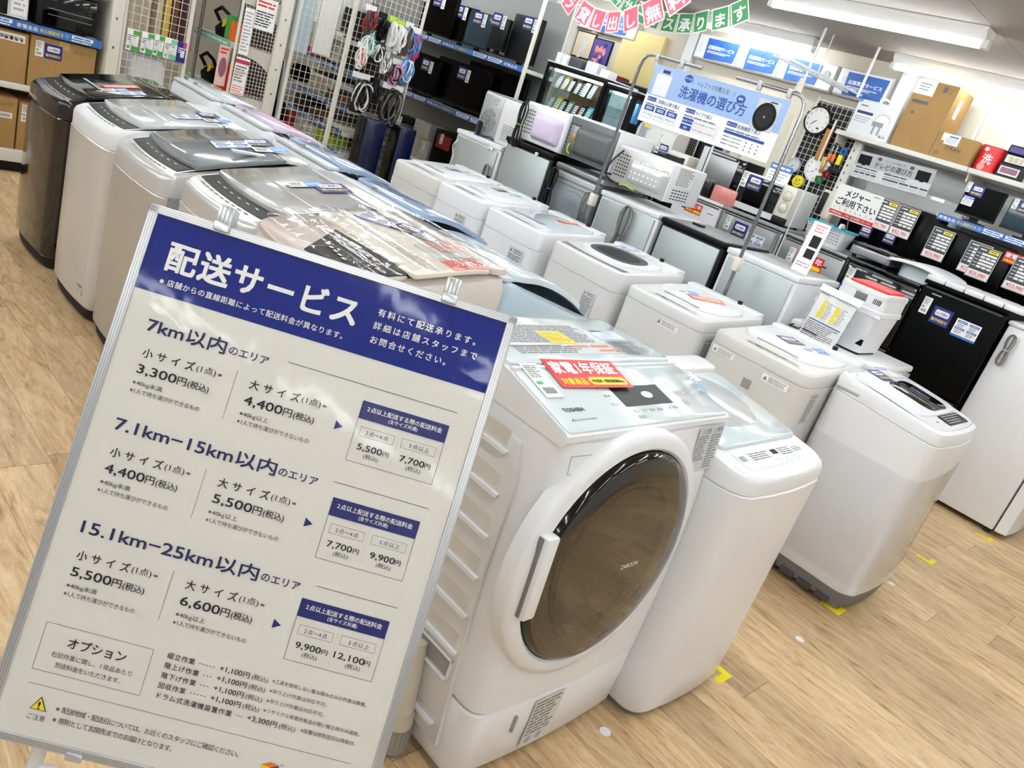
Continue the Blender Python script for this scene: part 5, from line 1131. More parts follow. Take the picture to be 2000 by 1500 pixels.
b = MB('black_gloss'); b.box(.03, .335, 0, .02, .015, .222, None, .004); d = b.build('glass_door', t); g = MB('steel'); g.box(.06, .31, -.003, -.001, .12, .124); g.box(.06, .31, -.003, -.001, .085, .088); g.build('wire_rack', d, 0); b = MB('charcoal'); b.box(0, .03, .0, .02, .015, .222, None, .004); b.build('control_panel', t)
for x in (.04, .29):
    for y in (.06, .32): g = MB('rubber'); g.cyl((x, y, 0), (x, y, .014), .012, n=10); g.build('foot', t)
t = thing('microwave_oven', 'white microwave cut off by the left edge of the shelf', 'microwave oven', (1.08, 5.92, .937)); b = MB('white'); b.box(0, .455, .02, .36, .012, .27, None, .008); b.build('shell', t); b = MB('black_gloss'); b.box(.01, .34, 0, .02, .02, .26, None, .004); b.build('glass_door', t); b = MB('paper'); M = frame((.36, .017, .05), (1, 0, 0), (0, 0, 1)); b.plate(M, .0, -.02, .085, .20, .004, 'paper'); b.lines(M, .012, .0, .075, .18, 6, 'ink_light'); b.build('control_panel', t, 0)
for x in (.04, .41):
    for y in (.06, .32): g = MB('rubber'); g.cyl((x, y, 0), (x, y, .014), .012, n=10); g.build('foot', t)

def wire_panel(label, o, r, w, z0, z1, cell, mat='wire_white', rad=.0022, post=.014, cellv=None, n2=None):
    """grid of wires in a vertical plane: o start, r horizontal direction"""
    t = thing('wire_panel', label, 'wire rack', (o[0], o[1], 0)); r = Vector(r); cv = cellv or cell
    b = MB(mat); k = cell
    while k < w - .01: p = r * k; b.cyl((p.x, p.y, z0), (p.x, p.y, z1), rad, None, 4, None, False); k += cell
    z = z0 + cv
    while z < z1 - .01: p = r * w; b.cyl((0, 0, z), (p.x, p.y, z), rad, None, 4, None, False); z += cv
    b.build('grid', t, 0)
    for a in (0, w): p = r * a; b = MB('gondola'); b.cyl((p.x, p.y, 0), (p.x, p.y, z1 + .02), post, None, 10); b.build('post', t)
    b = MB('gondola'); p = r * w; b.cyl((0, 0, z1), (p.x, p.y, z1), post * .7, None, 8); b.build('top_rail', t)
    return t
wire_panel('white wire rack with green adapter cards near the left', (2.072, 5.91), (1, 0, 0), .425, .12, 1.8, .05)
for k, (x, z, w, c) in enumerate(((2.135, 1.07, .075, 'green'), (2.23, 1.075, .08, 'green'), (2.305, 1.08, .062, 'green'), (2.385, 1.078, .085, 'mint'), (2.468, 1.072, .075, 'navy'))):
    t = thing('adapter_pack', ['first green and white adapter pack from the left on the wire rack', 'second green and white adapter pack from the left on the wire rack', 'middle green and white adapter pack on the wire rack', 'mint and white adapter pack on the wire rack', 'pink and navy adapter pack beside the rack post'][k], 'adapter', (x, 5.898, z), 0, 'adapter packs on the wire rack')
    M = frame((-w / 2, 0, -.135), (1, 0, 0), (0, 0, 1)); b = MB('paper'); b.plate(M, 0, 0, w, .135, .001, 'paper' if k < 4 else 'navy'); b.quad(M, w * .45, .0, w, .03, c, .0004); b.quad(M, w * .5, .1, w, .13, c if k < 4 else 'magenta', .0004); b.lines(M, .006, .06, w * .9, .1, 3, 'ink_grey' if k < 4 else 'paper'); b.disc(M, w * .2, .02, .01, c, .0004); b.build('card', t, 0)
    b = MB('white'); b.box(-w * .22, w * .1, -.022, -.002, -.10, -.055, None, .005); b.build('adapter', t)
for k, (x, c, l) in enumerate(((2.36, 'cloth_beige', 'beige'), (2.44, 'cloth_beige', 'pale beige'), (2.50, 'cloth_yellow', 'mustard'), (2.56, 'cloth_brown', 'brown'), (2.62, 'cloth_dark', 'dark red'), (2.68, 'cloth_pink', 'pale pink'))):
    b = MB(c); rd = random.Random(k); R = []
    for z, w, d in ((1.62, .03, .20), (1.5, .055, .26), (1.3, .06, .28), (1.15, .07, .30), (1.02 - .05 * rd.random(), .075, .31)):
        R.append([(x + (w / 2) * math.cos(a) + .008 * math.sin(5 * a + k), 6.45 + d / 2 * math.sin(a), z) for a in [2 * PI * j / 16 for j in range(16)]])
    b.loft(R); solid('garment', b, l + ' garment hanging behind the adapter rack', 'garment', 'garments on the rail')
b = MB('steel'); b.cyl((2.2, 6.45, 1.64), (2.80, 6.45, 1.64), .012); 
for x in (2.2, 2.80): b.cyl((x, 6.45, 0), (x, 6.45, 1.64), .012)
solid('clothes_rail', b, 'steel rail holding the garments behind the wire rack', 'clothes rail')
t = thing('air_purifier', 'low white appliance seen through the adapter rack', 'appliance', (2.30, 6.12, 0)); b = MB('white'); b.loft([[(x, y, z) for x, y in rr(w, .26, .05, 5)] for z, w in ((.01, .26), (.7, .26), (.85, .25), (.90, .2))]); b.build('body', t); b = MB('mid_grey'); b.loft([[(x, y, z) for x, y in rr(.2, .2, .03, 4)] for z in (.86, .905)]); b.build('grille', t)
b = MB('black_matte'); b.box(1.45, 1.9, 6.45, 6.7, 0, .9, None, .01); b.bm.free()

# gondola B with green rails, its end closed by a fine grid
def lobed(t, x0, x1, y, zs, side):
    """scalloped shelf brackets seen from the end of a unit"""
    for z in zs:
        P = [(x0, z)] + [(x0 + (x1 - x0) * k / 8, z - .06 - .09 * (k / 8) ** 3) for k in range(9)] + [(x1, z)]
        if side < 0: P = [(x0 + x1 - x, zz) for x, zz in P]
        b = MB('gondola'); b.loft([[(x, yy, zz) for x, zz in P] for yy in (y, y + .006)]); b.build('shelf_bracket', t)
t = gondola('white shelving with green price rails and vacuum cleaners', 2.825, 3.215, 5.955, 6.70, '-x', 2.0, (.80, 1.155, 1.50), (), 1, back='unit_dark', ends=(0, 0))
for z in (.80, 1.155): b = MB('mint'); b.box(2.815, 2.822, 5.97, 6.69, z - .04, z + .005); b.lines(frame((2.8145, 6.69, z - .035), (0, -1, 0), (0, 0, 1)), .02, .005, .7, .033, 1, 'paper', .0006, .5, .1); b.build('price_rail', t, 0)
lobed(t, 2.84, 3.14, 5.93, (.80, 1.155, 1.5, .44), 1)
b = MB('gondola'); b.box(3.135, 3.218, 5.905, 5.95, 0, 2.0, None, .004)
for k in range(10): b.box(3.17, 3.177, 5.903, 5.906, .15 + k * .18, .165 + k * .18, 'hole')
b.build('upright', t)
wire_panel('fine white grid with posters closing the vacuum cleaner shelf', (2.84, 5.915), (1, 0, 0), .30, .1, 1.9, .026, rad=.0016, post=.011)
t = thing('poster', 'white product sheet with a crimson band on the fine grid', 'poster', (2.85, 5.90, .815)); b = MB('paper'); M = frame((0, 0, 0), (1, 0, -.02), (0, 0, 1)); b.plate(M, 0, 0, .105, .265, .001, 'paper'); b.quad(M, .0, .222, .105, .25, 'magenta', .0005); b.lines(M, .008, .09, .097, .21, 6, 'ink_grey'); b.lines(M, .008, .0, .097, .07, 4, 'salmon')
for k in range(3): b.quad(M, .01 + k * .03, .15, .032 + k * .03, .172, 'photo_b', .0009)
b.build('print', t, 0)
t = thing('poster', 'pinkish product sheet standing out beside the vacuum cleaners', 'poster', (2.735, 5.93, .845)); b = MB('skin_pink'); M = frame((0, 0, 0), (1, .1, 0), (0, 0, 1)); b.plate(M, 0, 0, .085, .28, .001, 'skin_pink'); b.disc(M, .045, .13, .03, 'photo_a', .0005, 16, .07); b.lines(M, .01, .22, .075, .27, 2, 'red'); b.build('print', t, 0)
t = thing('poster', 'white sheet with black and red print high on the fine grid', 'poster', (2.93, 5.90, 1.30)); b = MB('paper'); M = frame((0, 0, 0), (1, 0, 0), (0, 0, 1)); b.plate(M, 0, 0, .16, .22, .001, 'paper'); b.lines(M, .01, .02, .15, .13, 6, 'ink'); b.lines(M, .01, .15, .15, .2, 2, 'red'); b.build('print', t, 0)
t = thing('poster', 'narrow pale price sheet hanging above the crimson band sheet', 'poster', (2.858, 5.90, 1.10)); b = MB('paper'); M = frame((0, 0, 0), (1, 0, 0), (0, 0, 1)); b.plate(M, 0, 0, .075, .32, .001, 'paper'); b.lines(M, .008, .02, .067, .3, 12, 'ink_light'); b.build('print', t, 0)
for k, (y, z, lab) in enumerate(((6.30, 1.155, 'black and yellow vacuum cleaner on the upper green rail shelf'), (6.42, .80, 'yellow footed vacuum cleaner on the lower green rail shelf'))):
    t = thing('vacuum_cleaner', lab, 'vacuum cleaner', (2.98, y, z)); b = MB('black_matte'); b.loft([[(x, yy, zz) for x, yy in rr(w, d, .03, 4)] for zz, w, d in ((.0, .16, .24), (.05, .18, .26), (.10, .13, .2), (.12, .08, .12))]); b.build('body', t)
    b = MB('yellow'); b.box(-.07, .07, -.14, -.09, .0, .15, None, .02); b.box(-.08, .0, -.02, .03, .03, .13, None, .015); b.build('canister', t); b = MB('black'); b.tube([(-.06, .1 + .0, .1), (-.1, .12, .16), (-.09, .04, .2), (-.07, -.04, .17), (-.06, -.09, .12)], .014, None, 8); b.build('hose', t)
t = thing('tool_case', 'yellow plastic case on the floor deck of the green rail shelf', 'case', (2.86, 6.05, .15)); b = MB('yellow'); b.box(0, .3, 0, .5, 0, .52, None, .02); b.build('shell', t); b = MB('black'); b.box(-.005, .0, .2, .3, .4, .43, None, .002); b.build('latch', t)
for k, (y, z, c) in enumerate(((6.08, 1.155, 'orange'), (6.15, 1.155, 'green'), (6.55, 1.50, 'orange'), (6.15, 1.50, 'lime'), (6.05, .80, 'red'), (6.14, .80, 'orange'))):
    b = MB(c); b.box(2.88, 3.02, y, y + .07, z, z + .14 + .03 * (k % 3), None, .01); solid('boxed_tool', b, ['orange boxed tool beside the black and yellow vacuum', 'green boxed tool beside the orange one', 'orange packet at the far end of the top shelf', 'lime packet at the near end of the top shelf', 'red boxed tool low on the green rail shelf', 'orange boxed tool next to the red one'][k], 'tool', 'boxed tools on the green rail shelves')
# upright stick vacuum between the units
t = thing('ironing_board', 'black and silver upright board leaning between the two wire racks', 'ironing board', (3.255, 5.98, 0)); b = MB('black'); b.box(-.025, .0, -.03, .12, .02, 1.14, None, .01); b.build('cover', t); b = MB('light_grey'); b.tube([(.015, -.04, .02), (.02, -.04, .6), (.015, -.03, 1.05), (.0, -.01, 1.14)], .014, None, 8); b.build('edge', t)
# gondola C, electronics; its end is a wire grid hung with bags
t = gondola('white shelving with blue rails full of laptops and boxes', 3.90, 4.36, 5.955, 6.95, '-x', 2.0, (.535, .71, .905, 1.07, 1.185, 1.42), (.535, .71, .905, 1.185), .6, back='unit_grey', ends=(0, 0))
lobed(t, 3.70, 3.90, 6.6, (1.185, 1.46), -1)
wire_panel('white wire grid in front of the electronics shelves', (3.272, 5.91), (1, 0, 0), .445, .1, 1.9, .05)
wire_panel('white wire grid hung with bagged cables and headphones', (3.735, 5.91), (1, 0, 0), .64, .1, 1.9, .05)
def slabbox(name, label, cat, x0, x1, y0, y1, z0, z1, m, bev=.006, grp=None):
    b = MB(m); b.box(x0, x1, y0, y1, z0, z1, None, bev); return solid(name, b, label, cat, grp)
slabbox('notebook_computer', 'closed black notebook on the middle electronics shelf', 'notebook computer', 3.92, 4.20, 6.30, 6.62, 1.07, 1.09, 'charcoal')
t = thing('notebook_computer', 'open silver notebook on the middle electronics shelf', 'notebook computer', (3.92, 6.64, 1.07)); b = MB('pearl'); b.box(0, .22, 0, .28, 0, .018, None, .004); b.build('base', t); b = MB('gold'); b.box(.20, .22, 0, .28, .018, .03, None, .002); b.build('lid', t)
slabbox('radio', 'brown wooden box on the blue rail shelf', 'radio', 3.92, 4.15, 6.05, 6.36, .905, .985, 'cloth_brown', .004)
slabbox('notebook_computer', 'silver notebook lying left of the brown box', 'notebook computer', 3.91, 4.15, 6.45, 6.85, .905, .925, 'silver_body')
slabbox('game_console', 'red boxed console behind the wire grid', 'game console', 3.92, 4.1, 6.58, 6.86, 1.185, 1.255, 'dark_red')
t = slabbox('calculator_board', 'white framed board with a printed grid on the upper electronics shelf', 'board', 3.98, 3.995, 6.42, 6.80, 1.20, 1.45, 'paper', .002); 
b = MB('ink_grey'); M = frame((3.9795, 6.78, 1.23), (0, -1, 0), (0, 0, 1)); b.lines(M, .02, .02, .32, .2, 9, 'ink_grey', .0005, .3, .0); o = b.build('print', t, 0)
slabbox('keyboard', 'dark keyboard standing next to the printed board', 'keyboard', 4.0, 4.03, 6.14, 6.36, 1.20, 1.44, 'charcoal', .004)
b = MB('mint'); b.box(3.92, 4.2, 6.35, 6.75, .15, .30, None, .006); b.bm.free()
slabbox('pouch', 'turquoise pouch on the lower electronics shelf', 'pouch', 3.92, 4.12, 6.40, 6.78, .15, .45, 'mint', .03)
slabbox('carton', 'white carton with black numerals on the electronics shelf', 'carton', 3.93, 4.15, 6.45, 6.65, .535, .64, 'paper', .003)
slabbox('carton', 'lime and white carton next to the numbered one', 'carton', 3.93, 4.15, 6.24, 6.44, .535, .63, 'lime', .003)
slabbox('tangled_cables', 'brown heap of cables on the fourth electronics shelf', 'cables', 3.92, 4.12, 6.30, 6.60, .71, .80, 'cloth_brown', .03)
slabbox('carton', 'flat cream carton beside the cable heap', 'carton', 3.91, 4.15, 6.03, 6.28, .71, .75, 'cream', .003)
slabbox('headset', 'black boxed headset on the fourth electronics shelf', 'headset', 3.93, 4.12, 6.64, 6.90, .71, .84, 'charcoal', .02)
slabbox('carton', 'white backed carton on the top electronics shelf', 'carton', 3.96, 4.25, 6.50, 6.92, 1.46, 1.80, 'paper', .003)
slabbox('printer', 'dark printer on the top electronics shelf', 'printer', 3.96, 4.25, 6.08, 6.44, 1.46, 1.66, 'charcoal', .01)
slabbox('poster', 'pale blue poster beside the ironing board', 'poster', 3.30, 3.46, 6.02, 6.03, 1.22, 1.75, 'pale_blue', 0)
slabbox('poster', 'white poster of an appliance behind the wire grid', 'poster', 3.50, 3.66, 6.02, 6.03, 1.25, 1.75, 'paper', 0)
# bulky goods standing on the floor deck behind the first wire grid
for k, (nm, l, x, y, z0, z1, w, m) in enumerate((('stool', 'grey', 3.56, 6.42, .0, .62, .15, 'mid_grey'), ('fan', 'black', 3.46, 6.30, .62, .80, .14, 'black_matte'), ('heater', 'dark red', 3.62, 6.36, .62, .74, .11, 'dark_red'), ('vacuum', 'grey', 3.50, 6.34, .80, .985, .16, 'grey'), ('vacuum', 'black', 3.66, 6.40, .985, 1.12, .14, 'black_matte'), ('case', 'charcoal', 3.42, 6.42, .985, 1.14, .12, 'charcoal'))):
    b = MB(m); b.loft([[(x + a, y + c, z) for a, c in rr(w * q, w * q, w * .3 * q, 5)] for z, q in ((z0, .86), (z0 + .02, 1.0), (z1 - .04, .96), (z1, .7))]); solid('bulky_goods', b, ['tall grey bin standing behind the first wire grid', 'round black appliance on the grey bin', 'dark red appliance beside the black one', 'grey rounded appliance in the middle of the stack', 'black rounded appliance at the right top of the stack', 'charcoal case at the left top of the stack'][k], 'appliance', 'bulky goods behind the wire grid')
# bagged goods on hooks
HOOK = 'bagged accessories on the wire grid'
def bag(label, x, ztop, w, h, mats, y=5.86, film=True, head='paper', seed=1, nm='cable_bag'):
    t = thing(nm, label, 'accessory', (x, y, ztop), 0, HOOK); rd = random.Random(seed)
    b = MB(head); b.box(-w / 2, w / 2, -.003, .003, -.045, 0); b.build('header_card', t, 0)
    b = MB(mats[0])
    for k in range(13):
        pts = []; cx = (rd.random() - .5) * w * .4; a = w * (.12 + .26 * rd.random()); hh = h * (.30 + .14 * rd.random()); cz = -.04 - h * .45 - (rd.random() - .5) * h * .16
        for j in range(18): q = 2 * PI * j / 18; pts.append((cx + a * math.cos(q), -.012 + .018 * math.sin(2 * q + k) - .004 * k, cz + hh * math.sin(q)))
        b.tube(pts,   .0064, mats[0 if k % 3 else -1], 5, True)
    b.box(-w * .34, w * .3, -.03, .0, -.05 - h * .97, -.05 - h * .6, mats[0], .012); b.box(-w * .3, w * .34, -.012, .0, -.05 - h * .62, -.05 - h * .2, mats[0], .01); b.build('contents', t)
    if film:
        b = MB('film'); N = 6
        for s in (-.034, .008):
            G = [[b.v((-w / 2 + w * i / N, s * math.sin(PI * min(1, .15 + .85 * j / N)) ** .5 + .005 * math.sin(i * 2.1 + j * 1.7 + seed), -.04 - h * j / N)) for i in range(N + 1)] for j in range(N + 1)]; q = b.idx('film')
            for j in range(N):
                for i in range(N): b.face((G[j][i], G[j][i + 1], G[j + 1][i + 1], G[j + 1][i]), q)
        b.build('clear_bag', t)
    return t
bag('bag of black and white cables with a white header, left of the pair', 3.90, 1.215, .20, .27, ('cable', 'white'), seed=2)
bag('small black bag hanging between the two cable bags', 4.02, 1.205, .10, .15, ('charcoal',), head='charcoal', seed=3)
bag('bulging bag of black cables with a white header above the blue rolls', 4.19, 1.20, .21, .31, ('cable', 'cable_grey'), y=5.83, seed=4)
bag('pink headphones bag below the white cards', 4.17, 1.40, .14, .17, ('pink', 'charcoal'), y=5.85, seed=5)
bag('white and sky blue packet at the right end of the grid', 4.28, 1.46, .13, .20, ('sky', 'paper'), film=False, seed=6)
bag('white earphone packet on the left of the grid', 3.86, 1.55, .11, .18, ('paper', 'mint'), seed=7)
bag('white cable card with a black lead', 3.97, 1.52, .09, .16, ('cable', 'paper'), seed=8)
bag('white packet with red tip low on the left of the grid', 3.83, 1.44, .09, .16, ('paper', 'salmon'), seed=9)
bag('lime topped earphone packet', 4.05, 1.70, .07, .22, ('paper',), head='lime', seed=10)
bag('second lime topped earphone packet', 4.13, 1.69, .08, .22, ('paper',), head='lime', seed=11)
bag('packet with brown and blue leads near the right top', 4.22, 1.70, .08, .22, ('cloth_brown', 'sky'), seed=12)
bag('packet with pink and blue leads at the right top', 4.30, 1.68, .08, .24, ('sky', 'magenta'), seed=13)
bag('grey packet with red print at the left top', 3.83, 1.72, .10, .17, ('dark_grey', 'red'), seed=14)
bag('black bat shaped packet with a white tag', 3.95, 1.70, .08, .17, ('black', 'charcoal'), film=False, head='charcoal', seed=15)
bag('white card packet in the middle of the grid', 4.06, 1.46, .09, .16, ('paper', 'cable_grey'), seed=16)
# tall wrapped rolls leaning by the end of the grid
for k, (x, w, l) in enumerate(((3.91, .20, 'left of the two tall dark blue wrapped packs'), (4.25, .17, 'right of the two tall dark blue wrapped packs'))):
    t = thing('wrapped_pack', l, 'wrapped pack', (x, 5.66, 0), 0, 'tall blue packs'); b = MB('roll_blue'); b.box(0, w, 0, .15, .005, .90, None, .014); b.build('core', t)
    b = MB('roll_black'); b.box(-.003, .004, .004, .146, .01, .895, None, .003); b.build('dark_side', t); b = MB('film'); b.box(-.006, w + .005, -.005, .155, .004, .92, None, .02, 3); b.build('wrap', t)

# ------------------------------------------------------------------ television shelving, X = 5.3
t = gondola('grey backed television shelving with two blue rails', 5.30, 5.78, 5.55, 7.75, '-x', 2.30, (.50, 1.095, 1.665), (1.095, 1.665), .94, back='gondola_grey', ends=(1, 0), base=.12)
b = MB('gondola'); b.box(5.29, 5.32, 5.53, 5.56, 0, 2.32, None, .004); b.build('front_post', t)
TV = 'televisions on the blue railed shelving'
def tv(label, y0, y1, z0, z1, X, m='screen', stand=True, price=None, group=TV, tilt=0.0, bez='black', D=.045):
    t = thing('television', label, 'television', (X, (y0 + y1) / 2, z0), 0, group); w = y1 - y0; h = z1 - z0; zb = .035 if stand else 0
    b = MB(bez); b.box(.006, D, -w / 2, w / 2, zb, h, None, .008); b.build('casing', t); b = MB(m); b.box(0, .01, -w / 2 + .008, w / 2 - .008, zb + .016, h - .008, None, .002); b.build('screen', t)
    b = MB('charcoal'); b.box(-.001, .004, -w / 2, w / 2, zb, zb + .014, None, .001); b.build('lower_bezel', t)
    if stand: b = MB('black'); b.box(.0, .16, -w * .22, w * .22, 0, .012, None, .005); b.box(.03, .05, -.03, .03, .01, zb + .01); b.build('stand', t)
    if price: y, z = price; stick('navy', t, (-.002, w / 2 - y, z - z0), (0, -1, 0), (0, 0, 1), 1.3); stick('price', t, (-.0025, w / 2 - y - .10, z - z0 - .01), (0, -1, 0), (0, 0, 1), 1.3)
    return t
tv('flat black television leftmost on the lower rail', 6.84, 7.55, 1.095, 1.50, 5.40, price=(.48, 1.40))
tv('flat black television in the middle of the lower rail', 6.12, 6.98, 1.095, 1.535, 5.47, price=(.42, 1.44))
tv('black television rightmost on the lower rail with a white card', 5.72, 6.60, 1.095, 1.585, 5.56, price=None)
tv('black monitor leftmost on the upper rail', 6.83, 7.56, 1.665, 2.10, 5.40, price=(.42, 2.02))
tv('black monitor second from the left on the upper rail', 6.57, 6.93, 1.665, 2.04, 5.45, price=(.10, 1.98))
tv('bluish reflecting monitor in the middle of the upper rail', 6.19, 6.57, 1.665, 2.02, 5.37, 'tv_blue', price=(.14, 1.96))
tv('small black portable monitor on the upper rail', 5.97, 6.20, 1.70, 2.02, 5.36, 'charcoal', price=(.05, 1.99))
tv('tall dark panel at the right end of the upper rail', 5.64, 6.03, 1.665, 2.10, 5.45, 'charcoal', price=(.20, 2.04))
SP = 'speakers on the lowest television shelf'
def speaker(label, y0, y1, z0, z1, m, X=5.36, D=.25, slip=False):
    t = thing('speaker', label, 'speaker', (X, y0, z0), 0, SP); w = y1 - y0; h = z1 - z0; b = MB(m); b.box(0, D, 0, w, 0, h, None, .008); b.build('cabinet', t); b = MB('charcoal' if m != 'black' else 'black_matte'); b.box(-.004, .001, .02, w - .02, .02, h - .04, m if m == 'silver_body' else None, .003); b.build('grille', t)
    if slip: stick('price', t, (-.006, w * .5, h - .07), (0, -1, 0), (0, 0, 1), 1.3)
    return t
speaker('tall black speaker leftmost on the lowest shelf', 6.98, 7.40, .50, .84, 'black', slip=True)
speaker('silver speaker box leaning lowest in the small stack', 6.80, 6.96, .50, .71, 'silver_body'); speaker('silver speaker box beside the lowest one', 6.62, 6.79, .50, .71, 'silver_body', slip=True); speaker('silver speaker box on top of the small stack', 6.68, 6.95, .71, .88, 'silver_body')
t = speaker('black box with a red label strip on the lowest shelf', 6.20, 6.58, .50, .87, 'black'); b = MB('dark_red'); b.box(-.008, -.003, .10, .32, .20, .33); b.build('red_label', t, 0); stick('price', t, (-.009, .25, .29), (0, -1, 0), (0, 0, 1), 1.1)
speaker('black speaker at the right end of the lowest shelf', 5.80, 6.16, .50, .86, 'black')

# ------------------------------------------------------------------ glass showcase right of the televisions
def showcase(label, y0, y1, X, ztop, D, back, shelves, zbase=.9):
    t = thing('showcase', label, 'showcase', (X, y0, 0)); w = y1 - y0
    b = MB('black'); b.box(0, D, 0, w, 0, zbase, None, .004); b.build('base', t)
    b = MB('black'); b.box(0, D, 0, w, ztop - .05, ztop - .012, None, .003); b.build('top_frame', t)
    b = MB('white'); b.box(-.005, D + .005, -.003, w + .003, ztop - .012, ztop, None, .003); b.build('top', t)
    for y in (0, w - .04):
        b = MB('black'); b.box(0, .04, y, y + .04, zbase, ztop - .05); b.build('post', t)
    b = MB('white'); b.box(D - .02, D, 0, w, zbase, ztop - .05, back); b.build('back', t)
    for z in shelves: b = MB('glass'); b.box(.05, D - .03, .01, w - .01, z - .008, z); b.build('glass_shelf', t)
    b = MB('glass'); b.box(.006, .010, .04, w - .04, zbase, ztop - .05); b.build('glass_front', t)
    b = MB('case_light'); b.cyl((.06, .06, ztop - .062), (.06, w - .06, ztop - .062), .009); b.build('tube', t)
    return t
t = showcase('long black framed glass showcase of phones and tablets', 4.74, 5.49, 5.50, 1.80, .42, 'cardboard', (1.595, 1.40, 1.2))
b = MB('white'); b.box(.395, .40, .005, .30, .9, 1.74, 'icy'); b.build('white_lining', t)
t = showcase('narrow black showcase with a white strip at its door', 4.40, 4.73, 5.50, 1.77, .42, 'charcoal', (1.52, 1.3)); b = MB('white'); b.box(-.003, .004, .045, .06, .95, 1.70); b.build('door_strip', t)
DEV = 'phones and tablets in the showcase'
def device(label, y, z, h, w=.075, m='charcoal', lean=.35, X=5.62, card=True):
    t = thing('phone', label, 'phone', (X, y, z), 0, DEV); M = frame((0, 0, 0), (0, -1, 0), (lean, 0, 1)); b = MB(m); b.tf = M; b.box(-w / 2, w / 2, 0, h, -.009, 0, None, .003); b.build('body', t)
    if card:
        b = MB('paper'); b.plate(M @ Matrix.Translation((0, 0, .0015)), -w * .42, .006, w * .3, h * .8, .001, 'paper')
        for k in range(5): b.quad(M, -w * .42, .012 + h * .15 * k, w * .3, .018 + h * .15 * k, 'ink', .002)
        b.build('price_card', t, 0)
ORD = ['first', 'second', 'third', 'fourth', 'fifth', 'sixth', 'seventh', 'eighth', 'ninth', 'tenth', 'eleventh', 'twelfth']
for k in range(6): device('%s phone from the left on the upper glass shelf' % ORD[k], 5.42 - k * .085, 1.595, .13, .055 if k != 2 else .055, ['silver_body', 'gold', 'black', 'charcoal', 'white', 'grey'][k])
device('large black tablet on the upper glass shelf', 5.17, 1.595, .145, .13, 'black_gloss', X=5.70)
for k in range(8): device('%s phone from the left on the middle glass shelf' % ORD[k], 5.44 - k * .08, 1.40, .14, .06, ['grey', 'yellow', 'charcoal', 'mid_grey', 'dark_red', 'black', 'turquoise', 'dark_grey'][k])
for k in range(7): device('%s phone from the left on the lowest glass shelf' % ORD[k], 5.42 - k * .085, 1.2, .15, .06, ['white', 'black', 'pearl', 'grey', 'navy', 'black', 'silver_body'][k])
for k, (y, w, h, c, l) in enumerate(((5.44, .06, .09, 'white', 'white upright carton'), (5.36, .06, .07, 'paper', 'small white carton'), (5.22, .16, .08, 'dark_grey', 'wrapped grey device'), (5.02, .14, .09, 'light_grey', 'pale grey device'), (4.86, .10, .06, 'white', 'low white carton'))):
    b = MB(c); b.box(5.56, 5.68, y - w / 2, y + w / 2, 1.80, 1.80 + h, None, .006); solid('packaged_item', b, l + ' on top of the long showcase', 'package', 'packages on top of the showcase')
slabbox('leaflet_box', 'bright blue leaflet box inside the narrow showcase', 'box', 5.64, 5.70, 4.45, 4.60, 1.52, 1.68, 'sky', .002)
slabbox('purse', 'grey leather case on the lower shelf of the narrow showcase', 'case', 5.62, 5.68, 4.47, 4.60, 1.3, 1.43, 'grey', .012)
t = thing('counter', 'dark counter behind the showcases with a sky blue note', 'counter', (6.44, 4.22, 0)); b = MB('charcoal'); b.box(0, .32, 0, 1.70, 0, 1.84, None, .006); b.build('body', t); b = MB('sky'); b.box(-.003, 0, 1.10, 1.22, 1.75, 1.815); b.build('note', t, 0); b = MB('dark_grey'); b.box(-.01, .33, -.01, 1.71, 1.84, 1.855, None, .003); b.build('top', t)
for k, (y, w, h, c, l) in enumerate(((5.70, .05, .06, 'black', 'small black bottle'), (5.62, .04, .05, 'charcoal', 'dark pen pot'), (5.47, .10, .035, 'dark_red', 'low dark red box'), (4.93, .18, .09, 'white', 'bright white carton'))):
    b = MB(c); b.box(6.48, 6.6, y - w / 2, y + w / 2, 1.855, 1.855 + h, None, .006); solid('desk_item', b, l + ' on the dark counter', 'package', 'items on the dark counter')
# air conditioner and boxes on a low table behind the microwaves
t = thing('air_conditioner', 'ivory air conditioner unit lying behind the silver microwave', 'air conditioner', (5.64, 3.98, 1.38)); b = MB('ivory'); b.loft([[(x, y, z) for x, z in ((.0, .03), (.0, .12), (.02, .17), (.06, .19), (.2, .19), (.2, .0), (.05, .0))] for y in (0, .40)]); b.build('casing', t); stick('spec', t, (-.001, .33, .115), (0, -1, 0), (0, 0, 1), .8, 'energy_label'); stick('price', t, (-.001, .13, .1), (0, -1, 0), (0, 0, 1), 1.0); b = MB('yellow'); b.box(-.003, .0, .28, .34, .15, .17); b.build('yellow_label', t, 0)
b = MB('cardboard'); b.box(5.65, 5.86, 4.0, 4.37, 1.241, 1.38, None, .004); solid('carton', b, 'low carton under the ivory air conditioner', 'carton')
t = wire_panel('black backed mesh panel left of the silver microwave', (6.39, 4.52), (0, -1, 0), .26, 1.30, 1.66, .022, 'wire_grey', .0015, .006); b = MB('charcoal'); b.box(.008, .014, -.26, 0, 1.26, 1.66); b.build('dark_backing', t)
t = thing('display_table', 'black table behind the microwaves', 'table', (5.40, 3.64, 0)); b = MB('black'); b.box(0, .52, 0, .75, 1.20, 1.241, None, .004); b.build('tabletop', t)
for x in (.02, .50):
    for y in (.02, .73): b = MB('black'); b.box(x - .015, x + .015, y - .015, y + .015, 0, 1.20); b.build('leg', t)
t = thing('microwave_oven', 'pale bluish white microwave behind the dark grey one', 'microwave oven', (5.42, 4.06, 1.241)); b = MB('lid_pale'); b.box(0, .20, 0, .32, .012, .18, None, .02); b.build('shell', t); b = MB('light_grey'); b.box(-.004, .002, .08, .31, .03, .16, None, .004); b.build('door', t)
for x in (.04, .16):
    for y in (.05, .28): b = MB('rubber'); b.cyl((x, y, 0), (x, y, .014), .012, n=10); b.build('foot', t)

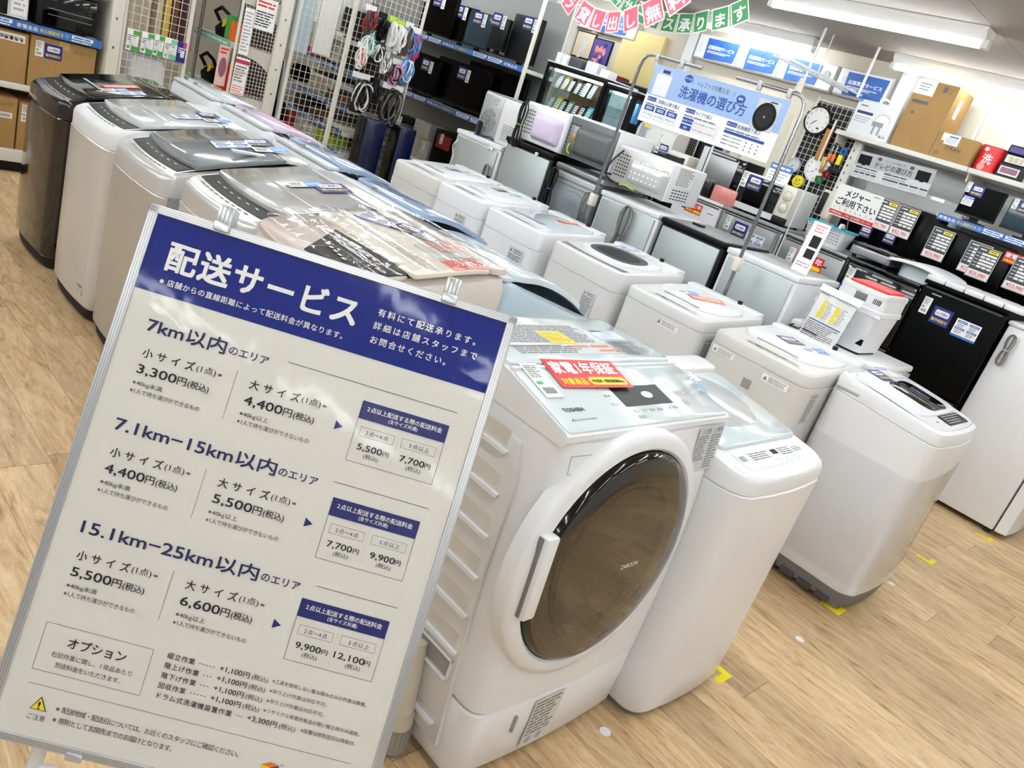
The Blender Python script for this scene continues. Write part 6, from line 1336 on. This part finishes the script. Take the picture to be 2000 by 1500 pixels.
# ------------------------------------------------------------------ wall shelving on the right with televisions
t = thing('television_rack', 'cream wall shelving with cartons on top and televisions below', 'shelving', (6.35, 0, 0))
b = MB('gondola_back'); b.box(.46, .48, -.6, 3.06, 0, 1.95)
for k in range(24): z = .1 + k * .08; b.box(.4585, .46, -.6, 3.06, z, z + .0025, 'light_grey')
b.build('back_panel', t, 0)
for y0, y1 in ((2.03, 3.07), (.99, 2.025), (-.05, .985)):
    b = MB('shelf_white'); b.box(0, .46, y0, y1, 1.945, 1.98, None, .004); b.build('top_shelf', t)
for y0, y1 in ((.99, 2.08), (-.05, .985)):
    b = MB('shelf_white'); b.box(0, .46, y0, y1, 1.605, 1.635, None, .004); d = b.build('shelf_board', t); g = MB('strip_blue'); rail_strip(g, frame((-.0008, y1 - .01, 1.59), (0, -1, 0), (0, 0, 1)), 0, y1 - y0 - .02, .045, .62); g.build('price_rail', d, 0)
b = MB('shelf_white'); b.box(-.15, .46, -.05, 3.06, 1.05, 1.09, None, .004); b.build('shelf_board', t)
for y in (3.06, 2.03, .99):
    b = MB('gondola'); b.box(.42, .465, y - .02, y + .02, 0, 1.98)
    for k in range(30): b.box(.4185, .42, y - .004, y + .004, .3 + k * .05, .315 + k * .05, 'hole')
    b.build('upright', t, 0)
for y in (2.02, 3.055):
    for z in (1.945,):
        P = [(.43, z), (.03, z), (.05, z - .04)] + [(.05 + .38 * math.sin(a), z - .06 - .14 * (1 - math.cos(a))) for a in [PI / 2 * k / 8 for k in range(9)]]
        b = MB('gondola'); b.loft([[(x, yy, zz) for x, zz in P] for yy in (y - .004, y + .004)]); b.build('shelf_bracket', t, 0)
t2 = thing('guide_board', 'grey television buying guide board hanging under the carton shelf', 'sign', (6.30, 0, 0)); M = frame((0, 2.80, 1.875), (0, -1, .04), (-.06, 0, 1)); Wd, Hd = .60, .195
b = MB('paper'); b.plate(M, 0, -Hd, Wd, 0, .003, 'light_grey'); b.build('board', t2, 0); b = MB('ink'); b.quad(M, 0, -.105, Wd, 0, 'ink_light', .0005)
b.text('テレビの選び方', M, .155, -.088, .046, 'ink', .29, .014, 'l', .001); b.text('トレファクが教える!', M, .22, -.036, .016, 'ink', .16, .004, 'l', .001); b.disc(M, .18, -.026, .017, 'dark_grey', .001, 16, .013); b.disc(M, .43, -.03, .017, 'dark_grey', .001, 16, .013)
for x in (.02, .475): b.quad(M, x, -.09 if x < .3 else -.10, x + .10, -.022 if x < .3 else -.03, 'black', .001); b.quad(M, x + .035, -.098 if x < .3 else -.108, x + .065, -.09 if x < .3 else -.10, 'charcoal', .001)
for x in (.02, .25): b.quad(M, x, -.122, x + .055, -.11, 'dark_grey', .0005); b.lines(M, x + .06, -.123, x + .18, -.11, 1, 'ink', .0005, .6, .1); b.lines(M, x, -.142, x + .18, -.13, 1, 'ink_grey')
for x in (.02, .066, .112, .158): b.quad(M, x, -.16, x + .038, -.148, 'dark_grey', .0005); b.lines(M, x, -.185, x + .04, -.166, 2, 'ink_light')
for x, w in ((.25, .12), (.38, .07), (.46, .065), (.535, .06)): b.quad(M, x, -.16, x + w, -.148, 'dark_grey', .0005); b.lines(M, x, -.185, x + w, -.166, 2, 'ink_light')
b.build('board_print', t2, 0)
b = MB('paper'); b.box(6.33, 6.334, 2.065, 2.16, 1.70, 1.725); solid('paper_strip', b, 'blank white strip right of the television guide board', 'label', smooth=0)
WT = 'televisions on the wall shelving'
tv('large black television leftmost on the wall shelf', 2.02, 2.78, 1.09, 1.61, 6.46, group=WT); tv('black television in the middle of the lower wall shelf', 1.50, 2.14, 1.09, 1.56, 6.42, group=WT); tv('black television right of the middle one on the wall shelf', .86, 1.52, 1.09, 1.54, 6.46, group=WT)
def spec_tag(label, y, z, price, X=6.385, w=.158, h=.225, ylw=True):
    t = thing('price_board', label, 'price tag', (X, y, z), 0, 'price boards on the wall televisions'); M = frame((0, 0, 0), (0, -1, 0), (0, 0, 1)); b = MB('light_grey'); b.plate(M, 0, -h, w, 0, .003, 'pearl'); b.quad(M, .005, -h + .005, w - .005, -.005, 'dark_grey', .0005)
    if ylw: b.quad(M, w * .5, -.034, w - .012, -.012, 'yellow', .001); b.lines(M, w * .58, -.028, w - .025, -.018, 1, 'ink', .0014)
    b.lines(M, .02, -.03, w * .42, -.014, 1, 'paper', .001)
    for r in range(5):
        z0 = -.058 - r * .0225
        for c in range(1 if r in (0, 2, 3) else 3):
            a, e = (.045, w - .012) if r in (0, 2, 3) else (.045 + c * .036, .045 + c * .036 + .03); b.quad(M, a, z0, e, z0 + .015, 'paper', .001)
        b.lines(M, .012, z0 + .003, .04, z0 + .012, 1, 'paper', .001)
    b.quad(M, .006, -h + .006, w - .006, -h + .056, 'paper', .001); b.text(price, M, w / 2, -h + .02, .034, 'red', w * .72, .012, 'c', .0015); b.lines(M, .02, -h + .009, w - .02, -h + .017, 1, 'salmon', .0014); b.build('print', t, 0); return t
spec_tag('price board half covered by the tape measure notice', 2.52, 1.605, '¥32,780'); spec_tag('price board reading 32,780 yen', 2.357, 1.603, '¥32,780'); spec_tag('price board reading 23,980 yen in the middle of the shelf', 2.064, 1.537, '¥23,980'); spec_tag('price board partly covered by the one reading 25,080 yen', 1.795, 1.53, '¥22,980', 6.389, ylw=False); spec_tag('price board reading 25,080 yen', 1.728, 1.517, '¥25,080', 6.383); spec_tag('rightmost price board reading 23,980 yen', 1.474, 1.526, '¥23,980', 6.38)
for k, (y, z) in enumerate(((2.52, 1.33), (2.33, 1.345))): tt = thing('warranty_card', ['navy card below the half covered price board', 'navy card below the 32,780 yen price board'][k], 'card', (6.40, y, z), 0, 'navy cards on the televisions'); link('print', card('navy'), tt, None, frame((0, 0, 0), (0, -1, 0), (0, 0, 1)) @ Matrix.Scale(.9, 4))
tt = thing('guarantee_card', 'red card beside the 25,080 yen price board', 'card', (6.40, 1.48, 1.50)); link('print', card('guarantee'), tt, None, frame((0, 0, 0), (0, -1, 0), (0, 0, 1)) @ Matrix.Scale(.75, 4))
t = tv('small black television on the blue railed wall shelf', 1.73, 2.0, 1.635, 1.89, 6.42, 'black_matte', True, None, WT); stick('price', t, (-.003, .12, .225), (0, -1, 0), (0, 0, 1), .8); stick('navy', t, (-.003, .055, .215), (0, -1, 0), (0, 0, 1), .85); stick('leaflet', t, (-.003, .085, .135), (0, -1, 0), (0, 0, 1), .65)
t = tv('bluish television at the right edge of the wall shelf', 1.30, 1.68, 1.635, 1.875, 6.40, 'tv_blue', True, None, WT); stick('price', t, (-.003, .16, .21), (0, -1, 0), (0, 0, 1), .8); stick('navy', t, (-.003, .09, .20), (0, -1, 0), (0, 0, 1), .85)
# cartons and toys on the top shelf
TOP = 'goods on the top wall shelf'
t = thing('boxed_shower_chair', 'white printed carton with a plastic handle on the top shelf', 'carton', (6.37, 2.665, 1.98), 0, TOP); b = MB('white'); b.box(0, .16, 0, .335, 0, .258, None, .003); b.build('box', t); M = frame((-.0008, .335, 0), (0, -1, 0), (0, 0, 1)); b = MB('blue'); b.quad(M, .02, .155, .15, .175, 'navy2', .0004); b.quad(M, .0, .235, .03, .258, 'sky', .0004); b.lines(M, .03, .205, .09, .225, 1, 'ink_grey'); b.lines(M, .02, .09, .15, .14, 3, 'ink_light'); b.disc(M, .24, .14, .06, 'light_grey', .0004, 20, .05); b.disc(M, .24, .135, .053, 'paper', .0006, 20, .045); b.quad(M, .17, .09, .26, .125, 'grey', .0008); b.quad(M, .19, .03, .205, .09, 'grey', .0008); b.quad(M, .235, .03, .25, .09, 'grey', .0008); b.text('座ふね', M, .26, .02, .022, 'ink', .05, .01, 'l', .0006); b.build('print', t, 0)
b = MB('white'); b.tube([(.08, .20, .255), (.08, .21, .285), (.08, .17, .30), (.08, .13, .285), (.08, .14, .255)], .008); b.build('handle', t)
t = thing('carton', 'tall brown carton reaching almost to the lamp', 'carton', (6.37, 2.335, 1.98), 0, TOP); b = MB('cardboard'); b.box(0, .34, 0, .305, 0, .49, None, .004); b.build('box', t); M = frame((-.0008, .305, 0), (0, -1, 0), (0, 0, 1)); b = MB('cardboard_dark'); b.quad(M, .02, .325, .14, .345, 'dark_grey', .0004); b.quad(M, .05, .245, .068, .265, 'dark_grey', .0004); b.quad(M, .20, .43, .23, .47, 'dark_grey', .0004); b.lines(M, .24, .42, .28, .47, 2, 'cardboard_dark'); b.quad(M, .158, .03, .16, .30, 'cardboard_dark', .0004); b.quad(M, .02, .318, .158, .32, 'cardboard_dark', .0004); b.build('print', t, 0); b = MB('paper'); b.plate(M, .0, .385, .145, .49, .0004, 'paper'); b.lines(M, .03, .41, .12, .47, 3, 'ink_light'); b.build('paper_label', t, 0)
b = MB('paper'); b.box(.10, .17, -.0012, -.0004, .29, .42); b.build('side_label', t, 0)
t = thing('carton', 'low ochre carton with stacked white slips on its front', 'carton', (6.36, 2.045, 1.98), 0, TOP); b = MB('cardboard'); b.box(0, .22, 0, .285, 0, .178, None, .003); b.build('box', t); M = frame((-.0008, .285, 0), (0, -1, 0), (0, 0, 1)); b = MB('ink'); b.text('STRAN', M, .085, .072, .032, 'ink', .11, .006); b.lines(M, .085, .056, .19, .066, 1, 'cardboard_dark'); b.quad(M, .02, .02, .06, .05, 'cardboard_dark', .0004); b.build('print', t, 0); b = MB('paper'); b.plate(M, .06, .105, .16, .178, .0006, 'paper'); b.quad(M, .085, .155, .15, .165, 'blue', .0006); b.lines(M, .07, .115, .15, .15, 3, 'ink_light'); b.plate(M @ Matrix.Translation((0, 0, .0004)), .035, .125, .085, .178, .0006, 'paper'); b.build('slips', t, 0)
t = thing('gift_tin', 'glossy red gift tin with white writing on the top shelf', 'tin', (6.46, 1.955, 1.98), 0, TOP); b = MB('red'); b.loft([[(x, y, z) for x, y in rr(.13, .155, .05, 6)] for z in (0, .004, .172, .178)]); b.build('can', t); M = frame((-.0659, .0, .03), (0, -1, 0), (0, 0, 1)); b = MB('paper'); b.text('洗', M, .0, .03, .07, 'paper', None, .02, 'c'); b.disc(M, -.03, .12, .014, 'paper', .0006); b.disc(M, -.02, .0, .024, 'salmon', .0005); b.build('print', t, 0)
t = thing('slot_machine_toy', 'small toy slot machine with a chrome frame on the top shelf', 'toy', (6.40, 1.715, 1.98), 0, TOP); b = MB('charcoal'); b.loft([[(x, y, z) for x, z in ((0, 0), (0, .09), (.03, .10), (.035, .16), (.02, .17), (.025, .215), (.04, .225), (.13, .225), (.13, 0))] for y in (0, .15)]); b.build('cabinet', t)
b = MB('navy2'); M = frame((-.001, .15, 0), (0, -1, 0), (0, 0, 1)); b.box(.02, .026, .01, .14, .175, .21, 'purple'); b.box(.024, .034, .01, .14, .105, .155, 'steel'); b.box(-.004, .002, .01, .14, .02, .075, 'steel'); b.box(-.006, -.003, .02, .13, .03, .068, 'photo_a'); b.build('front_art', t)
for k in range(3): g = MB('paper'); g.box(.018, .026, .03 + k * .034, .055 + k * .034, .112, .148, 'photo_b'); g.build('reel', t)
slabbox('carton', 'pale blue carton cut off by the right edge on the top shelf', 'carton', 6.42, 6.6, 1.45, 1.68, 1.98, 2.14, 'pale_blue', .02, TOP)

# ------------------------------------------------------------------ wall items: units with blue banners, clocks on a lattice, rods and a spot
def wall_unit(label, y0, y1, ban, rem=True):
    t = thing('air_conditioner', label, 'air conditioner', (6.78, y0, 2.26), 0, 'white wall units behind the blue banners'); w = y1 - y0; b = MB('white_warm'); b.loft([[(x, y, z) for x, z in ((.0, .012), (.0, .21), (.015, .222), (.088, .222), (.088, 0), (.015, 0))] for y in (0, w)]); b.build('casing', t)
    g = MB('light_grey'); g.box(-.006, .001, w - .085, w - .04, .06, .15, None, .004); g.build('remote_control', t)
    a, c = ban; M = frame((-.010, w, 0), (0, -1, 0), (0, 0, 1)); b = MB('banner_blue')
    P = [(a, .192), (c, .196), (c - .012, .028), (a + .012, .012)]; b.poly([M @ Vector((x, y, 0)) for x, y in P]); b.text('出張買取サービス', M, a + .03, .105, .036, 'paper', (c - a) * .82, .016, 'l', .0006); b.lines(M, a + .03, .065, c - .05, .09, 2, 'paper'); b.poly([M @ Vector(p) for p in ((a + .03, .03, .0003), (a + .10, .03, .0003), (a + .2, .18, .0003), (a + .17, .18, .0003))], 'deep_blue'); b.build('banner', t, 0)
    return t, w
wall_unit('wall unit with the blue banner behind the pink flags', 6.36, 6.90, (.12, .49)); wall_unit('wall unit with a blue banner mostly hidden by the pink and green flags', 5.70, 6.30, (.12, .49))
wall_unit('wall unit with the leftmost fully visible blue banner', 4.46, 4.93, (.11, .46)); wall_unit('wall unit with the middle blue banner under the lamp', 4.02, 4.45, (.085, .41))
t, w = wall_unit('wall unit with the banner crossed by a white rod and a round vent', 3.49, 4.01, (.07, .39)); b = MB('grey'); b.lathe([(.035, 0), (.034, -.006), (.001, -.007)], (0, .07, .13), (1, 0, 0), None, 24); b.build('round_vent', t)
wall_unit('wall unit with the rightmost blue banner beside the pillar', 3.0, 3.45, (.075, .435))
t = wire_panel('black backed lattice on the wall carrying the clocks', (6.56, 3.42), (0, -1, 0), .46, 1.0, 2.17, .046, 'wire_white', .0022, .008); b = MB('hole'); b.box(.012, .02, -.46, 0, .95, 2.16, 'charcoal'); b.build('dark_backing', t)
def clock(label, y, z, r, rim, face, X=6.535, smile=False):
    t = thing('clock', label, 'clock', (X, y, z)); b = MB(rim); b.lathe([(r * .5, .02), (r, .018), (r, .0), (r * .97, -.008), (r * .87, -.010), (r * .85, -.004)], (0, 0, 0), (1, 0, 0), None, 36); b.build('rim', t)
    b = MB(face); b.lathe([(r * .86, -.003), (.001, -.003)], (0, 0, 0), (1, 0, 0), None, 36); M = frame((-.0036, 0, 0), (0, -1, 0), (0, 0, 1)); d = b.build('dial', t, 0)
    b = MB('ink')
    if not smile:
        for k in range(12): a = 2 * PI * k / 12; b.text(str(12 if k == 0 else k), M, r * .7 * math.sin(a), r * .7 * math.cos(a) - r * .07, r * .2, 'ink', None, .0, 'c', .0005)
        for a, l in ((3.95, .55), (4.0, .4)): c_, s_ = math.cos(a), math.sin(a); b.poly([M @ Vector(p) for p in ((-.003 * c_, .003 * s_, .001), (.003 * c_, -.003 * s_, .001), (l * r * s_ + .002 * c_, l * r * c_ - .002 * s_, .001), (l * r * s_ - .002 * c_, l * r * c_ + .002 * s_, .001))], 'ink')
        b.quad(M, r * .15, -r * .55, r * .35, -r * .45, 'ink', .0006)
    else:
        for x in (-.3, .2): b.disc(M, x * r, .3 * r, r * .09, 'ink', .0006, 10, r * .14)
        for k in range(8): a, c = PI * (1.15 + .7 * k / 8), PI * (1.15 + .7 * (k + 1) / 8); b.poly([M @ Vector((q * math.cos(g), q * math.sin(g), .0006)) for q, g in ((r * .5, a), (r * .5, c), (r * .58, c), (r * .58, a))], 'ink')
        b.quad(M, -r * .5, -.02 * r, 0, .06 * r, 'ink', .0008)
    b.build('markings', d, 0); return t
clock('large wall clock with a dark brown rim on the lattice', 3.345, 2.01, .118, 'brown_black', 'paper'); clock('white rimmed wall clock below the brown board', 3.17, 1.655, .11, 'white', 'paper'); clock('small yellow clock with a smile on the lattice', 3.285, 1.515, .05, 'yellow', 'yellow', smile=True); clock('clear rimmed small clock left of the white one', 3.38, 1.625, .06, 'clear_grey', 'light_grey')
slabbox('wooden_board', 'narrow brown wooden board hanging between the clocks', 'board', 6.50, 6.52, 3.16, 3.22, 1.72, 1.97, 'wood', .004)
LAT = 'small goods hanging on the lattice'
for k, (y, z, w, h, c, n, l) in enumerate(((3.10, 1.80, .03, .12, 'orange', 'scissors', 'orange handled scissors on the left of the pair'), (3.065, 1.80, .03, .12, 'orange', 'scissors', 'orange handled scissors on the right of the pair'), (3.10, 1.92, .04, .10, 'steel', 'hammer', 'steel headed hammer above the orange scissors'), (3.00, 1.84, .05, .05, 'blue', 'tape_roll', 'blue roll hanging right of the scissors'), (3.01, 1.77, .04, .08, 'yellow', 'measure', 'yellow packet below the blue roll'), (3.06, 1.64, .06, .06, 'dark_red', 'tape_roll', 'dark red roll over the white clock'), (3.10, 1.58, .06, .05, 'dark_green', 'tape_roll', 'green roll below the red one'), (3.02, 1.68, .10, .05, 'charcoal', 'plier', 'dark plier beside the white clock'), (3.12, 1.70, .03, .13, 'gold', 'screwdriver', 'olive handled driver left of the red roll'), (3.40, 1.50, .10, .12, 'pearl', 'packet', 'clear packet under the small clear clock'))):
    b = MB(c)
    if n == 'tape_roll': b.lathe([(w * .25, -.012), (w * .55, -.012), (w * .55, .012), (w * .25, .012)], (6.50, y, z), (1, 0, .2), None, 20)
    elif n == 'scissors':
        b.box(6.495, 6.507, y - w / 2, y + w / 2, z - h / 2, z, c, .005); b.box(6.499, 6.503, y - w * .2, y + w * .2, z, z + h / 2, 'steel', .001)
    elif n == 'hammer': b.cyl((6.5, y, z - h / 2), (6.5, y, z + h / 2), .008, c); b.box(6.485, 6.515, y - .03, y + .03, z + h / 2 - .015, z + h / 2 + .01, 'chrome', .004)
    else: b.box(6.49, 6.515, y - w / 2, y + w / 2, z - h / 2, z + h / 2, c, .008)
    solid(n, b, l, n.replace('_', ' '), LAT)
b = MB('gondola'); b.box(6.50, 6.545, 2.88, 2.955, 0, 1.95, None, .003)
for k in range(22): b.box(6.4985, 6.50, 2.925, 2.932, .6 + k * .06, .62 + k * .06, 'hole')
solid('shelf_post', b, 'cream slotted post at the right side of the lattice', 'post')
t = thing('remote_pack', 'black remote control in a blister beside the notice', 'remote control', (6.40, 2.945, 1.42)); b = MB('charcoal'); b.box(-.01, .01, -.022, .022, -.09, .09, None, .006); b.build('remote', t); b = MB('cream'); b.box(.01, .012, -.09, .03, -.10, .11); b.build('card', t, 0)
for nm, x, y, z1, l in (('rod', 6.0, 3.305, 2.18, 'white ceiling rod ending at the small spotlight'), ('rod', 6.3, 2.995, 2.23, 'white ceiling rod in front of the rightmost banner'), ('rod', 6.45, 2.125, 1.98, 'left of the two white rods behind the tall carton'), ('rod', 6.45, 2.09, 1.98, 'right of the two white rods behind the tall carton')):
    b = MB('white'); b.cyl((x, y, z1), (x, y, 2.6), .010, n=10); solid('ceiling_rod', b, l, 'rod', 'white ceiling rods')
b = MB('white'); b.cyl((5.22, 2.548, 0), (5.22, 2.548, 1.95), .0045, n=10); solid('ceiling_rod', b, 'slender white rod crossing in front of the white clock', 'rod', 'white ceiling rods')
b = MB('white'); b.cyl((5.32, 3.41, 1.20), (5.32, 3.41, 1.56), .009, n=10); b.box(5.30, 5.34, 3.39, 3.43, 1.2, 1.21); solid('stand_rod', b, 'short white rod standing right of the silver microwave', 'rod')
t = thing('spotlight', 'small cream spotlight under the blue banner', 'spotlight', (6.0, 3.315, 2.18)); b = MB('cream'); b.cyl((0, 0, .03), (-.02, -.005, -.06), .026, None, 16, .034); b.build('shade', t); b = MB('cream'); b.box(-.008, .008, -.006, .02, .02, .05); b.build('bracket', t)
t = thing('track', 'pair of white rails hanging slantwise in front of the banners', 'track', (0, 0, 0))
for k, (a, c) in enumerate((((5.72, 3.465, 2.3), (6.9, 3.30, 2.3)), ((5.58, 3.34, 2.3), (6.78, 3.19, 2.3)))): b = MB('white'); b.tube([a, c], .012, None, 4); b.build('rail', t)
b = MB('white'); b.cyl((6.2, 3.33, 2.30), (6.2, 3.33, 2.6), .006); b.build('hanger', t)
t = thing('security_camera', 'white dome camera on the ceiling near the pink flags', 'security camera', (6.60, 6.45, 2.6)); b = MB('white'); b.lathe([(.001, 0), (.06, 0), (.06, -.04), (.05, -.05)], (0, 0, 0), (0, 0, 1), None, 24); b.build('base', t); b = MB('black_gloss'); b.sphere((0, 0, -.05), .042, None, 16); b.build('dome', t)
for k, (y0, y1, z0, z1, m1, m2, X, l) in enumerate(((6.26, 6.545, 1.97, 2.24, 'photo_b', 'pale_blue', 6.855, 'framed pale painting of a figure on the back wall'), (6.0, 6.275, 1.905, 2.21, 'purple', 'photo_a', 6.85, 'framed violet poster next to the pale painting'))):
    t = thing('framed_picture', l, 'picture', (X, y1, z0), 0, 'pictures on the back wall'); w, h = y1 - y0, z1 - z0; b = MB('black'); M = frame((0, 0, 0), (0, -1, 0), (0, 0, 1))
    b.plate(M, 0, 0, w, h, .015, 'black'); b.build('frame', t, 0); b = MB(m1); b.quad(M, .012, .012, w - .012, h - .012, m1, .001); rd = random.Random(k + 3)
    for j in range(26): x, y = w * (.5 + .3 * (rd.random() - .5) * (1.6 if k else .8)), h * (.1 + .75 * rd.random()); b.disc(M, x, y, .012 + .02 * rd.random(), rd.choice([m2, 'photo_b' if k == 0 else 'salmon', 'skin_pink' if k == 0 else 'navy2', m1]), .0015 + j * .0001, 9, .02 + .025 * rd.random())
    b.build('artwork', t, 0)

# ------------------------------------------------------------------ flags on strings
def bunting(label, p0, p1, sag, chars, m, X, turn):
    t = thing('bunting', label, 'bunting', (X, 0, 0)); n = len(chars); P = []
    for k in range(33):
        u = k / 32; P.append(Vector((0, p0[0] + (p1[0] - p0[0]) * u, p0[1] + (p1[1] - p0[1]) * u - sag * 4 * u * (1 - u))))
    b = MB('paper'); b.tube(P, .0025, None, 5); b.build('string', t)
    for k, ch in enumerate(chars):
        u0 = (k + .04) / n; u1 = (k + .96) / n
        def at(u): i = min(31, int(u * 32)); return P[i].lerp(P[i + 1], u * 32 - i)
        a, c = at(u0), at(u1); d = (c - a); w = d.length; r = d.normalized(); tw = turn[k % len(turn)]; r2 = Vector((r.x + tw, r.y, r.z)).normalized(); up = Vector((0.0, -r.z, r.y)) if r.y > 0 else Vector((0.0, r.z, -r.y))
        M = frame(a + Vector((-.004, 0, 0)), r2, up); h = w * 1.12; b = MB('paper'); b.plate(M, 0, -h, w, .004, .001, 'paper'); b.quad(M, w * .05, -h * .95, w * .95, -h * .03, m, .0005); b.text(ch, M, w / 2, -h * .82, w * .78, 'paper', None, .035, 'c', .001); b.build('flag', t, 0)
bunting('string of green flags with white characters ending at the right', (4.29, 2.40), (3.20, 2.465), .155, '料サービス承ります', 'flag_green', 4.75, (.1, -.15, .05, -.05, .1))
bunting('string of pink flags with white characters near the ceiling', (4.52, 2.28), (3.60, 2.475), .205, 'ラ貸し出し無料', 'flag_pink', 4.55, (-.1, .12, .02, -.06))

# ------------------------------------------------------------------ floor marks
def tape(x, y, label, s=1.0, back=0.10):
    b = MB('tape_yellow'); P = [(x - .03, y), (x + .055, y), (x + .055, y + .035), (x + .015, y + .035), (x + .015, y + back), (x - .03, y + back)]
    P = [(x - .02, y - .03), (x + .06, y - .03), (x + .06, y + .035), (x + .022, y + .035), (x + .022, y + .005), (x - .005, y + .005), (x - .005, y + back), (x - .02, y + back)]
    b.prism(P, .0004, .0012); return solid('floor_tape', b, label, 'tape', 'yellow floor tape marks', 0)
def corner_tape(p, label):
    b = MB('tape_yellow'); b.prism(p, .0004, .0012); return solid('floor_tape', b, label, 'tape', 'yellow floor tape marks', 0)
def hook(x, y, back): return [(x, y), (x + .085, y), (x + .085, y + .025), (x + .03, y + .025), (x + .03, y + back), (x, y + back)]
corner_tape([(2.325, .745), (2.325, .715), (2.36, .715), (2.36, .745), (2.39, .745), (2.39, .694), (2.307, .694), (2.307, .745)][4:0:-1] + [(2.307, .72), (2.307, .694), (2.39, .694)], 'yellow tape corner under the compact washer beside the drum washer') if False else corner_tape([(2.307, .694), (2.39, .694), (2.39, .748), (2.362, .748), (2.362, .72), (2.307, .72)], 'yellow tape corner under the compact washer beside the drum washer')
corner_tape(hook(3.251, .685, .088), 'yellow tape corner in front of the film wrapped washer'); corner_tape(hook(4.375, .66, .085), 'yellow tape corner alone on the open floor'); corner_tape(hook(5.246, .59, .098), 'yellow tape corner in front of the white upright freezer')
for x, y, l in ((1.756, .745, 'white round floor dot between drum washer and compact washer'), (2.885, .684, 'white round floor dot in the middle of the open floor'), (3.863, .684, 'white round floor dot at the corner of the film wrapped washer')):
    b = MB('dot_white'); b.cyl((x, y, .0004), (x, y, .0012), .017, n=24); solid('floor_dot', b, l, 'sticker', 'white floor dots', 0)
